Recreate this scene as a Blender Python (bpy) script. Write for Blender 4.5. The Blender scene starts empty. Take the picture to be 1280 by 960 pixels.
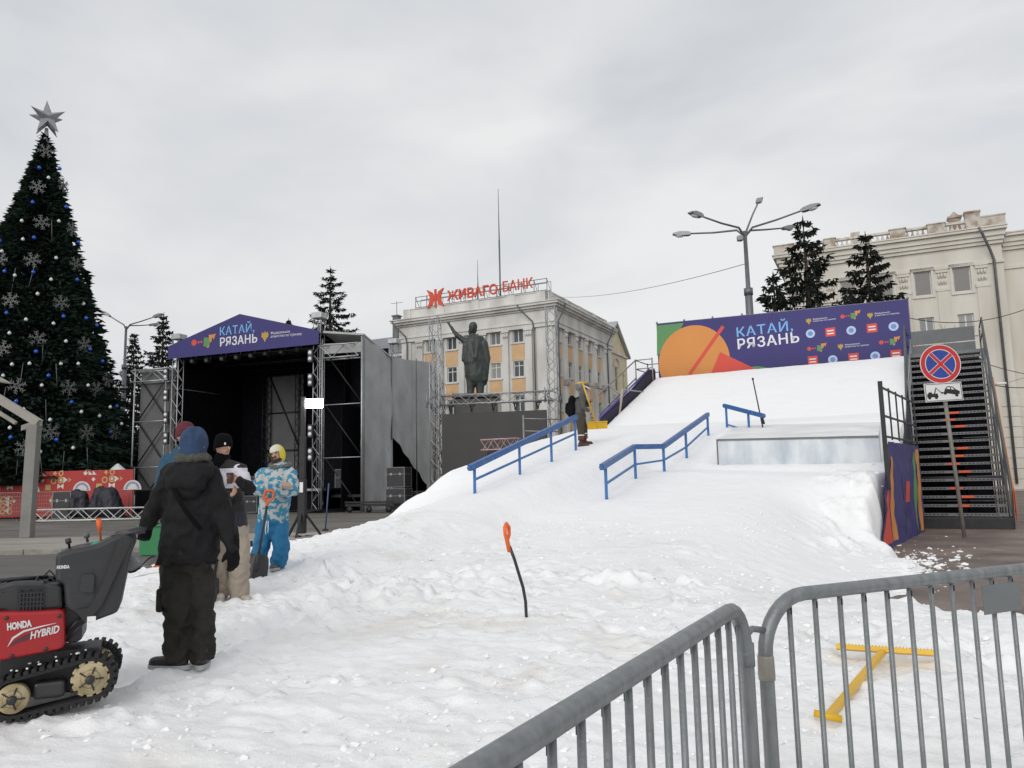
import bpy, bmesh, math, random
import numpy as np
from mathutils import Vector, Matrix, noise
random.seed(11)
S = bpy.context.scene
COL = S.collection
R = math.radians
PI = math.pi

# ------------------------------------------------------------------ camera
PITCH, ROLL, EYE = R(7.1), R(-1.3), 1.6
cam = bpy.data.cameras.new('camera')
cam.sensor_width = 36.0
cam.lens = 27.0
cam.clip_start = 0.05
cam.clip_end = 3000
cam_o = bpy.data.objects.new('camera', cam)
COL.objects.link(cam_o)
CAM = Matrix.Rotation(PI / 2 + PITCH, 4, 'X') @ Matrix.Rotation(ROLL, 4, 'Z')
cam_o.matrix_world = Matrix.Translation((0, 0, EYE)) @ CAM
S.camera = cam_o

# ------------------------------------------------------------------ sky, sun, exposure
SUN_EL, SUN_AZ = R(26), R(205)
world = bpy.data.worlds.new('World')
S.world = world
world.use_nodes = True
wn, wl = world.node_tree.nodes, world.node_tree.links
bg = wn['Background']
bg.inputs['Strength'].default_value = 0.1
sky = wn.new('ShaderNodeTexSky')
sky.sky_type = 'NISHITA'
sky.sun_disc = False
sky.sun_elevation = SUN_EL
sky.sun_rotation = SUN_AZ
tc = wn.new('ShaderNodeTexCoord')
mp = wn.new('ShaderNodeMapping')
mp.inputs['Scale'].default_value = (1.0, 1.0, 2.6)
mp.inputs['Rotation'].default_value = (0.0, 0.0, R(25))
wl.new(tc.outputs['Generated'], mp.inputs['Vector'])
nz = wn.new('ShaderNodeTexNoise')
nz.inputs['Scale'].default_value = 1.7
nz.inputs['Detail'].default_value = 5.0
nz.inputs['Roughness'].default_value = 0.5
nz.inputs['Distortion'].default_value = 0.35
wl.new(mp.outputs['Vector'], nz.inputs['Vector'])
cr = wn.new('ShaderNodeValToRGB')
cr.color_ramp.elements[0].position = 0.36
cr.color_ramp.elements[0].color = (5.6, 5.85, 6.2, 1)
cr.color_ramp.elements[1].position = 0.64
cr.color_ramp.elements[1].color = (7.85, 7.85, 7.85, 1)
wl.new(nz.outputs['Fac'], cr.inputs['Fac'])
mx = wn.new('ShaderNodeMixRGB')
mx.inputs['Fac'].default_value = 0.96
wl.new(sky.outputs['Color'], mx.inputs['Color1'])
wl.new(cr.outputs['Color'], mx.inputs['Color2'])
wl.new(mx.outputs['Color'], bg.inputs['Color'])

sun = bpy.data.lights.new('sun', 'SUN')
sun.energy = 1.35
sun.angle = R(50)
sun.color = (1.0, 0.97, 0.93)
sun_o = bpy.data.objects.new('sun', sun)
COL.objects.link(sun_o)
sun_o.rotation_euler = (PI / 2 - SUN_EL, 0, PI - SUN_AZ)

S.view_settings.view_transform = 'Standard'
S.view_settings.look = 'None'
S.view_settings.gamma = 1
S.view_settings.exposure = 0.12
S.view_settings.use_curve_mapping = False

# ------------------------------------------------------------------ placing helpers
def ray(px, py):
    d = CAM.to_3x3() @ Vector(((px - 640) / 960, (480 - py) / 960, -1))
    return d / d.y
def at(px, py, Y):
    return Vector((0, 0, EYE)) + ray(px, py) * Y
def atz(px, py, z):
    d = ray(px, py)
    return Vector((0, 0, EYE)) + d * ((z - EYE) / d.z)

class Frame:
    """a local frame: origin on the ground, turned about z, to read sizes off a facade plane"""
    def __init__(s, origin, deg, tilt=None):
        s.M = Matrix.Translation(origin) @ Matrix.Rotation(R(deg), 4, 'Z')
        if tilt: s.M = s.M @ tilt
        s.I = s.M.inverted()
    def hit(s, px, py, axis=1, val=0.0):
        o = s.I @ Vector((0, 0, EYE)); d = (s.I.to_3x3()) @ ray(px, py)
        k = (val - o[axis]) / d[axis]
        return o + d * k
    def xz(s, px, py, y=0.0):
        h = s.hit(px, py, 1, y); return (h.x, h.z)
    def yz(s, px, py, x=0.0):
        h = s.hit(px, py, 0, x); return (h.y, h.z)

# ------------------------------------------------------------------ materials
MATS = {}
def mat(name, col, rough=0.7, metal=0.0, var=0.12, vscale=3.0, bump=0.0, bscale=40.0, emit=None, estr=0, spec=None, coords='Object'):
    if name in MATS: return MATS[name]
    m = bpy.data.materials.new(name); m.use_nodes = True
    n, l = m.node_tree.nodes, m.node_tree.links
    b = n['Principled BSDF']
    b.inputs['Roughness'].default_value = rough
    b.inputs['Metallic'].default_value = metal
    if spec is not None: b.inputs['Specular IOR Level'].default_value = spec
    t = n.new('ShaderNodeTexCoord')
    if var > 0:
        x = n.new('ShaderNodeTexNoise'); x.inputs['Scale'].default_value = vscale
        x.inputs['Detail'].default_value = 6; x.inputs['Roughness'].default_value = .6
        l.new(t.outputs[coords], x.inputs['Vector'])
        r = n.new('ShaderNodeValToRGB')
        r.color_ramp.elements[0].position = .3; r.color_ramp.elements[1].position = .72
        r.color_ramp.elements[0].color = tuple(max(0, c * (1 - var)) for c in col) + (1,)
        r.color_ramp.elements[1].color = tuple(min(1, c * (1 + var)) for c in col) + (1,)
        l.new(x.outputs['Fac'], r.inputs['Fac']); l.new(r.outputs['Color'], b.inputs['Base Color'])
    else:
        b.inputs['Base Color'].default_value = tuple(col) + (1,)
    if bump > 0:
        x2 = n.new('ShaderNodeTexNoise'); x2.inputs['Scale'].default_value = bscale; x2.inputs['Detail'].default_value = 4
        l.new(t.outputs[coords], x2.inputs['Vector'])
        bp = n.new('ShaderNodeBump'); bp.inputs['Strength'].default_value = bump; bp.inputs['Distance'].default_value = .02
        l.new(x2.outputs['Fac'], bp.inputs['Height']); l.new(bp.outputs['Normal'], b.inputs['Normal'])
    if emit:
        b.inputs['Emission Color'].default_value = tuple(emit) + (1,); b.inputs['Emission Strength'].default_value = estr
    MATS[name] = m
    return m

def mix_mat(name, c1, c2, scale, lo, hi, rough=.8, bump=0, bscale=60, detail=4, mapscale=(1, 1, 1)):
    """two colours mixed by a thresholded noise"""
    if name in MATS: return MATS[name]
    m = bpy.data.materials.new(name); m.use_nodes = True
    n, l = m.node_tree.nodes, m.node_tree.links
    b = n['Principled BSDF']; b.inputs['Roughness'].default_value = rough
    t = n.new('ShaderNodeTexCoord'); mp = n.new('ShaderNodeMapping'); mp.inputs['Scale'].default_value = mapscale
    l.new(t.outputs['Object'], mp.inputs['Vector'])
    x = n.new('ShaderNodeTexNoise'); x.inputs['Scale'].default_value = scale; x.inputs['Detail'].default_value = detail
    l.new(mp.outputs['Vector'], x.inputs['Vector'])
    r = n.new('ShaderNodeValToRGB'); r.color_ramp.elements[0].position = lo; r.color_ramp.elements[1].position = hi
    r.color_ramp.elements[0].color = tuple(c1) + (1,); r.color_ramp.elements[1].color = tuple(c2) + (1,)
    l.new(x.outputs['Fac'], r.inputs['Fac']); l.new(r.outputs['Color'], b.inputs['Base Color'])
    if bump:
        x2 = n.new('ShaderNodeTexNoise'); x2.inputs['Scale'].default_value = bscale; x2.inputs['Detail'].default_value = 5
        l.new(t.outputs['Object'], x2.inputs['Vector'])
        bp = n.new('ShaderNodeBump'); bp.inputs['Strength'].default_value = bump; bp.inputs['Distance'].default_value = .03
        l.new(x2.outputs['Fac'], bp.inputs['Height']); l.new(bp.outputs['Normal'], b.inputs['Normal'])
    MATS[name] = m
    return m

# ------------------------------------------------------------------ mesh builder
class MB:
    def __init__(s): s.v, s.f, s.m, s.sm = [], [], [], []
    def add(s, vs, fs, mi=0, smooth=False):
        o = len(s.v)
        s.v += [tuple(v) for v in vs]
        for f in fs: s.f.append(tuple(i + o for i in f)); s.m.append(mi); s.sm.append(smooth)
        return s
    def box(s, a, b, mi=0, M=None):
        """box between two corners"""
        x0, x1 = sorted((a[0], b[0])); y0, y1 = sorted((a[1], b[1])); z0, z1 = sorted((a[2], b[2]))
        vs = [(x0,y0,z0),(x1,y0,z0),(x1,y1,z0),(x0,y1,z0),(x0,y0,z1),(x1,y0,z1),(x1,y1,z1),(x0,y1,z1)]
        if M: vs = [M @ Vector(v) for v in vs]
        return s.add(vs, [(0,3,2,1),(4,5,6,7),(0,1,5,4),(1,2,6,5),(2,3,7,6),(3,0,4,7)], mi)
    def rbox(s, a, b, r, mi=0, M=None, seg=2):
        """box with rounded edges"""
        bm = bmesh.new(); bmesh.ops.create_cube(bm, size=1)
        c = [(a[i] + b[i]) / 2 for i in range(3)]; d = [abs(b[i] - a[i]) for i in range(3)]
        for v in bm.verts: v.co = Vector((c[0] + v.co.x * d[0], c[1] + v.co.y * d[1], c[2] + v.co.z * d[2]))
        bmesh.ops.bevel(bm, geom=bm.edges[:], offset=min(r, min(d) * .45), segments=seg, affect='EDGES', profile=.5)
        bm.verts.index_update()
        vs = [(M @ v.co) if M else v.co.copy() for v in bm.verts]
        s.add(vs, [[v.index for v in f.verts] for f in bm.faces], mi, False); bm.free(); return s
    def bar(s, a, b, r, n=6, r2=None, mi=0, smooth=True, caps=True):
        a, b = Vector(a), Vector(b); d = b - a
        if d.length < 1e-6: return s
        r2 = r if r2 is None else r2
        d.normalize(); u = d.orthogonal().normalized(); w = d.cross(u)
        vs = []
        for c, rr in ((a, r), (b, r2)):
            for i in range(n):
                t = 2 * PI * (i + .5) / n
                vs.append(c + (u * math.cos(t) + w * math.sin(t)) * rr)
        fs = [(i, (i + 1) % n, n + (i + 1) % n, n + i) for i in range(n)]
        s.add(vs, fs, mi, smooth and n > 4)
        if caps:
            o = len(s.v) - 2 * n
            s.f.append(tuple(o + i for i in reversed(range(n)))); s.m.append(mi); s.sm.append(False)
            s.f.append(tuple(o + n + i for i in range(n))); s.m.append(mi); s.sm.append(False)
        return s
    def beam(s, a, b, w, h, mi=0, up=(0, 0, 1)):
        """rectangular bar, w across, h along up"""
        a, b, up = Vector(a), Vector(b), Vector(up); d = (b - a).normalized()
        x = d.cross(up)
        if x.length < 1e-4: x = d.orthogonal()
        x.normalize(); y = x.cross(d).normalized()
        vs = []
        for c in (a, b):
            for i, j in ((-1, -1), (1, -1), (1, 1), (-1, 1)): vs.append(c + x * (i * w / 2) + y * (j * h / 2))
        return s.add(vs, [(3,2,1,0),(4,5,6,7),(0,1,5,4),(1,2,6,5),(2,3,7,6),(3,0,4,7)], mi)
    def tube(s, pts, r, n=8, mi=0, closed=False):
        pts = [Vector(p) for p in pts]; rs = r if isinstance(r, (list, tuple)) else [r] * len(pts)
        k = len(pts); u = None; vs = []
        for i, p in enumerate(pts):
            d = (pts[min(i + 1, k - 1)] - pts[max(i - 1, 0)]).normalized()
            if u is None: u = d.orthogonal().normalized()
            else:
                u = (u - d * u.dot(d)); u = u.normalized() if u.length > 1e-5 else d.orthogonal().normalized()
            w = d.cross(u)
            for j in range(n):
                t = 2 * PI * j / n; vs.append(p + (u * math.cos(t) + w * math.sin(t)) * rs[i])
        fs = [(i * n + j, i * n + (j + 1) % n, (i + 1) * n + (j + 1) % n, (i + 1) * n + j) for i in range(k - 1) for j in range(n)]
        o = len(s.v); s.add(vs, fs, mi, True)
        for ring, rev in ((0, True), (k - 1, False)):
            f = [o + ring * n + j for j in range(n)]
            s.f.append(tuple(reversed(f)) if rev else tuple(f)); s.m.append(mi); s.sm.append(False)
        return s
    def prism(s, poly, fn0, fn1, mi=0, smooth=False):
        """polygon (2-D list) extruded: fn0 / fn1 map a 2-D point to the two end planes"""
        n = len(poly)
        vs = [fn0(p) for p in poly] + [fn1(p) for p in poly]
        fs = [tuple(range(n)), tuple(reversed(range(n, 2 * n)))]
        s.add(vs, fs, mi, False); o = len(s.v) - 2 * n
        for i in range(n):
            j = (i + 1) % n
            s.f.append((o + j, o + i, o + n + i, o + n + j)); s.m.append(mi); s.sm.append(smooth)
        return s
    def yprism(s, poly, y0, y1, mi=0, smooth=False):
        return s.prism(poly, lambda p: (p[0], y0, p[1]), lambda p: (p[0], y1, p[1]), mi, smooth)
    def lathe(s, prof, c=(0, 0, 0), n=16, mi=0, M=None, smooth=True):
        """profile of (radius, z)"""
        vs = []
        for r, z in prof:
            for i in range(n):
                t = 2 * PI * i / n; v = Vector((r * math.cos(t), r * math.sin(t), z))
                vs.append((M @ v if M else v) + Vector(c))
        k = len(prof)
        fs = [(i * n + j, i * n + (j + 1) % n, (i + 1) * n + (j + 1) % n, (i + 1) * n + j) for i in range(k - 1) for j in range(n)]
        fs += [tuple(reversed(range(n))), tuple((k - 1) * n + j for j in range(n))]
        return s.add(vs, fs, mi, smooth)
    def ball(s, c, r, n=10, mi=0, M=None):
        rx, ry, rz = r if isinstance(r, (tuple, list)) else (r, r, r)
        vs, fs = [], []; k = max(4, n // 2)
        for i in range(k + 1):
            a = PI * i / k
            for j in range(n):
                t = 2 * PI * j / n
                v = Vector((rx * math.sin(a) * math.cos(t), ry * math.sin(a) * math.sin(t), rz * math.cos(a)))
                vs.append((M @ v if M else v) + Vector(c))
        for i in range(k):
            for j in range(n): fs.append((i * n + j, (i + 1) * n + j, (i + 1) * n + (j + 1) % n, i * n + (j + 1) % n))
        return s.add(vs, fs, mi, True)
    def truss(s, a, b, w, r=.025, up=(0, 0, 1), step=None, mi=0, n=5, tri=False):
        """lattice truss of square section along a-b"""
        a, b, up = Vector(a), Vector(b), Vector(up); d = b - a; L = d.length; d.normalize()
        x = d.cross(up)
        if x.length < .05: x = d.cross(Vector((1, 0, 0)))
        x.normalize(); y = x.cross(d).normalized(); h = w / 2
        cs = [x * -h + y * -h, x * h + y * -h, x * h + y * h, x * -h + y * h]
        for c in cs: s.bar(a + c, b + c, r, n, mi=mi)
        k = max(1, round(L / (step or w))); st = L / k
        for q in range(4):
            c0, c1 = cs[q], cs[(q + 1) % 4]
            for i in range(k):
                p0, p1 = a + d * (st * i), a + d * (st * (i + 1))
                if (i + q) % 2: c0_, c1_ = c1, c0
                else: c0_, c1_ = c0, c1
                s.bar(p0 + c0_, p1 + c1_, r * .55, 4, mi=mi, caps=False)
        return s
    def data(s, name, mats, M=None):
        me = bpy.data.meshes.new(name)
        vs = [tuple(M @ Vector(v)) for v in s.v] if M else s.v
        me.from_pydata(vs, [], s.f)
        for m in (mats if isinstance(mats, (list, tuple)) else [mats]): me.materials.append(m)
        me.polygons.foreach_set('material_index', s.m); me.polygons.foreach_set('use_smooth', s.sm)
        me.update(); return me
    def build(s, name, mats, parent=None, M=None):
        return link(name, s.data(name, mats, M), parent)

def link(name, data, parent=None):
    o = bpy.data.objects.new(name, data); COL.objects.link(o)
    if parent is not None: o.parent = parent
    return o
def tag(o, label=None, cat=None, group=None, kind=None):
    if label: o['label'] = label
    if cat: o['category'] = cat
    if group: o['group'] = group
    if kind: o['kind'] = kind
    return o
def thing(name, label, cat, loc=(0, 0, 0), rot=0, group=None, frame=None):
    o = bpy.data.objects.new(name, None); COL.objects.link(o); o.empty_display_size = .2
    if frame is not None: o.matrix_world = frame.M
    else: o.location = loc; o.rotation_euler = (0, 0, rot)
    return tag(o, label, cat, group)
KIDS = {}
def copy_tree(o, parent=None):
    c = o.copy(); COL.objects.link(c)
    if parent is not None: c.parent = parent
    for ch in [k for k in COL.objects if k.parent == o]: copy_tree(ch, c)
    return c
def remesh(mb, voxel, smooth=2, wrinkle=0.0, wfreq=9.0, zs=1.0, seed=0):
    """one continuous surface from overlapping pieces"""
    me = mb.data('tmp', [])
    o = bpy.data.objects.new('tmp', me); COL.objects.link(o)
    md = o.modifiers.new('r', 'REMESH'); md.mode = 'VOXEL'; md.voxel_size = voxel
    if smooth:
        sm = o.modifiers.new('s', 'SMOOTH'); sm.factor = .5; sm.iterations = smooth
    dg = bpy.context.evaluated_depsgraph_get(); dg.update()
    out = bpy.data.meshes.new_from_object(o.evaluated_get(dg))
    bpy.data.objects.remove(o); bpy.data.meshes.remove(me)
    if wrinkle:
        ns = [v.normal.copy() for v in out.vertices]
        for v, nn in zip(out.vertices, ns):
            p = v.co; q = Vector((p.x * wfreq, p.y * wfreq, p.z * wfreq * zs)) + Vector((seed, seed * 2.3, 0))
            a = noise.noise(q) + .5 * noise.noise(q * 2.1)
            a = 1 - abs(a) * 2.2
            v.co = p + nn * (wrinkle * (a - .4))
    out.polygons.foreach_set('use_smooth', [True] * len(out.polygons)); out.update()
    return out
def text_mesh(txt, size, extrude=.004, bold=0.0, align='LEFT', shear=0.0, spacing=1.0, line=1.0):
    cu = bpy.data.curves.new('t', 'FONT'); cu.body = txt; cu.size = size; cu.extrude = extrude; cu.offset = bold
    cu.align_x = align; cu.shear = shear; cu.space_character = spacing; cu.space_line = line; cu.resolution_u = 3
    o = bpy.data.objects.new('t', cu); COL.objects.link(o)
    dg = bpy.context.evaluated_depsgraph_get(); dg.update()
    me = bpy.data.meshes.new_from_object(o.evaluated_get(dg))
    bpy.data.objects.remove(o); bpy.data.curves.remove(cu)
    return me
def lettering(txt, size, m, parent, M, name='lettering', fit=None, cap=None, heavy=0, **k):
    """flat letters; the text's own x-y plane is moved by M; fit = width it must have"""
    me = text_mesh(txt, size, **k)
    if heavy:        # heavier strokes: the same letters laid over themselves, a hair apart in depth
        bm = bmesh.new()
        for i, (dx, dy) in enumerate(((0, 0), (heavy, 0), (0, heavy * .6), (heavy, heavy * .6))):
            me.transform(T(dx, dy, .0013 * i)); bm.from_mesh(me); me.transform(T(-dx, -dy, -.0013 * i))
        bm.to_mesh(me); bm.free()
    if fit:
        xs = [v.co.x for v in me.vertices]; w = max(xs) - min(xs); sx = fit / w
        me.transform(Matrix.Diagonal((sx, 1, 1, 1)))
    if cap: me.transform(Matrix.Diagonal((1, cap / (.70 * size), 1, 1)))
    me.transform(M); me.materials.clear(); me.materials.append(m)
    return link(name, me, parent)
UPRIGHT = Matrix.Rotation(PI / 2, 4, 'X')        # text plane x-y to x-z, facing -y
def T(x, y, z): return Matrix.Translation((x, y, z))

GALV = mat('galvanised_steel', (.30, .31, .32), .5, .55, .18, 9, .05, 60)
ALU = mat('truss_aluminium', (.42, .43, .44), .45, .6, .15, 4)
BLACKM = mat('black_metal', (.02, .02, .022), .5, .3, .3, 6)
BLACKF = mat('black_fabric', (.007, .007, .010), .95, 0, .4, 3, spec=.1)
WHITE = mat('white_print', (.75, .75, .76), .6, 0, .05, 4)
# ================================================================== ground
def quadsheet(name, pts, m, z):
    me = bpy.data.meshes.new(name); me.from_pydata([(p[0], p[1], z) for p in pts], [], [tuple(range(len(pts)))])
    me.materials.append(m); o = link(name, me); o['kind'] = 'structure'; return o

asphalt = mix_mat('asphalt', (.105, .097, .088), (.185, .17, .15), .35, .35, .7, .75, .25, 45, 7, (1, 2.2, 1))
road_m = mix_mat('wet_road', (.075, .07, .066), (.12, .11, .10), .5, .35, .7, .55, .2, 60, 6, (1, 3, 1))
paveband = mix_mat('pavement_slabs', (.22, .205, .18), (.33, .31, .275), .6, .3, .7, .85, .2, 60, 6, (1, 3, 1))
kerb_m = mat('kerb_stone', (.26, .25, .225), .85, 0, .3, 4, .3, 30)

quadsheet('ground', [(-900, -60), (900, -60), (900, 1500), (-900, 1500)], asphalt, -.02)
ka, kb = -R(2.2), -R(2.2)
def lineY(Y0, x): return Y0 - (x + 8) * math.tan(R(1.5))
quadsheet('road', [(-60, -10), (20, -10), (20, lineY(19.7, 20)), (-60, lineY(19.7, -60))], road_m, -.012)
# pavement strip with a real kerb
mb = MB()
y0, y1 = lineY(19.95, 0), lineY(24.6, 0)
Mk = T(0, 0, 0) @ Matrix.Rotation(-R(1.5), 4, 'Z')
mb.box((-60, y0 - .05, -.1), (2, y1 + .0, .11), 0, Mk)
o = mb.build('pavement', [paveband]); o['kind'] = 'structure'
mb = MB()
for i in range(62):
    x = -60 + i; mb.rbox((x + .006, y0 - .26, -.1), (x + .994, y0 - .055, .125 + random.uniform(-.006, .006)), .02, 0, Mk)
o = mb.build('kerb', [kerb_m]); o['kind'] = 'structure'

# brick paving on the right
bm_ = bpy.data.materials.new('brick_paving'); bm_.use_nodes = True
n, l = bm_.node_tree.nodes, bm_.node_tree.links
b = n['Principled BSDF']; b.inputs['Roughness'].default_value = .6
t = n.new('ShaderNodeTexCoord'); mp = n.new('ShaderNodeMapping'); mp.inputs['Rotation'].default_value = (0, 0, R(-29.5))
l.new(t.outputs['Object'], mp.inputs['Vector'])
br = n.new('ShaderNodeTexBrick'); br.inputs['Scale'].default_value = 1; br.inputs['Brick Width'].default_value = .24
br.inputs['Row Height'].default_value = .12; br.inputs['Mortar Size'].default_value = .008
br.inputs['Color1'].default_value = (.15, .112, .092, 1); br.inputs['Color2'].default_value = (.185, .142, .118, 1)
br.inputs['Mortar'].default_value = (.14, .115, .10, 1)
l.new(mp.outputs['Vector'], br.inputs['Vector'])
x = n.new('ShaderNodeTexNoise'); x.inputs['Scale'].default_value = .8; x.inputs['Detail'].default_value = 7
l.new(t.outputs['Object'], x.inputs['Vector'])
mr = n.new('ShaderNodeMapRange'); mr.inputs[1].default_value = .3; mr.inputs[2].default_value = .7; mr.inputs[3].default_value = .5; mr.inputs[4].default_value = 1.5
l.new(x.outputs['Fac'], mr.inputs[0])
mm = n.new('ShaderNodeVectorMath'); mm.operation = 'SCALE'
l.new(br.outputs['Color'], mm.inputs[0]); l.new(mr.outputs[0], mm.inputs['Scale']); l.new(mm.outputs[0], b.inputs['Base Color'])
bp = n.new('ShaderNodeBump'); bp.inputs['Strength'].default_value = .4; bp.inputs['Distance'].default_value = .01
l.new(br.outputs['Fac'], bp.inputs['Height']); bp.invert = True; l.new(bp.outputs['Normal'], b.inputs['Normal'])
quadsheet('brick_pavement', [(1.5, -5), (60, -5), (60, 60), (14, 60), (6, 22)], bm_, -.004)

# ================================================================== snow: run-out, ramp, landing
RO = Vector((15.16, 29.0)); PHI = 29.5
RD = Vector((-math.sin(R(PHI)), -math.cos(R(PHI)))); RE = Vector((math.cos(R(PHI)), -math.sin(R(PHI))))
WID = 10.06
def tw(x, y):
    p = Vector((x, y)) - RO; return p.dot(RD), -p.dot(RE)
def xy(t, w): return RO + RD * t - RE * w
def sstep(a, b, x):
    x = np.clip((x - a) / (b - a), 0, 1); return x * x * (3 - 2 * x)
PL = ([-3, -.2, .5, 6, 9, 13.4, 16.5, 18, 20, 22, 24, 26.5, 28.8, 31, 36], [5.98, 5.98, 5.72, 3.47, 3.2, 2.5, 1.87, 1.62, 1.22, .92, .64, .41, .27, .2, .18])
PC = ([-3, -.2, .5, 6, 9.6, 13.2, 14.5, 17.7, 20, 22, 24, 26.5, 28.8, 31, 36], [5.92, 5.92, 5.68, 3.43, 2.86, 1.76, 1.70, 1.17, .78, .6, .47, .35, .25, .2, .18])
def vnoise(x, y, f, seed=0):
    """smooth value noise on numpy arrays"""
    x = x * f + seed * 17.3; y = y * f + seed * 9.1
    xi, yi = np.floor(x).astype(np.int64), np.floor(y).astype(np.int64); xf, yf = x - xi, y - yi
    def h(a, b):
        k = (a * 374761393 + b * 668265263 + seed * 1442695041) & 0xffffffff
        k = ((k ^ (k >> 13)) * 1274126177) & 0xffffffff
        return ((k ^ (k >> 16)) & 0xffff) / 65535.0
    u, v = xf * xf * (3 - 2 * xf), yf * yf * (3 - 2 * yf)
    return (h(xi, yi) * (1 - u) + h(xi + 1, yi) * u) * (1 - v) + (h(xi, yi + 1) * (1 - u) + h(xi + 1, yi + 1) * u) * v
def fbm(x, y, f, seed=0, oct=4):
    s, a, tot = 0, 1, 0
    for i in range(oct): s = s + a * vnoise(x, y, f * 2 ** i, seed + i); tot += a; a *= .5
    return s / tot
def snow_base(t, w):
    a = sstep(5.7, 6.7, w); a = np.where(t < 6, 1, a)
    z = np.interp(t, *PC) * (1 - a) + np.interp(t, *PL) * a
    # right shoulder falls away a little towards the ground
    k = sstep(14.7, 16.9, t) * (1 - sstep(22, 26, t)) * (1 - sstep(.2, 2.6, w))
    z = z - .17 * (1 - sstep(1, 5.5, w)) * sstep(12, 13.4, t) * (1 - sstep(16, 20, t)) - .14 * (1 - sstep(4.1, 4.6, w)) * sstep(7.2, 8.5, t) * (1 - sstep(12.2, 13, t))
    return z * (1 - .84 * k) * (1 - .66 * sstep(7.2, 11.2, w) * sstep(16.3, 19, t))
def snow_z(x, y, sink=0.0):
    t, w = tw(x, y); return float(snow_base(np.array(t), np.array(w))) - sink
def on_snow(px, py, Y): 
    p = at(px, py, Y); return Vector((p.x, p.y, snow_z(p.x, p.y)))

ts = np.concatenate([np.arange(-.4, 14.4, .1), np.arange(14.4, 24, .06), np.arange(24, 33, .035)])
ws = np.concatenate([np.arange(-8, -3, .12), np.arange(-3, -.2, .05), [-.12, -.05, 0.0, .02, .06], np.arange(.12, 4, .06), np.arange(4, 8.5, .05), np.arange(8.5, WID - .01, .08), [WID, WID + .04], np.arange(WID + .1, 15.5, .09)])
TT, WW = np.meshgrid(ts, ws, indexing='ij')
XX = RO.x + RD.x * TT - RE.x * WW; YY = RO.y + RD.y * TT - RE.y * WW
Z = snow_base(TT, WW)
# loose rough snow in the run-out, groomed on the slopes
rough = sstep(17.5, 23.5, TT)
lump = fbm(XX, YY, 1.7, 3, 5) - .5
ridged = 1 - np.abs(fbm(XX, YY, 2.6, 8, 4) - .5) * 4
patch = sstep(.5, .68, fbm(XX, YY, .42, 21, 3))
Z += rough * (lump * .04 + (.25 + patch) * (fbm(XX, YY, 6.5, 5, 4) - .5) * .046 + (fbm(XX, YY, 15, 15, 3) - .5) * .022 * (1 + 1.8 * patch))
Z += (1 - rough) * (lump * .035 + (fbm(XX, YY, 6, 31, 3) - .5) * .016)
def lane(pts, width, depth, berm):
    """a rut dragged through the snow, with crumbs thrown up on its sides"""
    global Z
    P = [atz(px, py, .33) for px, py in pts]
    D = np.full(XX.shape, 99.0)
    for a, b_ in zip(P, P[1:]):
        dx, dy = b_.x - a.x, b_.y - a.y; L2 = dx * dx + dy * dy
        k = np.clip(((XX - a.x) * dx + (YY - a.y) * dy) / L2, 0, 1)
        D = np.minimum(D, np.hypot(XX - a.x - k * dx, YY - a.y - k * dy))
    D = D + (fbm(XX, YY, 3, 44, 3) - .5) * width * .8
    Z += -depth * (1 - sstep(width * .5, width, D)) + berm * sstep(width * .8, width * 1.2, D) * (1 - sstep(width * 1.3, width * 2.6, D)) * (fbm(XX, YY, 7, 61, 3) * 1.6)
lane([(120, 842), (205, 822), (360, 776), (460, 752)], .22, .085, .05)
lane([(250, 790), (420, 745), (520, 735), (690, 722)], .12, .03, .05)
# the long ridge of clods across the middle
Pr = [atz(px, py, .35) for px, py in ((390, 722), (480, 748), (560, 752), (640, 738), (760, 735), (860, 738))]
D = np.full(XX.shape, 99.0)
for a, b_ in zip(Pr, Pr[1:]):
    dx, dy = b_.x - a.x, b_.y - a.y; k = np.clip(((XX - a.x) * dx + (YY - a.y) * dy) / (dx * dx + dy * dy), 0, 1)
    D = np.minimum(D, np.hypot(XX - a.x - k * dx, YY - a.y - k * dy))
Z += (1 - sstep(.1, .7, D)) * np.maximum(0, fbm(XX, YY, 4.6, 71, 5) - .47) * .46
# crumbs thrown about, and footprints of the crew
Z += rough * sstep(.42, .6, fbm(XX, YY, .55, 131, 3)) * np.maximum(0, fbm(XX, YY, 8.5, 121, 3) - .6) * .22
fr_ = random.Random(77)
for k in range(46):
    p0 = Vector((fr_.uniform(-4.5, 3.2), fr_.uniform(4.2, 13.0))); a = fr_.uniform(0, 6.28)
    for q in range(fr_.randint(3, 8)):
        c = p0 + Vector((math.cos(a), math.sin(a))) * (.62 * q) + Vector((-math.sin(a), math.cos(a))) * (.11 * (1 if q % 2 else -1)); ii = (np.abs(XX - c.x) < .4) & (np.abs(YY - c.y) < .4)
        if not ii.any(): continue
        u = (XX[ii] - c.x) * math.cos(a) + (YY[ii] - c.y) * math.sin(a); v = -(XX[ii] - c.x) * math.sin(a) + (YY[ii] - c.y) * math.cos(a)
        rr = np.hypot(u / .16, v / .07); Z[ii] += (-.032 * (1 - sstep(.7, 1.1, rr)) + .014 * sstep(.8, 1.1, rr) * (1 - sstep(1.2, 1.7, rr))) * fr_.uniform(.5, 1)
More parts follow.
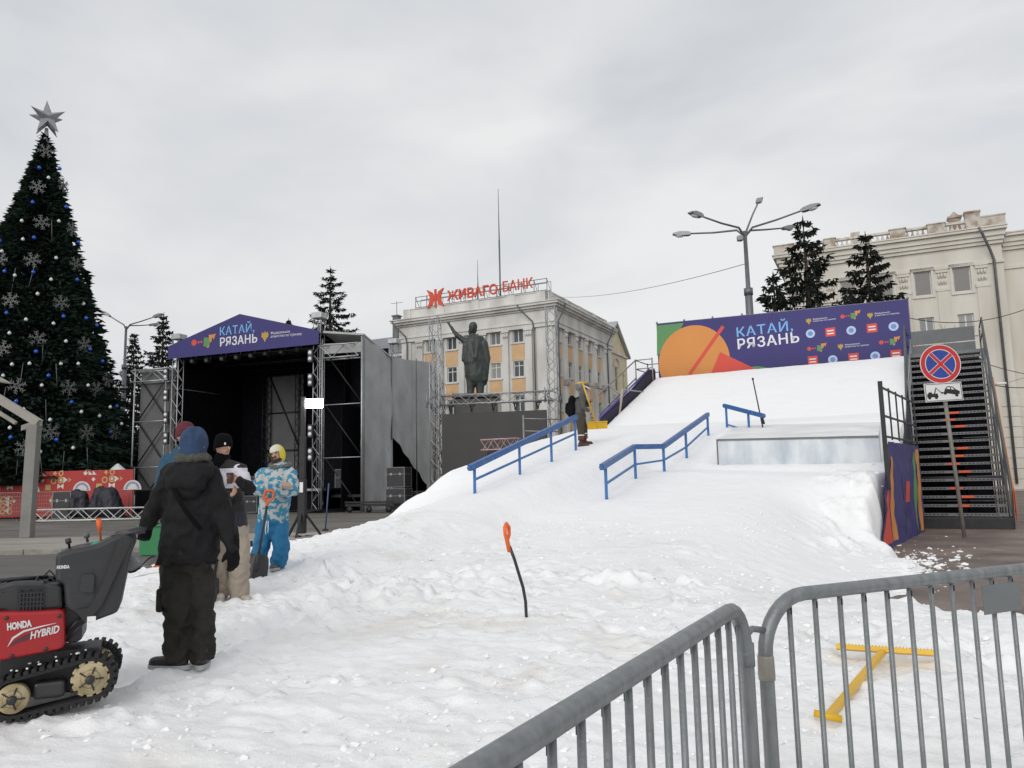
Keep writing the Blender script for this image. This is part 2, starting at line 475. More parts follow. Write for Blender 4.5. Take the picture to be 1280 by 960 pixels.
# edges
tk, ek = [-1, 17.3, 18.5, 20.7, 24, 27, 33], [WID, WID, 11.0, 12.0, 11.1, 11.2, 13.2]
tr, er = [-1, 12, 13, 14.5, 15.5, 16.1, 17.2, 18.6, 20.5, 22.5, 24.5, 26, 33], [0, -.03, .03, .13, .24, .2, -.4, -.9, -.5, -.7, -2.0, -4.5, -8]
EL = np.interp(TT, tk, ek) + sstep(16, 19, TT) * (fbm(XX, YY, .9, 81, 4) - .5) * 1.5
ER = np.interp(TT, tr, er) + sstep(15, 17, TT) * (fbm(XX, YY, 1.3, 91, 5) - .5) * 2.2
softL = np.interp(TT, [0, 6, 9, 14, 18, 24], [.03, .03, .9, 1.5, 1.8, 1.0])
offL = np.interp(TT, [0, 6, 9, 18, 24], [0, 0, .1, .25, 0])
aL = 1 - sstep(0, 1, (WW - EL + offL) / softL)
softR = np.interp(TT, [0, 12.5, 14, 15.2, 17, 33], [.03, .03, .22, .3, .6, 1.4])
aR = sstep(0, 1, (WW - ER + np.where(TT < 15, .0, .1)) / softR)
Z = (Z + .14) * aL * aR - .14
# near right: thin dirty snow with paving showing through
thin = (1 - sstep(-2.2, .6, WW)) * sstep(19, 22, TT)
Z -= thin * .2 * sstep(.47, .62, fbm(XX, YY, 1.1, 101, 5))
Z = np.where((TT < 16.0) & (WW < np.interp(TT, [12, 13, 14.5, 16], [-.01, .04, .15, .27])), -.14, Z)
Z += np.where(Z > .02, 1, 0) * sstep(12.5, 14, TT) * (1 - sstep(17.5, 20, TT)) * sstep(.3, .6, WW) * (1 - sstep(.7, 1.9, WW)) * (np.maximum(0, fbm(XX, YY, 4.5, 111, 4) - .45) * .5 - .04)
nt, nw = TT.shape
me = bpy.data.meshes.new('snow')
co = np.stack([XX, YY, Z], -1).reshape(-1, 3)
idx = np.arange(nt * nw).reshape(nt, nw)
q = np.stack([idx[:-1, :-1], idx[:-1, 1:], idx[1:, 1:], idx[1:, :-1]], -1).reshape(-1, 4)
zc = co[:, 2][q].max(1); q = q[zc > -.1]
me.vertices.add(len(co)); me.vertices.foreach_set('co', co.ravel())
me.loops.add(q.size); me.loops.foreach_set('vertex_index', q.ravel().astype(np.int32))
me.polygons.add(len(q)); me.polygons.foreach_set('loop_start', np.arange(0, q.size, 4, dtype=np.int32))
me.polygons.foreach_set('loop_total', np.full(len(q), 4, dtype=np.int32)); me.polygons.foreach_set('use_smooth', np.ones(len(q), bool))
me.update(calc_edges=True); me.validate()
# material: bright snow, soiled in patches where it was trodden and pushed about
sm = bpy.data.materials.new('snow'); sm.use_nodes = True
n, l = sm.node_tree.nodes, sm.node_tree.links
b = n['Principled BSDF']; b.inputs['Roughness'].default_value = .75; b.inputs['Specular IOR Level'].default_value = .25
t = n.new('ShaderNodeTexCoord')
def nzt(scale, detail, rough=.6, dist=0.0):
    x = n.new('ShaderNodeTexNoise'); x.inputs['Scale'].default_value = scale; x.inputs['Detail'].default_value = detail
    x.inputs['Roughness'].default_value = rough; x.inputs['Distortion'].default_value = dist
    l.new(t.outputs['Object'], x.inputs['Vector']); return x
def ramp(src, lo, hi, c0, c1):
    r = n.new('ShaderNodeValToRGB'); r.color_ramp.elements[0].position = lo; r.color_ramp.elements[1].position = hi
    r.color_ramp.elements[0].color = c0; r.color_ramp.elements[1].color = c1; l.new(src, r.inputs['Fac']); return r
grime = ramp(nzt(.9, 9, .68, .4).outputs['Fac'], .5, .74, (.86, .862, .865, 1), (.66, .625, .57, 1))
specks = ramp(nzt(22, 5, .7).outputs['Fac'], .66, .76, (1, 1, 1, 1), (.60, .55, .48, 1))
attr = n.new('ShaderNodeAttribute'); attr.attribute_name = 'soil'
mixc = n.new('ShaderNodeMixRGB'); mixc.inputs['Color1'].default_value = (.87, .875, .88, 1)
l.new(attr.outputs['Fac'], mixc.inputs['Fac']); l.new(grime.outputs['Color'], mixc.inputs['Color2'])
mul = n.new('ShaderNodeMixRGB'); mul.blend_type = 'MULTIPLY'; l.new(mixc.outputs['Color'], mul.inputs['Color1']); l.new(specks.outputs['Color'], mul.inputs['Color2'])
sc = n.new('ShaderNodeMath'); sc.operation = 'MULTIPLY'; sc.inputs[1].default_value = .55; l.new(attr.outputs['Fac'], sc.inputs[0]); l.new(sc.outputs[0], mul.inputs['Fac'])
l.new(mul.outputs['Color'], b.inputs['Base Color'])
b1 = n.new('ShaderNodeBump'); b1.inputs['Strength'].default_value = .3; b1.inputs['Distance'].default_value = .05
l.new(nzt(14, 7, .62).outputs['Fac'], b1.inputs['Height'])
b2 = n.new('ShaderNodeBump'); b2.inputs['Strength'].default_value = .35; b2.inputs['Distance'].default_value = .01
l.new(nzt(75, 4).outputs['Fac'], b2.inputs['Height']); l.new(b1.outputs['Normal'], b2.inputs['Normal']); l.new(b2.outputs['Normal'], b.inputs['Normal'])
me.materials.append(sm)
soil = np.clip(.12 + .75 * rough * (.25 + .75 * sstep(.35, .65, fbm(XX, YY, .3, 7, 3))) + .5 * thin, 0, 1).ravel()
at_ = me.attributes.new('soil', 'FLOAT', 'POINT'); at_.data.foreach_set('value', soil.astype(np.float32))
link('snow', me)['kind'] = 'structure'
# exact height of the finished snow, for setting things down on it
def snow_h(x, y):
    t_, w_ = tw(x, y); i = int(np.clip(np.searchsorted(ts, t_), 1, nt - 1)); j = int(np.clip(np.searchsorted(ws, w_), 1, nw - 1))
    return max(float((Z[i, j] + Z[i - 1, j - 1]) / 2), -.004)
def hit_snow(px, py):
    """where the sight line through a pixel meets the snow"""
    d = ray(px, py); k = 2.0
    while k < 40:
        p = Vector((0, 0, EYE)) + d * k
        if p.z <= snow_h(p.x, p.y): return p
        k += .02
    return atz(px, py, 0)

# crumbs and clods of snow: nobody could count them
cr_ = random.Random(5); ico = bmesh.new(); bmesh.ops.create_icosphere(ico, subdivisions=1, radius=1); iv = [v.co.copy() for v in ico.verts]; ifs = [tuple(v.index for v in f.verts) for f in ico.faces]; ico.free()
cm = MB()
def clod(x, y, s):
    h = snow_h(x, y); M = Matrix.Rotation(cr_.uniform(0, 6.28), 3, 'Z'); f = [cr_.uniform(.45, 1.45) for _ in iv]
    cm.add([Vector((x, y, h + s * .05)) + (M @ Vector((v.x * s * 1.25 * k, v.y * s * k, v.z * s * .62 * k))) for v, k in zip(iv, f)], ifs, 0, False)
for k in range(5200):
    y = 3.2 + 11.5 * cr_.random() ** 1.3; x = cr_.uniform(-.62, .62) * y
    if snow_h(x, y) < .05 or fbm(np.array(x), np.array(y), .8, 9, 3) < .53: continue
    clod(x, y, cr_.choice((.005, .006, .008, .008, .011, .014, .02)) * (1 + .05 * y))
for k in range(240):
    p = atz(cr_.gauss(1150, 34), cr_.gauss(706, 13), 0); clod(p.x, p.y, cr_.choice((.012, .016, .022, .03, .05)))
for k in range(260):
    t_ = cr_.uniform(18.5, 29); w_ = float(np.interp(t_, tk, ek)) + cr_.gauss(.1, .5); p = xy(t_, w_); clod(p.x, p.y, cr_.choice((.03, .04, .06, .08)))
co = cm.build('snow_crumbs', [sm]); co['kind'] = 'stuff'
# ================================================================== buildings
GLASS = mat('window_glass', (.10, .115, .13), .12, 0, .35, .8, spec=.7)
GLASSD = mat('dark_window_glass', (.045, .035, .03), .1, 0, .4, .6, spec=.7)
WFRAME = mat('window_white_paint', (.62, .62, .60), .5, 0, .08, 2)
PIPE = mat('rain_pipe_grey', (.14, .145, .15), .5, .4, .2, 2)
_n = GLASS.node_tree.nodes; _l = GLASS.node_tree.links; _oi = _n.new('ShaderNodeObjectInfo'); _cr = _n.new('ShaderNodeValToRGB'); _cr.color_ramp.interpolation = 'CONSTANT'
_cr.color_ramp.elements[0].color = (.06, .07, .08, 1); _cr.color_ramp.elements[1].position = .45; _cr.color_ramp.elements[1].color = (.13, .14, .15, 1)
_e = _cr.color_ramp.elements.new(.75); _e.color = (.27, .26, .24, 1)
_l.new(_oi.outputs['Random'], _cr.inputs['Fac']); _l.new(_cr.outputs['Color'], _n['Principled BSDF'].inputs['Base Color'])
def facade(mb, x0, x1, z0, z1, holes, depth, mi=0, M=None):
    """wall in the plane y=0 with real openings and reveals going inwards (+y)"""
    xs = sorted({x0, x1, *[h[0] for h in holes], *[h[1] for h in holes]}); zs = sorted({z0, z1, *[h[2] for h in holes], *[h[3] for h in holes]})
    tr = (lambda v: M @ Vector(v)) if M else (lambda v: v)
    for a, b in zip(xs, xs[1:]):
        for c, d in zip(zs, zs[1:]):
            mx_, mz_ = (a + b) / 2, (c + d) / 2
            if any(h[0] < mx_ < h[1] and h[2] < mz_ < h[3] for h in holes): continue
            mb.add([tr((a, 0, c)), tr((b, 0, c)), tr((b, 0, d)), tr((a, 0, d))], [(0, 1, 2, 3)], mi)
    for a, b, c, d in holes:
        for p, q in (((a, c), (b, c)), ((b, c), (b, d)), ((b, d), (a, d)), ((a, d), (a, c))):
            mb.add([tr((p[0], 0, p[1])), tr((q[0], 0, q[1])), tr((q[0], depth, q[1])), tr((p[0], depth, p[1]))], [(0, 1, 2, 3)], mi)
WCACHE = {}
def window(parent, x, z, w, h, depth, M=None, glass=None, style='cross'):
    """frame and pane in an opening whose lower left corner is x, z"""
    glass = glass or GLASS; key = (round(w, 2), round(h, 2), style, glass.name)
    if key not in WCACHE:
        f = MB(); t = .09
        f.box((0, -.04, 0), (t, .05, h)); f.box((w - t, -.04, 0), (w, .05, h)); f.box((t, -.04, 0), (w - t, .05, t)); f.box((t, -.04, h - t), (w - t, .05, h))
        if style == 'cross':
            f.box((w / 2 - .05, -.037, t), (w / 2 + .05, .047, h - t)); f.box((t, -.034, h * .68), (w - t, .044, h * .68 + .08))
        elif style == 'two': f.box((w / 2 - .05, -.037, t), (w / 2 + .05, .047, h - t))
        g = MB(); g.box((t * .5, .0, t * .5), (w - t * .5, .02, h - t * .5))
        WCACHE[key] = (f.data('window', WFRAME), g.data('pane', glass))
    fd, gd = WCACHE[key]
    o = link('window', fd, parent); o.matrix_local = (M or Matrix()) @ T(x, depth - .06, z)
    link('pane', gd, o); return o

# ---------------------------------------------------------------- bank
BF = Frame(at(697.5, 620, 80).xy.to_3d(), -26)
PLAST = mix_mat('pale_plaster', (.44, .425, .40), (.66, .65, .62), .55, .25, .6, .9, .1, 20, 8, (1, 1, .35))
PEACH = mat('peach_plaster', (.62, .41, .23), .9, 0, .1, 1.2)
YELL = mat('yellow_plaster', (.66, .57, .39), .9, 0, .1, 1.2)
bank = thing('bank_building', 'cream and peach bank building with pilasters and red roof lettering behind the statue', 'building', frame=BF)
LEN, RLEN = 19.1, 18.6
ZS = [16.3, 12.55, 8.8, 5.0]; WH = [1.95, 1.75, 1.8, 1.8]
fx = [-4.15 - 2.77 * k for k in range(5)]
rx_ = [1.45 + 3.15 * k for k in range(5)]
M90 = Matrix.Rotation(PI / 2, 4, 'Z')
wall = MB()
fh = [(x - .62, x + .62, z, z + h) for x in fx for z, h in zip(ZS, WH)]
facade(wall, -LEN, 0, 0, 20.2, fh, .28, 0)
rh = [(x - .55, x + .55, z, z + h) for x in rx_ for z, h in zip(ZS, WH)]
facade(wall, 0, RLEN, 0, 20.2, rh, .28, 0, M90)
wall.box((-LEN, RLEN, 0), (-.3, RLEN + .02, 20.2)); wall.box((-LEN, .3, 0), (-LEN + .02, RLEN, 20.2))
wall.box((-LEN + .02, .6, 20.0), (-.6, RLEN, 20.19))
wall.box((-LEN + .1, 1.2, 0), (-1.2, 1.25, 20)); wall.box((-1.25, 1.3, 0), (-1.2, RLEN - .1, 20))
wall.build('wall', [PLAST], bank)
for x in fx:
    for z, h in zip(ZS, WH): window(bank, x - .62, z, 1.24, h, .28)
for x in rx_:
    for z, h in zip(ZS, WH): window(bank, x - .55, z, 1.10, h, .28, M90)
# peach spandrels, sills, pilasters, capitals, entablature
sp, trim, cap = MB(), MB(), MB()
def panels(xs, hw, M):
    for x in xs:
        for i in range(4):
            top = ZS[i] - .16; bot = ZS[i + 1] + WH[i + 1] + .1 if i < 3 else 3.2
            q = MB(); q.box((x - hw, -.03, bot), (x + hw, .1, top), 0, M); q.build('spandrel_panel', [PEACH], bank)
            trim.box((x - hw - .08, -.13, top), (x + hw + .08, .1, ZS[i] - .003), 0, M)
        trim.box((x - hw - .05, -.09, ZS[0] + WH[0] + .02), (x + hw + .05, .1, ZS[0] + WH[0] + .2), 0, M)
panels(fx, .78, None); panels(rx_, .72, M90)
def pil(x, w, M, d=.28):
    trim.box((x - w / 2, -d, 3.0), (x + w / 2, .1, 16.75), 0, M)
    trim.box((x - w / 2 - .1, -d - .1, 2.4), (x + w / 2 + .1, .1, 3.0), 0, M)
    cap = MB()
    for k in (-1, 0, 1): cap.ball((M or Matrix()) @ Vector((x + k * w * .36, -d - .02, 17.1)), (w * .2, .14, .3), 8)
    cap.box((x - w / 2 - .02, -d + .02, 16.76), (x + w / 2 + .02, .1, 17.45), 0, M)
    cap.box((x - w / 2 - .13, -d - .12, 17.46), (x + w / 2 + .13, .1, 17.66), 0, M); cap.build('capital', [PLAST], bank)
px_ = [(a + b_) / 2 for a, b_ in zip(fx, fx[1:])]
for x in px_: pil(x, .62, None); 
for x in (fx[0] + 1.35, fx[-1] - 1.35): pil(x, .8, None)
for x in [(a + b_) / 2 for a, b_ in zip(rx_, rx_[1:])] + [15.9]: pil(x, .6, M90)
for x0, x1, M in ((-LEN, -15.2 - 2.6, None), (-1.9, 0, None)): trim.box((x0, -.16, 0), (x1, .1, 17.65), 0, M)
trim.box((16.9, -.16, 0), (RLEN, .1, 17.65), 0, M90); trim.box((0, -.158, 0), (.75, .1, 17.65), 0, M90)
trim.build('pilasters', [PLAST], bank)
en = MB()
for z0, z1, d in ((17.68, 18.1, .33), (18.1, 18.25, .42), (18.25, 19.5, .28), (19.5, 19.7, .45), (19.7, 19.95, .75), (19.95, 20.2, 1.0), (20.2, 20.32, 1.1)):
    en.box((-LEN - d, -d, z0), (d, RLEN + .3, z1 - .004))
en.build('cornice', [PLAST], bank)
pa = MB()
pa.box((-LEN + .2, .3, 20.32), (-.6, .55, 21.6)); pa.box((-.85, .56, 20.32), (-.6, RLEN, 21.6))
for k in range(5): pa.box((-.95, .3 + k * 4.5, 20.32), (-.5, 1.3 + k * 4.5, 21.72))
for x in (-1.4, -5, -9.5, -14, -18.6): pa.box((x - .5, .22, 20.32), (x + .5, .6, 21.7))
pa.box((-LEN + .2, .2, 21.6), (-.5, .65, 21.69)); pa.box((-.96, .6, 21.6), (-.49, RLEN, 21.69))
pa.build('parapet', [PLAST], bank)
pp = MB()
for x, M in ((-2.05, None), (-LEN + .9, None), (.5, M90), (16.4, M90)):
    m = M or Matrix()
    pp.tube([m @ Vector(v) for v in ((x - 1.6 if not M else x + .5, -1.15, 20.2), (x - 1.3 if not M else x + .4, -1.0, 19.6), (x - .1, -.5, 18.3), (x, -.38, 17.4), (x, -.38, 2))], .085, 6)
pp.build('rain_pipes', [PIPE], bank)
ac0 = None
for s_, z in ((3.0, 11.6), (6.2, 11.4), (9.3, 11.9), (12.5, 12.2), (15.2, 12.2), (4.7, 8.0), (13.4, 9.4), (15.9, 8.6)):
    if ac0 is None:
        m_ = MB(); m_.rbox((-.42, -.35, 0), (.42, .0, .62), .03); m_.lathe([(.23, 0), (.23, .02), (.05, .03)], (0, 0, 0), 14, 0, T(-.1, -.352, .31) @ Matrix.Rotation(PI / 2, 4, 'X'))
        ac0 = m_.data('air_conditioner', [mat('air_conditioner_grey', (.33, .33, .33), .5)])
    o = link('air_conditioner', ac0, bank); o.matrix_local = M90 @ T(s_, -.1, z)
# roof sign: letters stand on a frame of poles
RED = mat('red_sign_letters', (.62, .07, .025), .5, 0, .06, 2)
sign = thing('roof_sign', 'red Cyrillic bank lettering with a flower-like emblem on a rooftop frame', 'sign', frame=BF)
fr = MB()
sx0 = BF.xz(519, 380, .2)[0]; sx1 = BF.xz(683, 350, .2)[0]
for z in (21.75, 22.5, 23.0): fr.bar((sx0, .3, z), (sx1, .3, z), .04, 5)
k = sx0
while k <= sx1 + .1:
    fr.bar((k, .3, 21.6), (k, .3, 23.05), .04, 5); fr.bar((k, 1.4, 21.6), (k, .3, 23.0), .03, 5); fr.bar((k, 1.4, 21.6), (k, 1.4, 22.9), .03, 5); k += (sx1 - sx0) / 11
fr.bar((sx0, 1.4, 22.9), (sx1, 1.4, 22.9), .03, 5)
fr.build('sign_frame', [PIPE], sign)
def span(a, b): return BF.xz(a, 360, 0)[0], BF.xz(b, 360, 0)[0]
a, b_ = span(558, 621)
lettering('ЖИВАГО', 1.55, RED, sign, T(a, .18, 22.05) @ UPRIGHT, 'letters', fit=b_ - a, extrude=.08, bold=.03)
a, b_ = span(626.5, 664)
lettering('БАНК', 1.62, RED, sign, T(a, .18, 22.15) @ UPRIGHT, 'letters', fit=b_ - a, extrude=.08, bold=.0)
a, b_ = span(533, 553.5); w_ = b_ - a; zc = 22.55
em = MB()
def arc_stroke(mb, pts, w, y0, y1):
    P = [Vector((p[0], 0, p[1])) for p in pts]; up, dn = [], []
    for i, p in enumerate(P):
        d = (P[min(i + 1, len(P) - 1)] - P[max(i - 1, 0)]).normalized(); nrm = Vector((-d.z, 0, d.x))
        ww = w[i] if isinstance(w, list) else w
        up.append((p + nrm * ww / 2)); dn.append((p - nrm * ww / 2))
    for i in range(len(P) - 1): mb.yprism([(q.x, q.z) for q in (up[i], up[i + 1], dn[i + 1], dn[i])], y0, y1)
H_ = 1.05
for sgn in (-1, 1):
    cx = a + w_ / 2
    arc_stroke(em, [(cx + sgn * w_ * .5, zc + H_), (cx + sgn * w_ * .27, zc + H_ * .55), (cx + sgn * w_ * .2, zc), (cx + sgn * w_ * .27, zc - H_ * .55), (cx + sgn * w_ * .5, zc - H_)], [.1, .5, .62, .5, .1], .1, .25)
em.yprism([(cx - .13, zc - H_), (cx + .13, zc - H_), (cx + .13, zc + H_), (cx - .13, zc + H_)], .1, .25)
em.build('emblem', [RED], sign)
# masts
for (pxa, pya, pxb, pyb, r, lab) in ((623, 236, 625.5, 372, .07, 'tall thin lattice radio mast on the bank roof'), (595.5, 325, 597.5, 365, .05, 'short thin rod aerial left of the tall mast on the bank roof')):
    Ym = 88; b0 = at(pxb, pyb, Ym); b1 = at(pxa, pya, Ym); b0.z = 20.3; b1.x = b0.x
    m_ = MB(); m_.bar((0, 0, 0), (0, 0, (b1.z - b0.z) * .6), r * 1.4, 6); m_.bar((0, 0, (b1.z - b0.z) * .6), (0, 0, b1.z - b0.z), r, 6, r * .4)
    t_ = thing('roof_mast', lab, 'mast', b0); m_.build('pole', [PIPE], t_)
    m_ = MB(); m_.rbox((-.25, -.25, -.02), (.25, .25, .12), .03); 
    for q in range(3): m_.bar((0, 0, 4 if r > .06 else 1.5), (2 * math.cos(q * 2.1) * (1 if r > .06 else .4), 2 * math.sin(q * 2.1) * (1 if r > .06 else .4), .05), .015, 4)
    m_.build('stay_foot', [PIPE], t_)

# ---------------------------------------------------------------- gabled wing right of the bank
GF = Frame((BF.M @ Vector((-.9, RLEN + .02, 0))), -26)
gab = thing('gabled_house', 'yellow house with pointed gable and arched window beside the bank', 'building', frame=GF)
GL = 9.6
zt = 18.2; zp = 21.9
wall = MB()
gh = [(x - .42, x + .42, z, z + 1.9) for x in (1.5, 4.8, 8.1) for z in (8.6, 4.9)] + [(x - .4, x + .4, 13.2, 15.6) for x in (1.7, 7.9)] + [(4.1, 5.5, 13.0, 16.2)]
facade(wall, 0, GL, 0, zt, gh, .25, 0, M90)
wall.prism([(0, zt), (GL, zt), (GL / 2, zp)], lambda p: M90 @ Vector((p[0], 0, p[1])), lambda p: M90 @ Vector((p[0], .3, p[1])))
wall.box((-10, 0, 0), (-.02, .02, zt)); wall.box((-10, GL - .02, 0), (-.02, GL, zt)); wall.box((-1.3, .1, 0), (-1.2, GL - .1, zt))
wall.build('wall', [YELL], gab)
rf = MB()
rf.prism([(-.5, zt - .3), (GL / 2, zp + .15), (GL + .5, zt - .3), (GL + .5, zt), (GL / 2, zp + .5), (-.5, zt)], lambda p: M90 @ Vector((p[0], -.45, p[1])), lambda p: M90 @ Vector((p[0], 10, p[1])))
rf.build('roof', [mat('pale_metal_roof', (.42, .42, .43), .5, .3, .1, 1)], gab)
tr_ = MB()
pts = [(4.8 + 1.25 * math.cos(t_), 16.2 + 1.2 * math.sin(t_)) for t_ in [PI * i / 12 for i in range(13)]]
for p, q_ in zip(pts, pts[1:]): tr_.beam(M90 @ Vector((p[0], -.06, p[1])), M90 @ Vector((q_[0], -.06, q_[1])), .2, .22)
for z in (12.3, 12.0): tr_.box((0, -.12, z), (GL, .05, z + .2), 0, M90)
for z in (17.9,): tr_.box((0, -.2, z), (GL, .05, z + .25), 0, M90)
tr_.build('mouldings', [PLAST], gab)
for h in gh: window(gab, h[0], h[2], h[1] - h[0], h[3] - h[2], .25, M90, None, 'two')

# ---------------------------------------------------------------- low block left of the bank
LF = Frame(at(512, 620, 92).xy.to_3d(), -26)
lowb = thing('apartment_block', 'pale block with grey sheet metal roof and chimney left of the bank', 'building', frame=LF)
wall = MB(); lh = [(-2.6 - 3 * k - .6, -2.6 - 3 * k + .6, z, z + 1.9) for k in range(6) for z in (5, 9, 13)]
facade(wall, -20, 0, 0, 17.2, lh, .25); wall.box((-20, 1.2, 0), (0, 1.25, 17)); wall.box((-20, 9, 0), (0, 9.1, 17.2)); wall.box((-20, .3, 0), (-19.9, 9, 17.2)); wall.box((-.1, .3, 0), (0, 9, 17.2))
for z, d in ((16.2, .2), (16.8, .5)): wall.box((-20 - d, -d, z), (d, 0, z + .35))
wall.build('wall', [PLAST], lowb)
for h in lh: window(lowb, h[0], h[2], 1.2, 1.9, .25)
rf = MB(); rf.prism([(-.6, 17.2), (4.6, 20.4), (9.6, 17.2)], lambda p: (-20.6, p[0], p[1]), lambda p: (.4, p[0], p[1]))
rfo = rf.build('roof', [mat('grey_metal_roof', (.22, .23, .245), .5, .4, .15, .6)], lowb)
ch = MB(); cx_, cz_ = LF.xz(496, 396, 3); ch.rbox((cx_ - .4, 2.6, 18.3), (cx_ + .4, 3.4, cz_), .04); ch.box((cx_ - .5, 2.5, cz_), (cx_ + .5, 3.5, cz_ + .15))
ch.bar((cx_, 3, cz_), (cx_, 3, cz_ + 2.0), .04, 5); ch.bar((cx_ - .9, 3, cz_ + 1.8), (cx_ + .9, 3, cz_ + 1.8), .03, 5)
ch.build('chimney', [PIPE], rfo)
pp = MB(); pp.bar((-.5, -.3, 2), (-.5, -.3, 16.6), .08, 6); pp.build('rain_pipe', [PIPE], lowb)

# ---------------------------------------------------------------- cream building on the right
WF = Frame(at(1266, 620, 56).xy.to_3d(), -25)
CREAM = mix_mat('cream_plaster', (.49, .455, .39), (.66, .635, .575), .4, .25, .6, .9, .1, 15, 8, (1, 1, .3))
WORN = mix_mat('worn_plaster', (.28, .20, .15), (.50, .47, .42), 1.3, .36, .55, .95, .3, 12, 8)
wb = thing('office_building', 'cream office building with roof balustrade and tall windows behind the metal stairs', 'building', frame=WF)
def wx(px, py=360): return WF.xz(px, py)[0]
def wz(px, py): return WF.xz(px, py)[1]
X0 = wx(979, 320); top = wz(1250, 285)
ztop1, zbot1 = wz(1203, 333), wz(1203, 364.5); ztop2, zbot2 = wz(1209, 392), wz(1209, 417)
w1c = [wx(1203.5), wx(1154)]; w1c += [w1c[1] - (w1c[0] - w1c[1]) * k for k in range(1, 6)]
ww = (wx(1215) - wx(1192)) / 2
flo = zbot1 - zbot2
holes = []
for c in w1c:
    if c - ww < X0 + .5: continue
    holes += [(c - ww, c + ww, zbot1, ztop1), (c - ww * .88, c + ww * .88, zbot2, ztop2)]
    for k in (1, 2): holes.append((c - ww * .88, c + ww * .88, zbot2 - flo * k, ztop2 - flo * k))
wall = MB(); facade(wall, X0, 0, 0, top, holes, .3)
facade(wall, 0, 22, 0, top, [(x - .8, x + .8, z, z + 2.3) for x in (5, 9, 13) for z in (zbot1, zbot2)], .3, 0, M90)
facade(wall, .9, 16, 0, top - .35, [(x - .7, x + .7, z, z + 2.2) for x in (4, 8, 12) for z in (zbot1, zbot2)], .3, 0, T(0, 1.1, 0)); wall.box((-.1, .02, 0), (.9, 1.6, top)); wall.box((16, 1.1, 0), (16.03, 22, top - .35)); wall.box((.9, 2.6, 0), (15.9, 2.65, top - .5))
wall.box((X0, .3, 0), (X0 + .03, 22, top)); wall.box((X0, 22, 0), (0, 22.03, top)); wall.box((X0 + .05, .4, top - .2), (-.4, 21.9, top - .05))
wall.box((X0 + .1, 1.3, 0), (-1.3, 1.35, top - .3)); wall.box((-1.35, 1.4, 0), (-1.3, 21.8, top - .3))
# smooth shallow blocks of the ground floor
for i in range(9):
    wall.box((.96, 1.04, .1 + i * .75), (16, 1.2, .1 + i * .75 + .70)); wall.box((X0, -.06, .1 + i * .75), (.96, .1, .1 + i * .75 + .70)); wall.box((.0, .1, .1 + i * .75), (.06, 22, .1 + i * .75 + .70))
wall.build('wall', [CREAM], wb)
for i, h in enumerate(holes): window(wb, h[0], h[2], h[1] - h[0], h[3] - h[2], .3, None, GLASSD if abs(h[2] - zbot1) < .1 else GLASS, 'two' if abs(h[2] - zbot1) > .1 else 'plain')
for x in (5, 9, 13):
    for z in (zbot1, zbot2): window(wb, x - .8, z, 1.6, 2.3, .3, M90)
for x in (4, 8, 12):
    for z in (zbot1, zbot2): window(wb, x - .7, z, 1.4, 2.2, .3, T(0, 1.1, 0))
tr_ = MB()
for h in holes:
    tr_.box((h[0] - .18, -.1, h[2] - .2), (h[1] + .18, .05, h[2] - .01)); 
    if abs(h[2] - zbot1) < .1:
        tr_.box((h[0] - .16, -.07, h[2]), (h[0] - .005, .05, h[3])); tr_.box((h[1] + .005, -.07, h[2]), (h[1] + .16, .05, h[3])); tr_.box((h[0] - .22, -.12, h[3] + .01), (h[1] + .22, .05, h[3] + .26))
mid = [(a + b_) / 2 for a, b_ in zip(w1c, w1c[1:])] + [w1c[0] + (w1c[0] - w1c[1]) / 2]
for c in mid:
    if c < X0 + .5: continue
    hw = (w1c[0] - w1c[1]) / 2 - ww - .32
    tr_.box((c - hw, -.09, 2), (c + hw, .05, ztop1 - 1.75)); tr_.box((c - hw - .06, -.13, ztop1 - 1.74), (c + hw + .06, .05, ztop1 - 1.5))
    tr_.box((c - hw - .02, -.12, ztop1 - .3), (c + hw + .02, .05, ztop1 - .1))
    tr_.box((c - hw - .04, -.16, ztop1 - .09), (c + hw + .04, .05, ztop1 + .12))
tr_.build('mouldings', [CREAM], wb)
orn = MB()
for c in mid:
    if c < X0 + .5: continue
    hw = (w1c[0] - w1c[1]) / 2 - ww - .4
    for r_ in range(2):
        for q in range(3): orn.ball((c + (q - 1) * hw * .66, -.06, ztop1 - .55 - r_ * .5), (hw * .3, .12, .2), 8)
orn.build('garland_reliefs', [CREAM], wb)
en = MB()
for z0, z1, d in ((top - 2.6, top - 2.35, .12), (top - 1.15, top - .9, .2), (top - .9, top - .6, .35), (top - .6, top - .2, .5), (top - .2, top, .75), (top, top + .1, .82)):
    en.box((X0 - d, -d, z0), (.9 + d * .5, 21, z1 - .004)); en.box((.9 + d * .5, 1.1 - d, z0 - .35), (16 + d, 20, z1 - .354))
en.build('cornice', [CREAM], wb)
# balustrade of pillars, baluster bays and a broken end
ba, ped = MB(), MB(); zb = top + .1; hb = 1.02
segs = [(966, 990, 'p'), (1030, 1043, 'p'), (1043, 1066, 'b'), (1066, 1094, 'b'), (1094, 1113, 'b'), (1113, 1132, 'p'), (1132, 1161, 'b'), (1161, 1182, 'p'), (1182, 1208, 'b'), (990, 1030, 'b')]
for pa_, pb_, kd in segs:
    a, b_ = wx(pa_, 300), wx(pb_, 290)
    if kd == 'p': q = MB(); q.box((a, .15, zb), (b_, .75, zb + hb * .93)); q.box((a - .08, .08, zb + hb * .93), (b_ + .08, .82, zb + hb)); q.build('parapet_block', [WORN], wb)
    else:
        ba.box((a, .3, zb), (b_, .62, zb + .2)); ba.box((a, .25, zb + hb - .28), (b_, .67, zb + hb - .1)); x = a + .18
        while x < b_ - .1:
            ba.lathe([(.07, 0), (.11, .08), (.12, .18), (.06, .34), (.06, .44), (.1, .53), (.07, .57)], (x, .46, zb + .2), 8); x += .36
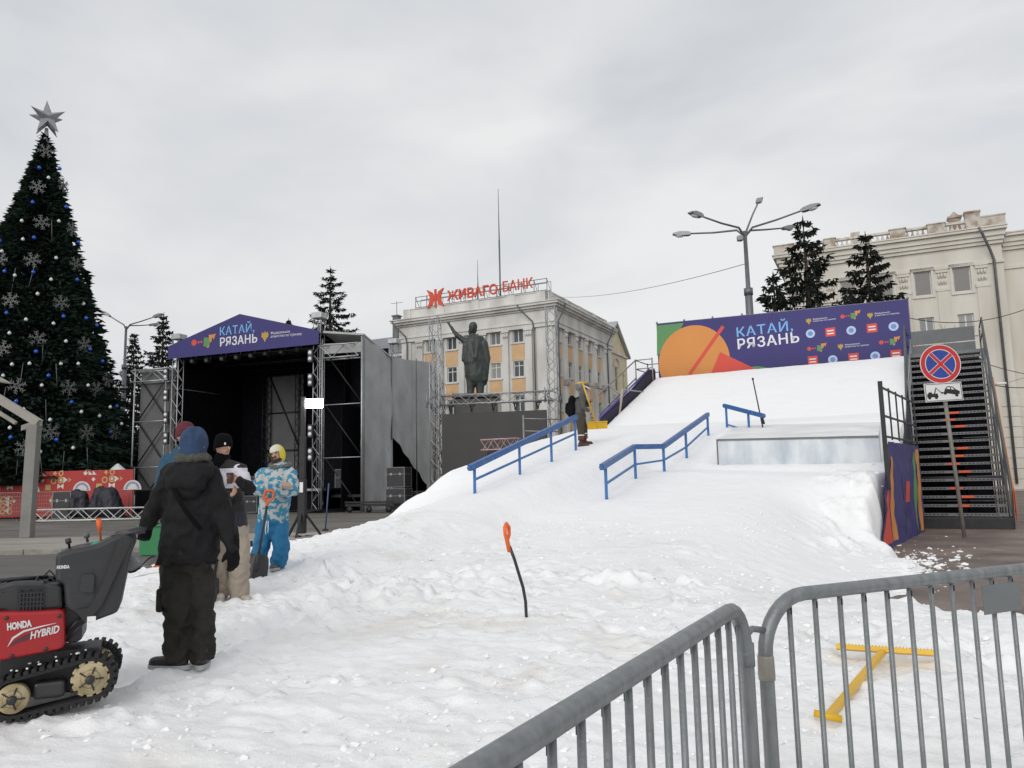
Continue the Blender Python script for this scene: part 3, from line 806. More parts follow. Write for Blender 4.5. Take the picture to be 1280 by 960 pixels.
a, b_ = wx(1208, 290), wx(1258, 280)
ped.box((a, .1, zb), (a + 1.0, .8, zb + 1.42)); ped.box((a - .06, .04, zb + 1.42), (a + 1.06, .86, zb + 1.55))
ped.box((a + 1.0, .15, zb), (b_, .7, zb + .95)); ped.box((a + 1.0, .1, zb + .95), (b_ + .05, .76, zb + 1.05))
ba.build('balustrade', [mix_mat('worn_white_plaster', (.33, .27, .22), (.58, .56, .52), 1.6, .34, .5, .95, .3, 12, 8)], wb); ped.build('parapet', [WORN], wb)
chm = MB()
cx_ = wx(1197.5, 275); chm.box((cx_ - .38, 2, zb - .3), (cx_ + .38, 2.8, zb + 1.75)); chm.box((cx_ - .5, 1.88, zb + 1.75), (cx_ + .5, 2.92, zb + 1.9)); chm.lathe([(.45, 0), (.06, .45)], (cx_, 2.4, zb + 1.9), 4)
chm.build('chimney', [WORN], wb); chm = MB()
cx_ = wx(1069, 295); chm.box((cx_ - .35, 2, zb - .3), (cx_ + .35, 2.7, zb + 1.75))
chm.build('chimney', [WORN], wb)
pp = MB()
xp, xq = wx(1240, 305), wx(1255, 400)
pp.tube([(wx(1228), -1.2, top - .05), (wx(1232), -1.05, top - .5), (wx(1241), -.45, top - 1.6), (wx(1245.5), -.25, top - 2.4), (wx(1245.5), -.25, .5)], .1, 7)
pp.build('rain_pipe', [PIPE], wb)
# wall lamp with arm
wl_ = thing('wall_lamp', 'small lamp on a thin wire in front of the cream wall', 'lamp', WF.M @ Vector((wx(1240, 488), -5.0, wz(1240, 488))), R(-25))
m_ = MB(); m_.rbox((-.35, -.13, -.07), (.25, .13, .07), .05); m_.build('lamp_head', [WHITE], wl_)
m_ = MB(); m_.bar((-2.6, 0, -.75), (-.3, 0, -.02), .015, 4); m_.bar((.2, 0, 0), (3.0, .4, .75), .012, 4); m_.build('span_wire', [BLACKM], wl_)
# ================================================================== ramp furniture
RF = Frame((RO.x, RO.y, 0), -PHI)
NAVY = mat('indigo_print', (.034, .028, .155), .6, 0, .1, .5, .5, 1.6)
ORANGE_P = mat('ochre_print', (.62, .25, .06), .6, 0, .06, .5)
GREEN_P = mat('green_print', (.10, .26, .10), .6, 0, .06, .5)
RED_P = mat('coral_print', (.62, .07, .045), .6, 0, .06, .5)
SKY_P = mat('sky_blue_print', (.17, .42, .75), .6, 0, .06, .5)
PALE_P = mat('pale_print', (.70, .71, .76), .6, 0, .06, .5)
GOLD_P = mat('gold_print', (.45, .30, .06), .6, 0, .06, .5)
BLUEP = mix_mat('blue_rail_paint', (.022, .10, .30), (.09, .17, .33), 9, .52, .74, .4, .05, 80, 9)
BLUEP2 = mat('worn_blue_paint', (.04, .15, .38), .5, 0, .2, 6)

def disc(mb, c, rx, rz, y0, y1, n=28, a0=0, a1=2 * PI, mi=0):
    full = abs(a1 - a0 - 2 * PI) < 1e-3
    pts = [(c[0] + rx * math.cos(a0 + (a1 - a0) * i / n), c[1] + rz * math.sin(a0 + (a1 - a0) * i / n)) for i in range(n if full else n + 1)]
    mb.yprism(pts, y0, y1, mi)
def train_logo(parent, x, z, s, y):
    """small colourful row: red ring, dots, green block, orange wave"""
    m1, m2, m3 = MB(), MB(), MB()
    disc(m1, (x - .62 * s, z), .15 * s, .15 * s, y - .004, y, 14); disc(m1, (x - .36 * s, z), .06 * s, .06 * s, y - .004, y, 10); disc(m1, (x - .2 * s, z), .06 * s, .06 * s, y - .004, y, 10)
    m2.yprism([(x - .08 * s, z - .22 * s), (x + .26 * s, z - .26 * s), (x + .3 * s, z + .16 * s), (x - .06 * s, z + .2 * s)], y - .006, y)
    m3.yprism([(x + .28 * s, z - .05 * s), (x + .36 * s, z - .05 * s), (x + .42 * s, z + .18 * s), (x + .5 * s, z + .05 * s), (x + .58 * s, z + .26 * s), (x + .62 * s, z + .34 * s), (x + .5 * s, z + .3 * s), (x + .2 * s, z + .3 * s)], y - .008, y)
    m3.yprism([(x + .1 * s, z - .3 * s), (x + .24 * s, z - .3 * s), (x + .2 * s, z - .18 * s)], y - .009, y)
    m1.build('logo_dots', [RED_P], parent); m2.build('logo_block', [GREEN_P], parent); m3.build('logo_wave', [ORANGE_P], parent)
def agency_logo(parent, x, z, s, y):
    """double headed eagle badge and two lines of lettering"""
    m = MB()
    m.yprism([(x - .16 * s, z + .2 * s), (x - .05 * s, z + .12 * s), (x, z + .24 * s), (x + .05 * s, z + .12 * s), (x + .16 * s, z + .2 * s), (x + .19 * s, z - .02 * s), (x + .08 * s, z - .12 * s), (x, z - .28 * s), (x - .08 * s, z - .12 * s), (x - .19 * s, z - .02 * s)], y - .004, y)
    m.build('eagle_badge', [GOLD_P], parent)
    lettering('Федеральное\nагентство по туризму', .155 * s, PALE_P, parent, T(x + .3 * s, y - .004, z + .05 * s) @ UPRIGHT, 'small_lettering', extrude=.002)
BN = Frame(RF.M @ Vector((0, 1.0, 0)), -PHI)
ban = thing('event_banner', 'wide indigo banner with orange disc and Cyrillic slogan above the snow ramp', 'banner', frame=BN)
bx0, bz0 = BN.xz(820.5, 405); bx1, bz1 = BN.xz(1134.5, 374)
zlow = 5.6
def BX(px, py): return BN.xz(px, py)
m_ = MB(); m_.yprism([(bx0, zlow), (bx1, zlow), (bx1, bz1), (bx0, bz0)], 0, .03); m_.build('sheet', [NAVY], ban)
# printed shapes, each a hair proud of the sheet
def clipz(pts): return [(min(max(p[0], bx0 + .01), bx1 - .01), max(p[1], zlow + .02)) for p in pts]
m_ = MB(); m_.yprism([BX(821, 407), BX(855, 403.5), BX(850, 412), BX(838, 430), (BX(821, 445)[0] + .01, BX(821, 445)[1])], -.004, -.0005); m_.build('green_shape', [GREEN_P], ban); m_ = MB()
cc = BX(945, 478); disc(m_, (cc[0], cc[1] - .25), 1.05, .95, -.004, -.0005, 26); m_.build('green_shape', [GREEN_P], ban)
oc = BX(867, 452); ro = BX(912, 440)[0] - oc[0]
pts = [(oc[0] + ro * math.cos(t_), oc[1] + ro * 1.02 * math.sin(t_)) for t_ in [2 * PI * i / 48 for i in range(48)]]
m_ = MB(); m_.yprism(clipz(pts), -.008, -.0045); m_.build('orange_disc', [ORANGE_P], ban)
m_ = MB(); m_.yprism([BX(900, 440), BX(942, 460), (BX(960, 468)[0], zlow + .1), (BX(884, 468)[0], zlow + .1)], -.012, -.0085)
m_.beam(Vector((BX(904, 408)[0], -.0105, BX(904, 408)[1])), Vector((BX(862, 468)[0], -.0105, BX(862, 468)[1])), .16, .003, 0, (0, 1, 0)); m_.build('red_shapes', [RED_P], ban)
a, b_ = BX(920, 421), BX(983, 421)
lettering('КАТАЙ,', 1.0, SKY_P, ban, T(a[0], -.01, BX(920, 421.5)[1]) @ UPRIGHT @ Matrix.Rotation(R(.9), 4, 'Z'), 'slogan', fit=BX(990, 412)[0] - a[0], cap=.40, bold=.012, spacing=1.12)
lettering('РЯЗАНЬ', 1.0, PALE_P, ban, T(a[0], -.01, BX(921, 437)[1]) @ UPRIGHT @ Matrix.Rotation(R(.9), 4, 'Z'), 'slogan', fit=BX(998, 430)[0] - a[0], cap=.43, heavy=.035, spacing=1.1)
s1 = .55
for px, py in ((1014, 401), (1091, 394), (1054, 433)): q = BX(px, py); agency_logo(ban, q[0] - .1, q[1], s1, -.001)
for px, py in ((1064, 394.5), (1022, 435), (1113, 427)): q = BX(px, py); train_logo(ban, q[0] + .02, q[1], s1 * 1.02, -.001)
for px, py in ((1038, 415), (1090, 410), (1016, 450.5), (1067, 447), (1120, 443)):
    q = BX(px, py); m_ = MB(); m_.yprism([(q[0] - .19, q[1] - .18), (q[0] + .19, q[1] - .18), (q[0] + .19, q[1] + .18), (q[0] - .19, q[1] + .18)], -.005, -.001); o = m_.build('red_logo', [RED_P], ban)
    m_ = MB(); 
    for z in (.03, -.09): m_.box((q[0] - .13, -.007, q[1] + z), (q[0] + .13, -.0055, q[1] + z + .05))
    m_.build('logo_bars', [PALE_P], o)
for px, py in ((1013, 417), (1064, 413), (1117, 408), (1041, 449.5), (1094, 445)):
    q = BX(px, py); m_ = MB(); disc(m_, q, .18, .18, -.005, -.001, 22); o = m_.build('round_logo', [mat('pale_blue_print', (.45, .55, .75), .6, 0, .05, 1)], ban)
    m_ = MB(); disc(m_, q, .10, .10, -.0075, -.0055, 18); o2 = m_.build('logo_core', [mat('mid_blue_print', (.16, .27, .55), .6, 0, .05, 1)], o)
fr = MB()
for i in range(9):
    x = bx0 + (bx1 - bx0) * i / 8; zz = bz0 + (bz1 - bz0) * i / 8
    fr.bar((x, .09, 4.5), (x, .09, zz + .12), .028, 6)
    fr.ball((x, .06, zz + .06), .05, 6)
for z0_ in (0, -1.1): fr.bar((bx0, .08, bz0 + z0_ + .01), (bx1, .08, bz1 + z0_ + .01), .028, 6)
fr.build('scaffold_frame', [GALV], ban)
# platform behind the lip, carried on scaffold legs
dk = thing('start_platform', 'scaffold start platform behind the banner at the top of the ramp', 'platform', frame=RF)
m_ = MB(); m_.box((-10.3, .3, 5.55), (.1, 4, 5.68)); m_.build('deck', [BLACKM], dk)
m_ = MB()
for x in (-10.2, -6.8, -3.4, 0):
    for y in (.5, 2.2, 3.9): m_.bar((x, y, 0), (x, y, 5.55), .03, 6)
for y in (.5, 3.9):
    for x in (-10.2, -6.8, -3.4): m_.bar((x, y, .2), (x + 3.4, y, 5.3), .024, 5)
m_.build('scaffold_legs', [GALV], dk)
# railing at the top left corner
lr = thing('platform_railing', 'scaffold guard rail on the top left corner of the ramp', 'railing', frame=RF)
m_ = MB()
for x in (-10.9, -10.12, ): 
    for y in (-.2, 1.4): m_.bar((x, y, 5.2), (x, y, 6.85), .03, 6)
for z in (6.8, 6.4): m_.bar((-10.9, -.2, z), (-10.1, -.2, z), .025, 6); m_.bar((-10.9, -.2, z), (-10.9, 1.4, z), .025, 6); m_.bar((-10.9, 1.4, z), (-10.1, 1.4, z), .025, 6)
m_.beam((-10.9, -.2, 6.8), (-10.9, -4.5, 4.9), .04, .05); m_.beam((-10.9, -.2, 6.0), (-10.9, -4.5, 4.1), .04, .05)
m_.build('rails', [GALV], lr)
# scrim along the left edge of the run-in
ls = thing('side_scrim', 'indigo scrim with black lining along the left edge of the steep run-in', 'scrim', frame=RF)
prof = [(.2, 5.9), (-.5, 5.72), (-3, 4.68), (-6.2, 3.4)]
m_ = MB(); top_ = [(y, z + .48 + .1 * math.sin(i * 1.9)) for i, (y, z) in enumerate(prof)]
m_.prism(top_ + [(-6.2, 0), (.2, 0)], lambda p: (-WID - .10, p[0], p[1]), lambda p: (-WID - .14, p[0], p[1])); m_.build('printed_face', [NAVY], ls)
m_ = MB(); m_.prism([(y, z - .05) for y, z in top_] + [(y, z - .3) for y, z in reversed(prof)], lambda p: (-WID - .06, p[0], p[1]), lambda p: (-WID - .095, p[0], p[1])); m_.build('lining', [mat('dark_scrim', (.012, .011, .03), .8)], ls)
m_ = MB()
for (y, z) in top_: m_.bar((-WID - .12, y, 0), (-WID - .12, y, z + .04), .03, 6)
m_.bar((-WID - .12,) + top_[1], (-WID - .12,) + top_[3], .04, 6); m_.build('posts', [mat('purple_paint', (.09, .07, .26), .6)], ls)
# brace leaning beside it
br_ = thing('scaffold_brace', 'pale diagonal scaffold pole leaning left of the indigo scrim', 'pole')
a, b_ = at(757, 534, 29.2), at(778, 487, 30.5); a.z = 1.0
m_ = MB(); m_.bar(a, b_, .06, 6); m_.build('pole', [mat('pale_wood', (.42, .36, .28), .8)], br_); m_ = MB(); m_.bar(b_, b_ + Vector((.9, .4, -.06)), .03, 5); m_.bar(b_ + Vector((0, 0, -.3)), b_ + Vector((-.5, .2, .2)), .03, 5); m_.build('couplers', [GALV], br_)

# ---- jump box
jb = thing('jump_box', 'long grey plywood box with a greyish snow top on the ramp', 'box', frame=RF)
YB = -12.6
xl = RF.xz(898, 570, YB)[0]; xr = min(-.16, RF.xz(1100, 565, YB)[0])
zf0 = 1.5; zfl = RF.xz(898, 549, YB)[1]; zfr = RF.xz(1099, 544.5, YB)[1]
yb2 = -7.2; bl = RF.hit(925, 531, 1, yb2); brr = RF.hit(1101, 526, 1, yb2)
m_ = MB(); m_.add([(xl, YB, zf0), (xr, YB, zf0), (xr, YB, zfr), (xl, YB, zfl), (xl, YB + .04, zf0), (xr, YB + .04, zf0), (xr, YB + .04, zfr), (xl, YB + .04, zfl)], [(0, 1, 2, 3), (7, 6, 5, 4), (0, 4, 5, 1), (1, 5, 6, 2), (2, 6, 7, 3), (3, 7, 4, 0)])
PLY = mix_mat('scuffed_white_plywood', (.38, .43, .48), (.64, .67, .69), 2.2, .3, .6, .55, .08, 30, 9, (1, 1, .4))
m_.build('front_panel', [PLY], jb)
N1, N2 = 26, 26; m_ = MB(); vs, fs = [], []
for i in range(N1 + 1):
    for j in range(N2 + 1):
        u, v = i / N1, j / N2
        p0 = Vector((xl, YB + .02, zfl + .012)).lerp(Vector((xr, YB + .02, zfr + .012)), u); p1 = bl.lerp(brr, u)
        p = p0.lerp(p1, v); p.z += .05 * noise.noise(p * 1.3) * math.sin(PI * min(1, v * 1.2)) + .03 * math.sin(PI * v)
        vs.append(p)
fs = [(i * (N2 + 1) + j, (i + 1) * (N2 + 1) + j, (i + 1) * (N2 + 1) + j + 1, i * (N2 + 1) + j + 1) for i in range(N1) for j in range(N2)]
o_ = len(vs)
# skirt down into the ramp
edge = [i * (N2 + 1) for i in range(N1 + 1)] + [N1 * (N2 + 1) + j for j in range(1, N2 + 1)] + [i * (N2 + 1) + N2 for i in range(N1 - 1, -1, -1)] + [j for j in range(N2 - 1, 0, -1)]
for e_ in edge: p = Vector(vs[e_]); vs.append(Vector((p.x, p.y + (.03 if abs(p.y - YB) < .05 else 0), 1.45)))
ne = len(edge)
for i in range(ne): fs.append((edge[(i + 1) % ne], edge[i], o_ + i, o_ + (i + 1) % ne))
SNOWT = mix_mat('greyer_snow', (.66, .66, .66), (.83, .835, .84), .8, .35, .7, .8, .25, 30, 8)  # mottled pale greys, set greyer than the ramp snow around it
m_.add(vs, fs, 0, False); m_.build('snow_top', [SNOWT], jb)
m_ = MB(); m_.box((xl - .03, YB - .02, zf0), (xl - .004, YB + .05, zfl)); m_.beam((xl, YB - .012, zfl - .02), (xr, YB - .012, zfr - .02), .018, .05); m_.build('metal_edge', [PIPE], jb)

# ---- blue slide rails
def slide_rail(name, lab, pts, posts, low, sec=.09):
    """pts: top line; posts: (top, bottom) pairs; low: lower rail"""
    o = pts[0].copy(); o.z = 0
    r_ = thing(name, lab, 'rail', o, 0, 'blue slide rails on the snow ramp'); t0 = -o
    m = MB()
    for a, b in zip(pts, pts[1:]): m.beam(a + t0, b + t0, sec, sec * 1.35)
    for p in pts: m.ball(p + t0, sec * .62, 8)
    m.build('top_bar', [BLUEP], r_)
    for a, b in posts: q = MB(); q.beam(a + t0, Vector((b.x, b.y, b.z - .15)) + t0, .06, .06, 0, (1, 0, 0)); q.build('post', [BLUEP2], r_)
    m = MB()
    for a, b in zip(low, low[1:]): m.beam(a + t0, b + t0, .035, .045)
    m.build('lower_bar', [BLUEP2], r_)
def railpts(spec): return [at(*s_) for s_ in spec]
Lr = [(587, 585, 15.6), (720, 521, 20.3)]
lp = railpts(Lr)
def along(a, b, k): return a.lerp(b, k)
posts = []
for px, k in ((592, .035), (643, .40), (684, .71), (719, .985)):
    a = along(lp[0], lp[1], k); g = snow_h(a.x, a.y); posts.append((a, Vector((a.x, a.y, g))))
low = [posts[0][0].lerp(posts[0][1], .5), posts[-1][0].lerp(posts[-1][1], .5)]
slide_rail('slide_rail', 'long straight blue slide rail on the left lane of the ramp', lp, posts, low)
kp = railpts([(752, 584, 15.8), (793, 558.5, 18.3), (829, 558, 19.3), (885, 518, 23.0)])
posts = []
for a in (along(kp[0], kp[1], .1), kp[1], kp[2], along(kp[2], kp[3], .45), along(kp[2], kp[3], .98)): posts.append((a, Vector((a.x, a.y, snow_h(a.x, a.y)))))
low = [a.lerp(b, .55) for a, b in posts[:3]] + [a.lerp(b, .6) for a, b in posts[3:]]
slide_rail('slide_rail', 'kinked blue slide rail with a level middle in the ramp centre', kp, posts, low)
fp = railpts([(905, 507, 24.4), (955, 520, 22.6)])
posts = [(along(fp[0], fp[1], k), along(fp[0], fp[1], k) + Vector((0, 0, -.75))) for k in (.05, .62)]
slide_rail('slide_rail', 'short blue slide rail partly hidden behind the jump box', fp, posts, [a.lerp(b, .78) for a, b in posts])

# ---- right side: scrim and black railing
YN, YFAR = -14.75, -9.2
rs = thing('side_banner', 'crumpled indigo banner with orange and red shapes on the right flank of the ramp', 'banner', frame=RF)
NU, NV = 40, 30
def scr(u, v):
    y = YN + (YFAR - YN) * u; zt_ = 2.25 if u > .05 else 2.25
    # near edge slants: the bottom comes forward
    y += -.9 * (1 - v) * (1 - u) + .9 * v * (1 - u)
    z = .0 + (zt_ - .0) * v
    f = .05 * noise.noise(Vector((y * 1.6, z * .9, 3))) + .03 * noise.noise(Vector((y * 4, z * 3, 8)))
    return Vector((-.27 + .60 * (y + 15.7) / 6.5 + f, y, z))
def strip(fn, nu, nv, th=.012):
    vs, fs = [], []
    for s_ in (0, th):
        for i in range(nu + 1):
            for j in range(nv + 1): p = fn(i / nu, j / nv); vs.append(p + Vector((s_, 0, 0)))
    o2 = (nu + 1) * (nv + 1)
    for i in range(nu):
        for j in range(nv):
            q = (i * (nv + 1) + j, (i + 1) * (nv + 1) + j, (i + 1) * (nv + 1) + j + 1, i * (nv + 1) + j + 1)
            fs += [tuple(reversed(q)), tuple(k + o2 for k in q)]
    return vs, fs
m_ = MB(); vs, fs = strip(scr, NU, NV); m_.add(vs, fs, 0, True); m_.build('sheet', [NAVY], rs)
def patchs(fn2, nu, nv, m, nm, off):
    def g(a, b): u, v = fn2(a, b); p = scr(u, v); p.x += off; return p
    q = MB(); vs, fs = strip(g, nu, nv, .004); q.add(vs, fs, 0, True); q.build(nm, [m], rs)
patchs(lambda a, b: (.02 + .20 * a * (1 - b) + .26 * b * .0 + .0 * a + .24 * b * a * .2 + .03 * b, .05 + .62 * b * (1 - .3 * a)), 10, 14, RED_P, 'red_shape', .014)
patchs(lambda a, b: (.22 * (1 - b) + .04 * b + .10 * a * (1 - .6 * b) * 1.0, .05 + .80 * b), 8, 16, ORANGE_P, 'orange_shape', .02)
patchs(lambda a, b: (.74 + .06 * a, .02 + .9 * b), 4, 16, GREEN_P, 'green_shape', .014)
patchs(lambda a, b: (.86 + .10 * a, .02 + .94 * b), 4, 16, ORANGE_P, 'orange_edge', .014)
patchs(lambda a, b: (.50 + .08 * a, .38 + .22 * b), 4, 6, RED_P, 'red_logo', .014)
rr = thing('ramp_railing', 'black metal guard rail above the right side banner of the ramp', 'railing', frame=RF)
m_ = MB(); y0, y1 = -14.3, -9.3; zb_, zt_ = 2.3, 3.42; rxx = lambda y: -.12 + .45 * (y + 14.3) / 5
for z in (zb_ + .05, zt_ - .62, zt_): m_.beam((rxx(y0), y0, z), (rxx(y1), y1, z), .03, .045)
m_.build('rails', [BLACKM], rr)
m_ = MB(); m_.beam((rxx(y0), y0 - .06, 1.2), (rxx(y0), y0 - .06, zt_ + .12), .09, .09, 0, (0, 1, 0)); m_.build('end_post', [BLACKM], rr)
for i in range(1, 6): q = MB(); y = y0 + (y1 - y0) * i / 5; q.beam((rxx(y), y, zb_), (rxx(y), y, zt_ + .06), .036, .036, 0, (0, 1, 0)); q.build('post', [BLACKM], rr)
# flank wall under the deck so that the ramp is solid from the side
fk = thing('ramp_flank', 'dark scaffold sheeting closing the right side of the steep run-in', 'sheeting', frame=RF)
m_ = MB(); m_.prism([(0, 5.85), (-6, 3.38), (-9.5, 2.4), (-12.4, 1.5), (-12.4, 0), (0, 0)], lambda p: (.02, p[0], p[1]), lambda p: (.05, p[0], p[1])); m_.build('sheet', [mat('dark_sheeting', (.02, .02, .05), .8)], fk)
m_ = MB()
for y in (-.1, -2.5, -5): m_.bar((.1, y, 0), (.1, y, 6.6 + y * .42), .03, 6)
for y0, y1, z in ((-.1, -5, 6.5), ): m_.bar((.1, y0, z), (.1, y1, z - 2.0), .025, 6); m_.bar((.1, y0, z - .5), (.1, y1, z - 2.5), .025, 6)
m_.build('scaffold_tubes', [GALV], fk)

# ---- scaffold stairs
SL = atz(1143.5, 660.5, 0); SRt = at(1262, 655, SL.y - 1.75)
SF = Frame(Vector((SL.x, SL.y, 0)), -PHI)
st = thing('scaffold_stairs', 'tall steel scaffold staircase with perforated treads right of the ramp', 'stairs', frame=SF)
SWD = SF.xz(1262, 655, 0)[0]
PERF = mat('perforated_steel', (.155, .16, .165), .55, .4, .15, 6)
NS = 23; RISE, RUN = .235, .285; Z0 = .3
m_ = MB(); m_.rbox((-.02, -.02, -.05), (SWD + .1, .5, .3), .02); m_.build('base_beam', [BLACKM], st)
step_me = None
for i in range(NS):
    if step_me is None:
        q = MB(); q.box((0, 0, -.045), (SWD, .23, 0)); q.box((0, -.012, -.075), (SWD, -.001, 0))
        k = 0; x = .15
        while x < SWD - .2:
            if (int(x * 4) % 5) != 3: q.box((x, -.016, -.05), (x + .06, -.0125, -.022), 1)
            x += .1
        step_me = q.data('step', [PERF, BLACKM])
    o = link('step', step_me, st); o.location = (.02, .35 + i * RUN, Z0 + .1 + i * RISE)
YT, ZT = .35 + NS * RUN, Z0 + .1 + NS * RISE
m_ = MB()
for x in (-.03, SWD + .07): m_.beam((x, .3, Z0 - .05), (x, YT, ZT - .08), .05, .22)
m_.build('stringers', [MATS['perforated_steel']], st)
m_ = MB(); m_.box((0, YT, ZT - .12), (SWD, YT + 2.5, ZT)); m_.build('landing', [PERF], st)
m_ = MB()
for x in (-.08, SWD + .12):
    for i, y in enumerate((.3, 2.0, 3.7, 5.4, YT, YT + 2.4)):
        zz = Z0 + min(NS, max(0, (y - .35) / RUN)) * RISE
        m_.bar((x, y, -.02), (x, y, zz + 1.15), .028, 6)
    for h in (1.1, .6): m_.bar((x, .3, Z0 + h), (x, YT, ZT + h), .026, 6); m_.bar((x, YT, ZT + h), (x, YT + 2.4, ZT + h), .026, 6)
for y in (2.0, 3.7, 5.4, YT):
    zz = Z0 + (y - .35) / RUN * RISE - .3
    m_.bar((-.08, y, zz), (SWD + .12, y, zz), .025, 6)
    m_.bar((-.08, y, zz * .5), (SWD + .12, y, zz * .5), .02, 5)
m_.build('scaffold_tubes', [mat('dull_steel', (.13, .135, .14), .6, .4, .2, 5)], st)
m_ = MB(); m_.box((.05, YT + 2.3, ZT + .1), (SWD - .05, YT + 2.33, ZT + .62)); m_.box((.05, YT + 2.3, ZT + .66), (SWD - .05, YT + 2.33, ZT + 1.2)); m_.build('back_panels', [mat('grey_panel', (.13, .135, .14), .6)], st)
m_ = MB(); m_.prism([(.5, .15), (4.5, .15), (YT, 1.5), (YT, ZT - .2), (.5, .5)], lambda p: (SWD * .62, p[0] + .9, p[1] * .9), lambda p: (SWD * .62 + .02, p[0] + .9, p[1] * .9)); 
m_.box((.05, YT + .3, 0), (SWD, YT + .34, ZT - .3)); m_.build('dark_backing', [BLACKF], st)
m_ = MB(); m_.prism([(.3, .5), (YT * .62, .5 + NS * RISE * .62), (YT * .62, 1.15 + NS * RISE * .62), (.3, 1.25)], lambda p: (SWD + .16, p[0], p[1]), lambda p: (SWD + .18, p[0], p[1])); m_.build('orange_scrim', [ORANGE_P], st)
m_ = MB(); m_.prism([(.1, .15), (1.3, .9), (1.3, 1.6), (.1, .95)], lambda p: (SWD + .185, p[0], p[1]), lambda p: (SWD + .2, p[0], p[1])); m_.build('red_scrim', [RED_P], st)
for i in (1, 2, 3, 5, 6, 7, 8, 11, 12, 13):
    m_ = MB()
    x = SWD * (.42 + .06 * ((i * 7) % 3)); y = .35 + i * RUN; z = Z0 + .1 + i * RISE; m_.box((x, y - .022, z - .07), (x + .3, y - .0165, z - .005)); m_.build('orange_tape', [mat('orange_tape', (.75, .10, .03), .6)], st)
# ================================================================== concert stage
GF0 = atz(452, 640, 0); GF0 = at(452, 637, 44); GF0.z = 0
SG = Frame(GF0, -19)
stage = thing('concert_stage', 'roofed black concert stage with indigo gable banner and grey side curtain', 'stage', frame=SG)
GREYF = mix_mat('grey_curtain', (.37, .375, .378), (.48, .485, .488), .7, .3, .7, .85, .15, 6, 6)
GREYD = mat('dark_grey_curtain', (.12, .122, .125), .9, 0, .2, .6)
def sx_(px, py=560, y=0): return SG.xz(px, py, y)[0]
xLW, xLT0, xLT1, xRT0, xRT1 = sx_(165.5), sx_(212), sx_(224), sx_(391), sx_(402)
zTop = SG.xz(452, 420)[1]; zHead = SG.xz(420, 455)[1]; DZ = 1.35; DEP = 10.0
# gable banner
gp = [SG.xz(*p, -.35) for p in ((210, 449), (210.5, 433), (300, 392.5), (399, 413), (398.5, 430))]
m_ = MB(); m_.yprism(gp, -.38, -.34); gb = m_.build('gable_banner', [NAVY], stage)
q0, q1 = SG.xz(274, 417.5, -.4), SG.xz(320, 431, -.4)
lettering('КАТАЙ,', .9, SKY_P, gb, T(q0[0], -.395, SG.xz(274, 419.5, -.4)[1]) @ UPRIGHT @ Matrix.Rotation(R(1), 4, 'Z'), 'slogan', fit=SG.xz(317, 417, -.4)[0] - q0[0], cap=.50, bold=.012, spacing=1.1)
q2 = SG.xz(274, 433, -.4)
lettering('РЯЗАНЬ', .95, PALE_P, gb, T(q2[0], -.395, q2[1] - .02) @ UPRIGHT @ Matrix.Rotation(R(1), 4, 'Z'), 'slogan', fit=SG.xz(320.5, 430, -.4)[0] - q2[0], cap=.52, heavy=.035, spacing=1.05)
q3 = SG.xz(331, 420, -.4); agency_logo(gb, q3[0], q3[1], 1.35, -.385)
q4 = SG.xz(256, 427, -.4); train_logo(gb, q4[0], q4[1], 1.35, -.385)
# roof sheets
xm = gp[2][0]; zr = gp[2][1]
rf = MB()
for (a, b_) in (((gp[1][0], gp[1][1] - .1), (xm, zr - .08)), ((xm, zr - .08), (gp[3][0], gp[3][1] - .1))):
    rf.prism([a, b_, (b_[0], b_[1] - .06), (a[0], a[1] - .06)], lambda p: (p[0], -.3, p[1]), lambda p: (p[0], DEP * .6, p[1]))
rf.build('roof', [mat('dark_roof_sheet', (.10, .10, .11), .7, 0, .2, .5)], stage)
# ceiling grid trusses
tr_ = MB()
zc = gp[0][1] + .25
for y in (.4, 3.6, 6.8): tr_.truss((xLT0, y, zc), (xRT1, y, zc), .5, .035, step=.9)
tr_.build('ceiling_truss', [mat('dark_truss', (.05, .05, .055), .5, .5, .2, 4)], stage)
# towers
for x in ((xLT0 + xLT1) / 2, (xRT0 + xRT1) / 2):
    for y in (.1, DEP - .4):
        ztw = SG.xz(400, 398)[1] if x > -8 else SG.xz(218, 425)[1]
        m_ = MB(); m_.truss((x, y, 0), (x, y, ztw), .46, .03, up=(0, 1, 0), step=.55); m_.rbox((x - .35, y - .35, ztw), (x + .35, y + .35, ztw + .35), .03); m_.build('tower_truss', [ALU], stage)
        m_ = MB(); m_.box((x - .5, y - .5, 0), (x + .5, y + .5, .09)); m_.build('base_plate', [BLACKM], stage)
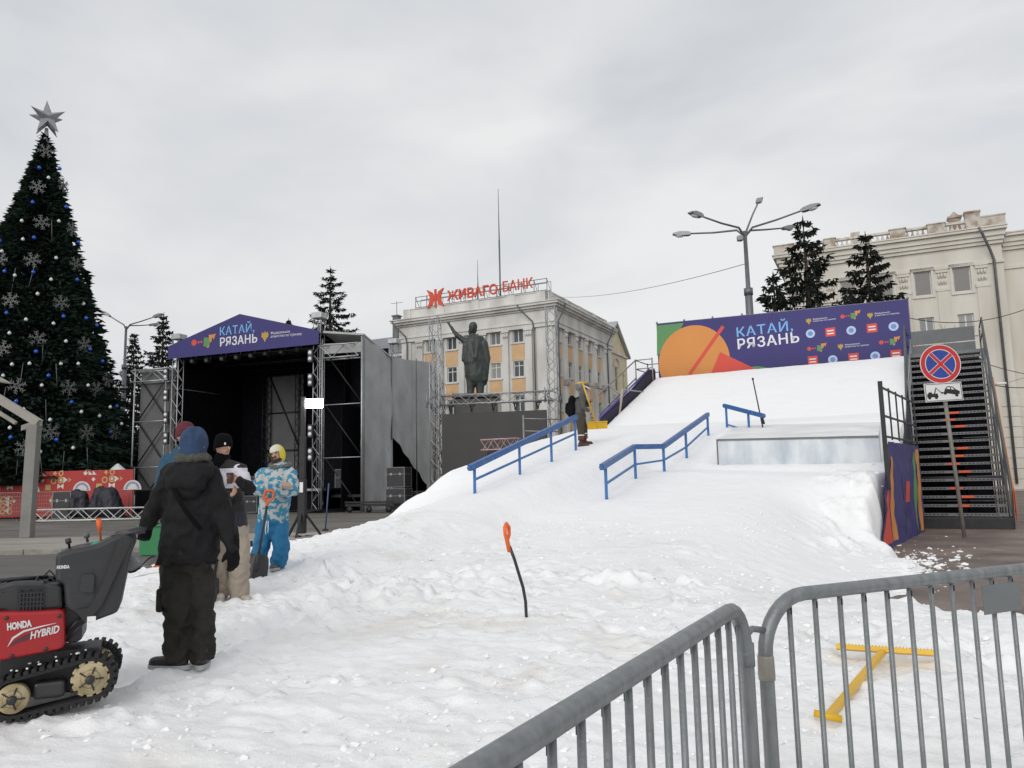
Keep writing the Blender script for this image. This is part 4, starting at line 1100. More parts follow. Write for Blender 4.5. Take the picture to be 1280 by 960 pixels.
# wings: posts, header truss, inner curtain, braces
for xa, xb, nm in ((xLW, xLT0, 'l'), (xRT1, 0.0, 'r')):
    zt = SG.xz(190 if nm == 'l' else 420, 470 if nm == 'l' else 440)[1]; zh = zt
    zp = SG.xz(165, 462)[1] if nm == 'l' else zTop
    m_ = MB()
    for x in (xa, xb - (.45 if nm == 'l' else 0)): m_.bar((x, 0, 0), (x, 0, zp), .055, 8)
    for i in range(1, 3): m_.bar((xa, .06, i * zt / 3), (xb, .06, i * zt / 3), .03, 5)
    m_.build('wing_posts', [ALU], stage)
    m_ = MB(); m_.truss((xa, 0, zh), (xb, 0, zh), .75, .045, step=.95); m_.build('header_truss', [ALU], stage)
    m_ = MB()
    for i in range(3):
        za, zb_ = i * zt / 3, (i + 1) * zt / 3
        if nm == 'l': m_.bar((xa + .05, .25, za), (xb - .5, .25, zb_), .045, 5); m_.bar((xa + .05, .31, zb_), (xb - .5, .31, za), .045, 5)
        else: m_.bar((xa + .1, .25, zb_), (xb - .1, .25, za), .04, 5)
    m_.build('brace', [BLACKM], stage)
    m_ = MB()
    if nm == 'l': m_.box((xa, .5, 0), (xb - .62, .54, zh - .3)); m_.box((xb - .6, .5, 0), (xb, .54, zh)); m_.box((xa, .55, zh - .3), (xb, .58, zp))
    m_.box((xa, 3.2, 0), (xb, 3.24, zt + .6)) if nm == 'r' else None
    m_.build('wing_curtain', [GREYD if nm == 'l' else BLACKF], stage)
# wing roofs
m_ = MB(); m_.prism([(xRT1, gp[3][1] + .05), (0.1, zTop + .15), (0.1, zTop + .05), (xRT1, gp[3][1] - .08)], lambda p: (p[0], .05, p[1]), lambda p: (p[0], SG.yz(487, 520, 0)[0] + .2, p[1] - .9))
m_.build('wing_roof', [GREYF], stage); m_ = MB(); m_.prism([(xRT1, gp[3][1] - .5), (0.05, zTop - .1), (0.05, zTop - .16), (xRT1, gp[3][1] - .6)], lambda p: (p[0], .02, p[1] - .25), lambda p: (p[0], .1, p[1] - .75))
m_.build('roof_valance', [GREYF], stage); m_ = MB(); m_.box((xLW, .6, zTop * .78), (xLT0, DEP * .8, zTop * .78 + .05)); m_.build('wing_roof', [GREYF], stage)
# black interior
m_ = MB(); m_.box((xLW, DEP, 0), (.0, DEP + .05, zTop * .78)); m_.box((xLT0 - .1, DEP * .6 + .9, 0), (xRT1 + .1, DEP * .6 + .96, zc + .52)); m_.box((xRT1 - .05, 2.5, 0), (xRT1, DEP * .6, zc + .5)); m_.box((xRT1 - .05, DEP * .6, 0), (xRT1 - .002, DEP, 6.5)); m_.box((xLW - .05, .6, 0), (xLW, DEP, zTop * .78)); m_.box((xLT0 - .1, .45, 0), (xLT0, DEP, zc + .5)); m_.box((xLT0, .5, zc + .45), (xRT1, DEP * .6 + 1, zc + .5))
for i in range(12):
    x = xLT1 + (xRT0 - xLT1) * (i + .5) / 12; m_.lathe([(.3, DZ), (.34, DZ + 3), (.3, zc)], (x, DEP - .5, 0), 8)
m_.build('black_drapes', [BLACKF], stage)
xg0, xg1 = SG.xz(333, 520, 6.5)[0], SG.xz(379, 520, 6.5)[0]
m_ = MB(); m_.box((xg0, 6.5, DZ), (xg1, 6.55, SG.xz(350, 470, 6.5)[1])); m_.build('grey_flat', [GREYD], stage)
m_ = MB(); zg = SG.xz(350, 470, 6.5)[1]
for i in range(4): m_.bar((xg0, 6.42, DZ + (zg - DZ) * i / 3), (xg1, 6.42, DZ + (zg - DZ) * i / 3), .05, 5)
m_.bar((xg0 + .3, 6.4, zg), (xg1 - .1, 6.4, DZ + 2.5), .05, 5); m_.bar((xg0, 6.4, DZ + 2.8), (xg1, 6.4, DZ), .05, 5); m_.truss((xg0 + .25, 6.2, DZ), (xg0 + .25, 6.2, zc), .4, .03, up=(0, 1, 0)); m_.truss((xg1 - .1, 6.2, DZ), (xg1 - .1, 6.2, zc), .4, .03, up=(0, 1, 0)); m_.build('flat_frame', [BLACKM], stage)
# deck
m_ = MB(); m_.box((xLT0, .15, DZ - .15), (xRT1 + .2, DEP, DZ)); m_.box((xRT1, 1.0, DZ - .55), (-.3, DEP, DZ - .4)); m_.build('deck', [BLACKM], stage)
m_ = MB(); m_.box((xLT0, .3, 0), (xRT1, .33, DZ - .16)); m_.build('deck_skirt', [BLACKF], stage)
m_ = MB(); m_.beam((xLT0, .1, DZ - .07), (xRT1, .1, DZ - .07), .08, .13); m_.build('deck_edge', [GALV], stage)
# curtain on the right side, folded open at the foot
cu = MB(); NU, NV = 64, 44
tops = [(0, zTop), (1.6, SG.yz(487, 444, 0)[1]), (1.8, SG.yz(490, 445, 0)[1]), (DEP - .4, SG.yz(541, 454, 0)[1])]
y1_ = SG.yz(487, 520, 0)[0]; yE = SG.yz(542, 520, 0)[0]; yM = SG.yz(518, 520, 0)[0]
tops = [(0, zTop), (y1_, SG.yz(487, 444, 0)[1]), (y1_ + .25, SG.yz(490, 447, 0)[1]), (yE, SG.yz(543, 454, 0)[1])]
tri = [SG.yz(*p) for p in ((489.5, 545), (488, 622), (493, 632), (528, 605), (519, 586))]
vs = []; ys = np.linspace(0, yE, NU + 1)
# slit: between the foot and a drawn-back edge
ya, za = tri[0]; yb_, zb_ = tri[4]
for i, y in enumerate(ys):
    zt = float(np.interp(y, [t_[0] for t_ in tops], [t_[1] for t_ in tops]))
    zl = za + (zb_ - za) * (y - ya) / (yb_ - ya) if ya < y < yE - 1.2 else 0.0
    for j in range(NV + 1):
        z = zl + (zt - zl) * j / NV; f = .20 * noise.noise(Vector((y * .55 + z * .25, z * .16, 1))) + .06 * noise.noise(Vector((y * 1.4 + z * .9, z * .5, 5))) * (1.6 - z / zt)
        f += .042 * math.sin(y * 4.4 + 1.6 * math.sin(z * .55 + y)) * (1.15 - .7 * z / zt) + .035 * noise.noise(Vector(((y + z) * 1.9, (y - z) * .5, 9))); f += .10 * math.exp(-((y - y1_) / .2) ** 2) - .08 * math.exp(-((y - yM) / .12) ** 2) + (.12 * max(0, 1 - z / 2.2) * noise.noise(Vector((y * .9, 0, 2))))
        vs.append((f, y, z))
fs = []
for i in range(NU):
    for j in range(NV):
        if ys[i] <= ya < ys[i + 1] and vs[(i + 1) * (NV + 1) + j + 1][2] < vs[i * (NV + 1) + j][2] * 1.0: continue
        q = (i * (NV + 1) + j, (i + 1) * (NV + 1) + j, (i + 1) * (NV + 1) + j + 1, i * (NV + 1) + j + 1); fs.append(q)
cu.add(vs, fs, 0, True)
cu.build('side_curtain', [GREYF], stage)
m_ = MB()
for y in (0, y1_, yM, yE): m_.bar((.14, y, 0 if y != y1_ else 4.2), (.16, y, float(np.interp(y, [t_[0] for t_ in tops], [t_[1] for t_ in tops])) + .1), .035, 6)
m_.build('curtain_poles', [PIPE], stage)
m_ = MB(); m_.box((-1.6, .4, 0), (-1.55, yE, 6.2)); m_.build('inner_drape', [BLACKF], stage)

# lights hanging under the roof
DARKL = mat('lamp_housing', (.05, .05, .055), .4, .2, .2, 6)
LENS = mat('lamp_lens', (.16, .17, .2), .15, 0, .1, 3)
m_ = MB(); m_.rbox((-.22, -.14, .38), (.22, .14, .52), .03); m_.beam((-.2, 0, .42), (-.2, 0, .12), .05, .08); m_.beam((.2, 0, .42), (.2, 0, .12), .05, .08); yk = m_.data('yoke', [ALU])
m_ = MB(); m_.rbox((-.15, -.2, -.14), (.15, .2, .24), .07); hd = m_.data('lamp_head', [DARKL])
m_ = MB(); m_.lathe([(.12, 0), (.12, .02), (.03, .04)], (0, -.2, .03), 14, 0, Matrix.Rotation(PI / 2, 4, 'X')); ln = m_.data('lens', [LENS])
for i, (px, py) in enumerate(((242, 452), (260, 451), (279, 449), (297, 447), (315, 445), (333, 442), (353, 440), (373, 437))):
    h = SG.hit(px, py, 1, .4); t_ = thing('stage_light', 'dark moving head stage light hanging in the row under the stage roof', 'stage light', SG.M @ Vector((h.x, h.y, h.z)), R(-19), 'stage lights in a row under the stage roof')
    link('yoke', yk, t_); k_ = link('lamp_head', hd, t_); link('lens', ln, k_)
# pairs of white blinders on the towers
m_ = MB(); m_.rbox((-.16, -.1, -.38), (.16, .1, .38), .03); bh = m_.data('housing', [DARKL])
lm = mat('blinder_reflector', (.75, .76, .8), .25, 0, .05, 3)
for px, pys in ((208, (468, 494, 522, 548)), (388.5, (445, 475, 539, 568))):
    for py in pys:
        h = SG.hit(px, py, 1, -.25); t_ = thing('blinder_light', 'small two-lens blinder lamp clamped to a front tower of the stage', 'stage light', SG.M @ h, R(-19), 'two-lens blinders on the stage towers')
        link('housing', bh, t_)
        for z in (-.18, .18):
            q = MB(); q.lathe([(.12, 0), (.125, .02), (.02, .05)], (0, -.1, z), 14, 0, Matrix.Rotation(PI / 2, 4, 'X')); q.build('lens', [lm], t_)
# gear: flight cases on the stage and by the curtain foot
CASE = mat('flight_case_panel', (.025, .026, .03), .5, 0, .2, 5)
def flight_case(p, rot, w, d, h, lab, group=None):
    t_ = thing('flight_case', lab, 'case', p, rot, group)
    m_ = MB(); m_.box((-w / 2, -d / 2, .06), (w / 2, d / 2, h)); m_.build('body', [CASE], t_)
    m_ = MB()
    for x in (-w / 2, w / 2):
        for y in (-d / 2, d / 2): m_.beam((x, y, .05), (x, y, h + .01), .05, .05, 0, (0, 1, 0))
    for z in (.07, h * .68, h):
        for y in (-d / 2, d / 2): m_.beam((-w / 2, y, z), (w / 2, y, z), .045, .045)
        for x in (-w / 2, w / 2): m_.beam((x, -d / 2, z), (x, d / 2, z), .045, .045)
    m_.build('edge_trim', [mat('case_aluminium', (.17, .175, .18), .45, .6, .2, 4)], t_)
    m_ = MB()
    for x in (-w * .25, w * .25): m_.rbox((x - .06, -d / 2 - .03, h * .62), (x + .06, -d / 2 + .01, h * .74), .01)
    m_.build('latches', [GALV], t_)
    m_ = MB()
    for x in (-w * .38, w * .38):
        for y in (-d * .36, d * .36): m_.ball((x, y, .05), .06, 8)
    m_.build('castors', [BLACKM], t_); return t_
for (px, py, Y, w, h, lab) in ((499, 629, 43.5, 1.15, 1.25, 'black flight case at the foot of the grey curtain'), (517, 622, 44.5, .9, 1.05, 'smaller black flight case right of the stacked pair by the curtain')):
    p = at(px, py, Y); p.z = 0.0; flight_case(p, R(-19), w, .9, h, lab)
p = at(499, 629, 43.5); p.z = 1.27; flight_case(p, R(-19), 1.1, .85, 1.15, 'black flight case stacked on top of another at the curtain foot')
for (px, py, y, w, h, z0, lab) in ((330, 612, 2.0, .9, .95, DZ, 'black equipment case on the stage deck behind the man in camouflage'), (318, 600, 2.6, .8, .8, DZ, 'small black case on the stage deck right of the man in the black hat'), (432, 600, 2.6, 1.0, 1.5, DZ - .4, 'pale grey topped case in the right stage wing'), (318, 634, -.8, .9, 1.0, 0, 'flight case on the ground before the stage deck')):
    h_ = SG.hit(px, py, 1, y); p = SG.M @ Vector((h_.x, h_.y, 0)); p.z = z0; flight_case(p, R(-19), w, .7, h, lab)
# dark trolley dolly in front of the curtain
h_ = SG.hit(466, 628, 1, -1.0); t_ = thing('stage_dolly', 'low black wheeled dolly on the ground before the grey curtain', 'dolly', SG.M @ Vector((h_.x, h_.y, 0)), R(-19))
m_ = MB(); m_.box((-1.5, -.4, .34), (1.5, .4, .46)); m_.beam((-1.5, -.4, .56), (1.5, -.4, .56), .06, .1); m_.build('bed', [BLACKM], t_)
for x in (-1.2, 0, 1.2): q = MB(); q.lathe([(.17, -.05), (.17, .05)], (x, -.42, .17), 12, 0, Matrix.Rotation(PI / 2, 4, 'X')); q.box((x - .05, -.4, .17), (x + .05, -.3, .4)); q.build('wheel', [BLACKM], t_)
# cable mess
t_ = thing('cable_heap', 'heap of black cables on the ground in front of the stage', 'cables', SG.M @ Vector((-2.2, -.9, 0)))
m_ = MB(); rr_ = random.Random(3); pts = [Vector((rr_.gauss(0, .9), rr_.gauss(0, .3), .05 + rr_.random() * .12)) for i in range(60)]
m_.tube(pts, .035, 5); m_.build('cables', [BLACKM], t_)

# ================================================================== video wall
VF0 = at(617, 620, 46); VF0.z = 0
VF = Frame(VF0, -14)
vw = thing('video_screen', 'large dark LED screen hung in a truss frame below the statue', 'screen', frame=VF)
x0, z1 = VF.xz(552.5, 518); x1, z1b = VF.xz(683, 511); zb_ = VF.xz(600, 622)[1]
m_ = MB(); m_.box((x0, 0, .9), (x1, .12, z1)); m_.build('cabinet', [BLACKM], vw)
led = bpy.data.materials.new('led_panel'); led.use_nodes = True
n, l = led.node_tree.nodes, led.node_tree.links
b = n['Principled BSDF']; b.inputs['Roughness'].default_value = .55
t = n.new('ShaderNodeTexCoord'); br = n.new('ShaderNodeTexBrick'); br.offset = 0
br.inputs['Brick Width'].default_value = .5; br.inputs['Row Height'].default_value = .5; br.inputs['Scale'].default_value = 1; br.inputs['Mortar Size'].default_value = .006
br.inputs['Color1'].default_value = (.033, .032, .032, 1); br.inputs['Color2'].default_value = (.037, .036, .036, 1); br.inputs['Mortar'].default_value = (.03, .03, .03, 1)
mp = n.new('ShaderNodeMapping'); mp.inputs['Rotation'].default_value = (PI / 2, 0, 0); l.new(t.outputs['Object'], mp.inputs['Vector']); l.new(mp.outputs['Vector'], br.inputs['Vector']); l.new(br.outputs['Color'], b.inputs['Base Color'])
m_ = MB(); m_.box((x0 + .02, -.03, .92), (x1 - .02, -.004, z1 - .02)); m_.build('panel', [led], vw)
zt0 = VF.xz(620, 497)[1]
m_ = MB(); m_.truss((x0 - .4, .3, zt0), (x1 + .3, .3, zt0), .55, .035, step=.7); m_.build('header_truss', [ALU], vw)
for i in range(5):
    x = x0 + (x1 - x0) * (.08 + .21 * i); m_ = MB(); m_.beam((x - .12, .1, zt0 - .3), (x, .05, z1 + .05), .06, .06); m_.beam((x + .12, .1, zt0 - .3), (x, .05, z1 + .05), .06, .06); m_.box((x - .16, .0, zt0 - .42), (x + .16, .4, zt0 - .3)); m_.build('hanger', [BLACKM], vw)
for (pa, pb, pyt) in ((535, 550, 395), (683, 697, 382)):
    xa, xb = VF.xz(pa, 480)[0], VF.xz(pb, 480)[0]; xc = (xa + xb) / 2; zt = VF.xz((pa + pb) / 2, pyt)[1]
    m_ = MB(); m_.truss((xc, .3, 0), (xc, .3, zt), .58, .035, up=(0, 1, 0), step=.6); m_.build('tower_truss', [ALU], vw)
    m_ = MB(); m_.truss((xc, .3, zt0 - .45), (xc, .3, zt0 + .45), .85, .045, up=(0, 1, 0), step=.45); m_.build('sleeve_block', [GALV], vw)
m_ = MB(); m_.truss((VF.xz(538, 480)[0], 1.6, 0), (VF.xz(538, 480)[0], 1.6, zt0 + 4), .5, .03, up=(0, 1, 0), step=.6); m_.build('rear_truss', [ALU], vw)
# scaffold rail before the screen and a truss section lying across it
t_ = thing('scaffold_post', 'thin scaffold post with guard rail in front of the dark screen', 'scaffold', at(655, 560, 34).xy.to_3d())
m_ = MB(); zp_ = at(655, 519, 34).z; m_.bar((0, 0, 0), (0, 0, zp_), .04, 6); m_.build('post', [GALV], t_)
m_ = MB(); m_.bar((0, 0, zp_ - .15), (1.6, .3, zp_ - .2), .025, 5); m_.bar((0, 0, zp_ - .7), (1.6, .3, zp_ - .75), .025, 5); m_.build('rail', [GALV], t_)
t0_ = at(626, 556, 34); t_ = thing('stage_truss', 'short white and red truss section on a stand before the screen', 'truss', Vector((t0_.x, t0_.y, 0)))
m_ = MB(); m_.truss((-.85, 0, t0_.z), (.85, -.25, t0_.z + .03), .45, .028, step=.3); m_.build('lattice', [mat('pinkish_truss', (.55, .36, .36), .5, .2, .25, 3)], t_)
m_ = MB(); m_.bar((-.5, 0, 0), (-.5, 0, t0_.z - .24), .04, 6); m_.bar((.5, 0, 0), (.5, 0, t0_.z - .24), .04, 6); m_.rbox((-.6, -.3, t0_.z - .75), (.75, .3, t0_.z - .27), .03); m_.build('stand', [BLACKM], t_)

# ================================================================== statue
STF = at(598, 620, 62); STF.z = 0
BRONZE = mix_mat('dark_bronze', (.022, .030, .028), (.05, .062, .055), 2.2, .3, .7, .5, .15, 8, 6)
stt = thing('statue', 'dark bronze statue of a bald man in a coat with one raised arm', 'statue', STF)
YS = 62; k_ = lambda px, py, dy=0: at(px, py, YS + dy) - STF
mb = MB()
sc_ = 62 / 960
def cap_(mb, a, b, ra, rb, fl=1.0, n=12, ax=None):
    """tapered, rounded limb; fl flattens it front to back"""
    a, b = Vector(a), Vector(b); d = (b - a)
    L = d.length; d = d.normalized() if L > 1e-6 else Vector((0, 0, 1))
    side = Vector(ax) if ax is not None else Vector((1, 0, 0)); side = side - d * side.dot(d)
    side = side.normalized() if side.length > .05 else d.orthogonal().normalized()
    w = d.cross(side); vs = []; rings = []
    for i in range(4): t_ = PI / 2 * (i / 3 - 1) * .96; rings.append((a + d * ra * math.sin(t_), ra * math.cos(t_)))
    for i in range(4): t_ = PI / 2 * (i / 3) * .96; rings.append((b + d * rb * math.sin(t_), rb * math.cos(t_)))
    for c, r_ in rings:
        for j in range(n):
            t_ = 2 * PI * j / n; vs.append(c + side * (r_ * math.cos(t_)) + w * (r_ * fl * math.sin(t_)))
    k = len(rings); fs = [(i * n + j, i * n + (j + 1) % n, (i + 1) * n + (j + 1) % n, (i + 1) * n + j) for i in range(k - 1) for j in range(n)]
    fs += [tuple(reversed(range(n))), tuple((k - 1) * n + j for j in range(n))]
    mb.add(vs, fs, 0, True)
px = lambda v: v * sc_
cap_(mb, k_(591, 413), k_(591.5, 407.5), px(5.2), px(5.6), 1.05)                      # head
cap_(mb, k_(591, 416), k_(591, 424), px(3.4), px(4.2))                               # neck
cap_(mb, k_(586.5, 414), k_(588, 416.5), px(1.6), px(2.5))                           # beard side
cap_(mb, k_(592, 430), k_(594, 452), px(12.5), px(15), .6)                           # chest
cap_(mb, k_(595, 450), k_(595, 470), px(15), px(14), .58)                            # coat
cap_(mb, k_(582, 427), k_(600, 425), px(5), px(6), .8, 12, (0, 0, 1))                # shoulders
cap_(mb, k_(582, 427), k_(571, 419), px(4.3), px(3.2), .9, 12, (0, 0, 1))            # raised arm
cap_(mb, k_(571, 419), k_(564, 409), px(3.0), px(2.0), .9)
cap_(mb, k_(563.5, 408.5), k_(561, 404.5), px(1.9), px(1.6), .6)
for dx, dy in ((-3.4, -1.8), (-2.0, -3.2), (-.4, -3.2), (.8, -2.4)): cap_(mb, k_(561.5, 405.5), k_(561.5 + dx, 405 + dy), px(.75), px(.5))
cap_(mb, k_(605, 429), k_(609, 448), px(4.8), px(4.4)); cap_(mb, k_(609, 448), k_(607.5, 468), px(4.3), px(3.4)); cap_(mb, k_(607.5, 470), k_(606, 479), px(3.4), px(2.6))
cap_(mb, k_(582, 432), k_(579.5, 450), px(4.0), px(2.6), 1.2); cap_(mb, k_(604, 452), k_(605, 474), px(5), px(5.4), 1.1)   # coat flaps
cap_(mb, k_(589, 465), k_(588, 492), px(6.8), px(4.6)); cap_(mb, k_(600.5, 465), k_(600, 492), px(6.8), px(4.6))   # trousers
cap_(mb, k_(587, 493, -.3), k_(586, 494, -1), px(3.2), px(2.8), .7); cap_(mb, k_(599, 493, -.3), k_(600, 494, -1), px(3.2), px(2.8), .7)
sb = remesh(mb, .05, 2, .018, 2.6, .4, 3); sb.materials.append(BRONZE); so = link('figure', sb, stt)
# face
m_ = MB(); m_.ball(k_(590.3, 411.0, -.38), (px(.9), px(1.0), px(1.5)), 8); m_.ball(k_(588.5, 409.3, -.34), (px(1.3), px(.5), px(.5)), 8); m_.ball(k_(592.5, 409.3, -.34), (px(1.3), px(.5), px(.5)), 8); m_.build('face', [BRONZE], so)
# coat lapels and buttons
m_ = MB()
for s_ in (-1, 1): m_.beam(k_(592 + s_ * 5, 424, -.8), k_(592.5 + s_ * 1.2, 447, -1.05), px(2.6), px(.6), 0, (0, 1, 0))
m_.beam(k_(583, 440, -.85), k_(588, 441, -.95), px(.9), px(.5), 0, (0, 1, 0)); m_.build('lapels', [BRONZE], so)
zf = k_(595, 494).z
m_ = MB(); m_.rbox((-1.9, -1.6, zf - .35), (1.9, 1.6, zf - .0), .06); m_.rbox((-1.7, -1.4, 2.2), (1.7, 1.4, zf - .36), .08); m_.rbox((-2.4, -2.1, 0), (2.4, 2.1, 2.19), .1)
m_.build('pedestal', [mat('dark_granite', (.075, .07, .068), .35, 0, .25, 6)], stt)
# ================================================================== trees
def leafmat(name, c1, c2, tip=None):
    if name in MATS: return MATS[name]
    m = bpy.data.materials.new(name); m.use_nodes = True
    n, l = m.node_tree.nodes, m.node_tree.links
    b = n['Principled BSDF']; b.inputs['Roughness'].default_value = .75; b.inputs['Specular IOR Level'].default_value = .2
    g = n.new('ShaderNodeNewGeometry'); r = n.new('ShaderNodeValToRGB')
    r.color_ramp.elements[0].color = tuple(c1) + (1,); r.color_ramp.elements[1].color = tuple(c2) + (1,)
    l.new(g.outputs['Random Per Island'], r.inputs['Fac'])
    t = n.new('ShaderNodeTexCoord'); x = n.new('ShaderNodeTexNoise'); x.inputs['Scale'].default_value = .9; x.inputs['Detail'].default_value = 4
    l.new(t.outputs['Object'], x.inputs['Vector']); mr = n.new('ShaderNodeMapRange'); mr.inputs[1].default_value = .35; mr.inputs[2].default_value = .65; mr.inputs[3].default_value = .6; mr.inputs[4].default_value = 1.3
    l.new(x.outputs['Fac'], mr.inputs[0]); v = n.new('ShaderNodeVectorMath'); v.operation = 'SCALE'; l.new(r.outputs['Color'], v.inputs[0]); l.new(mr.outputs[0], v.inputs['Scale']); l.new(v.outputs[0], b.inputs['Base Color'])
    MATS[name] = m; return m
BARK = mat('bark', (.06, .045, .035), .95, 0, .3, 5, .4, 20)
SPR = leafmat('spruce_needles', (.016, .021, .017), (.045, .052, .042))
FIR = leafmat('artificial_fir', (.016, .034, .025), (.045, .08, .058))
def tuft(V, F, p, d, L, w, rnd, k=3):
    """a sprig: k narrow blades around a direction"""
    d = d.normalized(); u = d.orthogonal().normalized(); a0 = rnd.random() * 6.28
    for i in range(k):
        a = a0 + PI * i / k; s = (u * math.cos(a) + d.cross(u) * math.sin(a)) * w
        o = len(V); V += [p - s * .5, p + d * L * .45 - s, p + d * L, p + d * L * .45 + s, p + s * .5]; F.append((o, o + 1, o + 2, o + 3, o + 4))
def spruce(label, base, H, rad, seed, sparse=1.0, top_y=0.0, group=None, lean=0):
    rnd = random.Random(seed); t_ = thing('spruce_tree', label, 'tree', base, 0, group)
    m = MB(); m.bar((0, 0, 0), (0, 0, H * .97), rad * .09, 7, .02); m.build('trunk', [BARK], t_)
    V, F = [], []; br = MB(); z = H * .12; 
    while z < H * .985:
        u = (z / H); R_ = rad * (1 - u) ** .82 * (0.78 + .3 * rnd.random()) + .12
        nb = int(4 + 5 * (1 - u)); a0 = rnd.random() * 6.28
        for i in range(nb):
            a = a0 + 6.28 * i / nb + rnd.uniform(-.35, .35); L = R_ * rnd.uniform(.62, 1.18)
            if rnd.random() < .07: L *= 1.2
            droop = -.18 - .42 * (1 - u) + rnd.uniform(-.12, .12); hd = Vector((math.cos(a), math.sin(a), 0))
            pts = []
            for q in range(5):
                s = q / 4; pts.append(Vector((0, 0, z)) + hd * (L * s) + Vector((0, 0, L * (droop * s + .28 * s * s))))
            br.bar(pts[0], pts[3], .03, 3, .012, caps=False)
            nt_ = max(6, int(L * 17 * sparse))
            for q in range(nt_):
                s = (.14 + .86 * (q + rnd.random()) / nt_); k = min(3, int(s * 4)); f = s * 4 - k
                p = pts[k].lerp(pts[k + 1], f); side = Vector((-hd.y, hd.x, 0)) * rnd.choice((-1, 1)); spread = L * .24 * (1.15 - s)
                dd = (hd * rnd.uniform(.3, 1) + side * rnd.uniform(.1, 1.1) + Vector((0, 0, rnd.uniform(-.55, .12))))
                pp = p + side * rnd.uniform(0, spread) + Vector((0, 0, rnd.uniform(-.18, .06)))
                tuft(V, F, pp, dd, rnd.uniform(.26, .5) * (.7 + .05 * rad), rnd.uniform(.035, .065), rnd)
                tuft(V, F, pp, Vector((dd.x * .4, dd.y * .4, -.8)), rnd.uniform(.18, .4), rnd.uniform(.035, .065), rnd, 2)
        z += rad * (.085 + .05 * rnd.random()) * (1.1 - .4 * u) + .12
    tuft(V, F, Vector((0, 0, H * .95)), Vector((0, 0, 1)), H * .05, .06, rnd)
    c = MB(); c.v = [tuple(v) for v in V]; c.f = F; c.m = [0] * len(F); c.sm = [False] * len(F)
    c.build('crown', [SPR], t_); br.build('limbs', [BARK], t_); return t_
def spruce_at(label, pxt, pyt, Y, halfw, ylow, seed, **k):
    top = at(pxt, pyt, Y); rad = halfw * 1.55 * Y / 960; b = Vector((top.x + (top.z * .0), Y, 0)); return spruce(label, b, top.z, rad, seed, **k)
spruce_at('dark spruce with drooping branches behind the right end of the stage roof', 413, 331, 78, 60, 0, 5)
spruce_at('slender spruce beyond the stage left of the gable banner', 205, 389, 72, 36, 0, 6)
spruce_at('shorter spruce between the decorated tree and the slender one', 168, 415, 74, 30, 0, 7)
spruce_at('tip of a distant small conifer above the indigo stage roof', 361, 396, 85, 14, 0, 8)
spruce_at('tallest spruce behind the ramp banner, beside the many-armed lamp', 1003, 268, 41, 80, 0, 12, sparse=1.0)
spruce_at('spruce behind the right end of the ramp banner', 1081, 288, 42, 62, 0, 23, sparse=1.1)
spruce_at('low bushy spruce right beside the lamp post behind the banner', 966, 338, 40, 60, 0, 14, sparse=1.1)
spruce_at('dense spruce filling the gap between two taller ones behind the banner', 1046, 372, 44, 60, 0, 15, sparse=1.1)

# bare deciduous trees and shrubs
TWIG = mat('bare_twigs', (.085, .065, .055), .9, 0, .25, 3)
def bare(name, label, cat, base, H, spread, seed, depth=5, r0=.09, stems=1, upright=.6, group=None, red=False):
    rnd = random.Random(seed); t_ = thing(name, label, cat, base, 0, group); tr, tw_ = MB(), MB()
    def grow(p, d, L, r, k):
        q = p + d * L; (tr if k == depth else tw_).bar(p, q, r, 5 if k > 2 else 3, r * .68, caps=False)
        if k == 0: return
        for i in range(rnd.choice((2, 3, 3))):
            nd = (d * upright * 1.6 + Vector((rnd.gauss(0, .55), rnd.gauss(0, .55), rnd.gauss(.15, .35))) * spread).normalized()
            grow(p.lerp(q, rnd.uniform(.55, 1)), nd, L * rnd.uniform(.58, .82), r * .6, k - 1)
    for i in range(stems):
        a = rnd.random() * 6.28; off = Vector((math.cos(a), math.sin(a), 0)) * (.0 if stems == 1 else rnd.uniform(.1, 1.2))
        grow(off, Vector((rnd.gauss(0, .12), rnd.gauss(0, .12), 1)).normalized() if stems == 1 else Vector((off.x * .3, off.y * .3, 1)).normalized(), H * .32, r0, depth)
    tr.build('trunk', [BARK], t_); tw_.build('crown', [TWIG], t_); return t_
def gnd(px, Y): p = at(px, 610, Y); return Vector((p.x, p.y, 0))
bare('bare_tree', 'bare leafless tree beside the statue before the bank facade', 'tree', gnd(571, 66), at(570, 440, 66).z, .75, 4, 6, .16)
bare('bare_tree', 'leafless tree at the edge of the cream building beside the metal stairs', 'tree', gnd(1166, 47), at(1160, 392, 47).z * 1.05, .8, 9, 6, .14)
bare('bare_tree', 'second faint leafless tree left of the statue', 'tree', gnd(556, 70), at(556, 455, 70).z, .7, 14, 6, .12)
for i, (px, Y, H, s, lab) in enumerate(((757, 52, 6.4, 2, 'leafless shrub nearest the worker with the yellow scraper'), (770, 50, 6.6, 5, 'leafless shrub just left of the leaning pale pole'), (785, 54, 7.2, 8, 'leafless shrub behind the leaning pale pole'), (744, 56, 6.2, 12, 'leafless shrub behind the top of the left blue rail'))):
    bare('bare_shrub', lab, 'shrub', gnd(px, Y), H, 1.0, s, 5, .06, 7, .55, 'bare shrubs beyond the left side of the ramp')

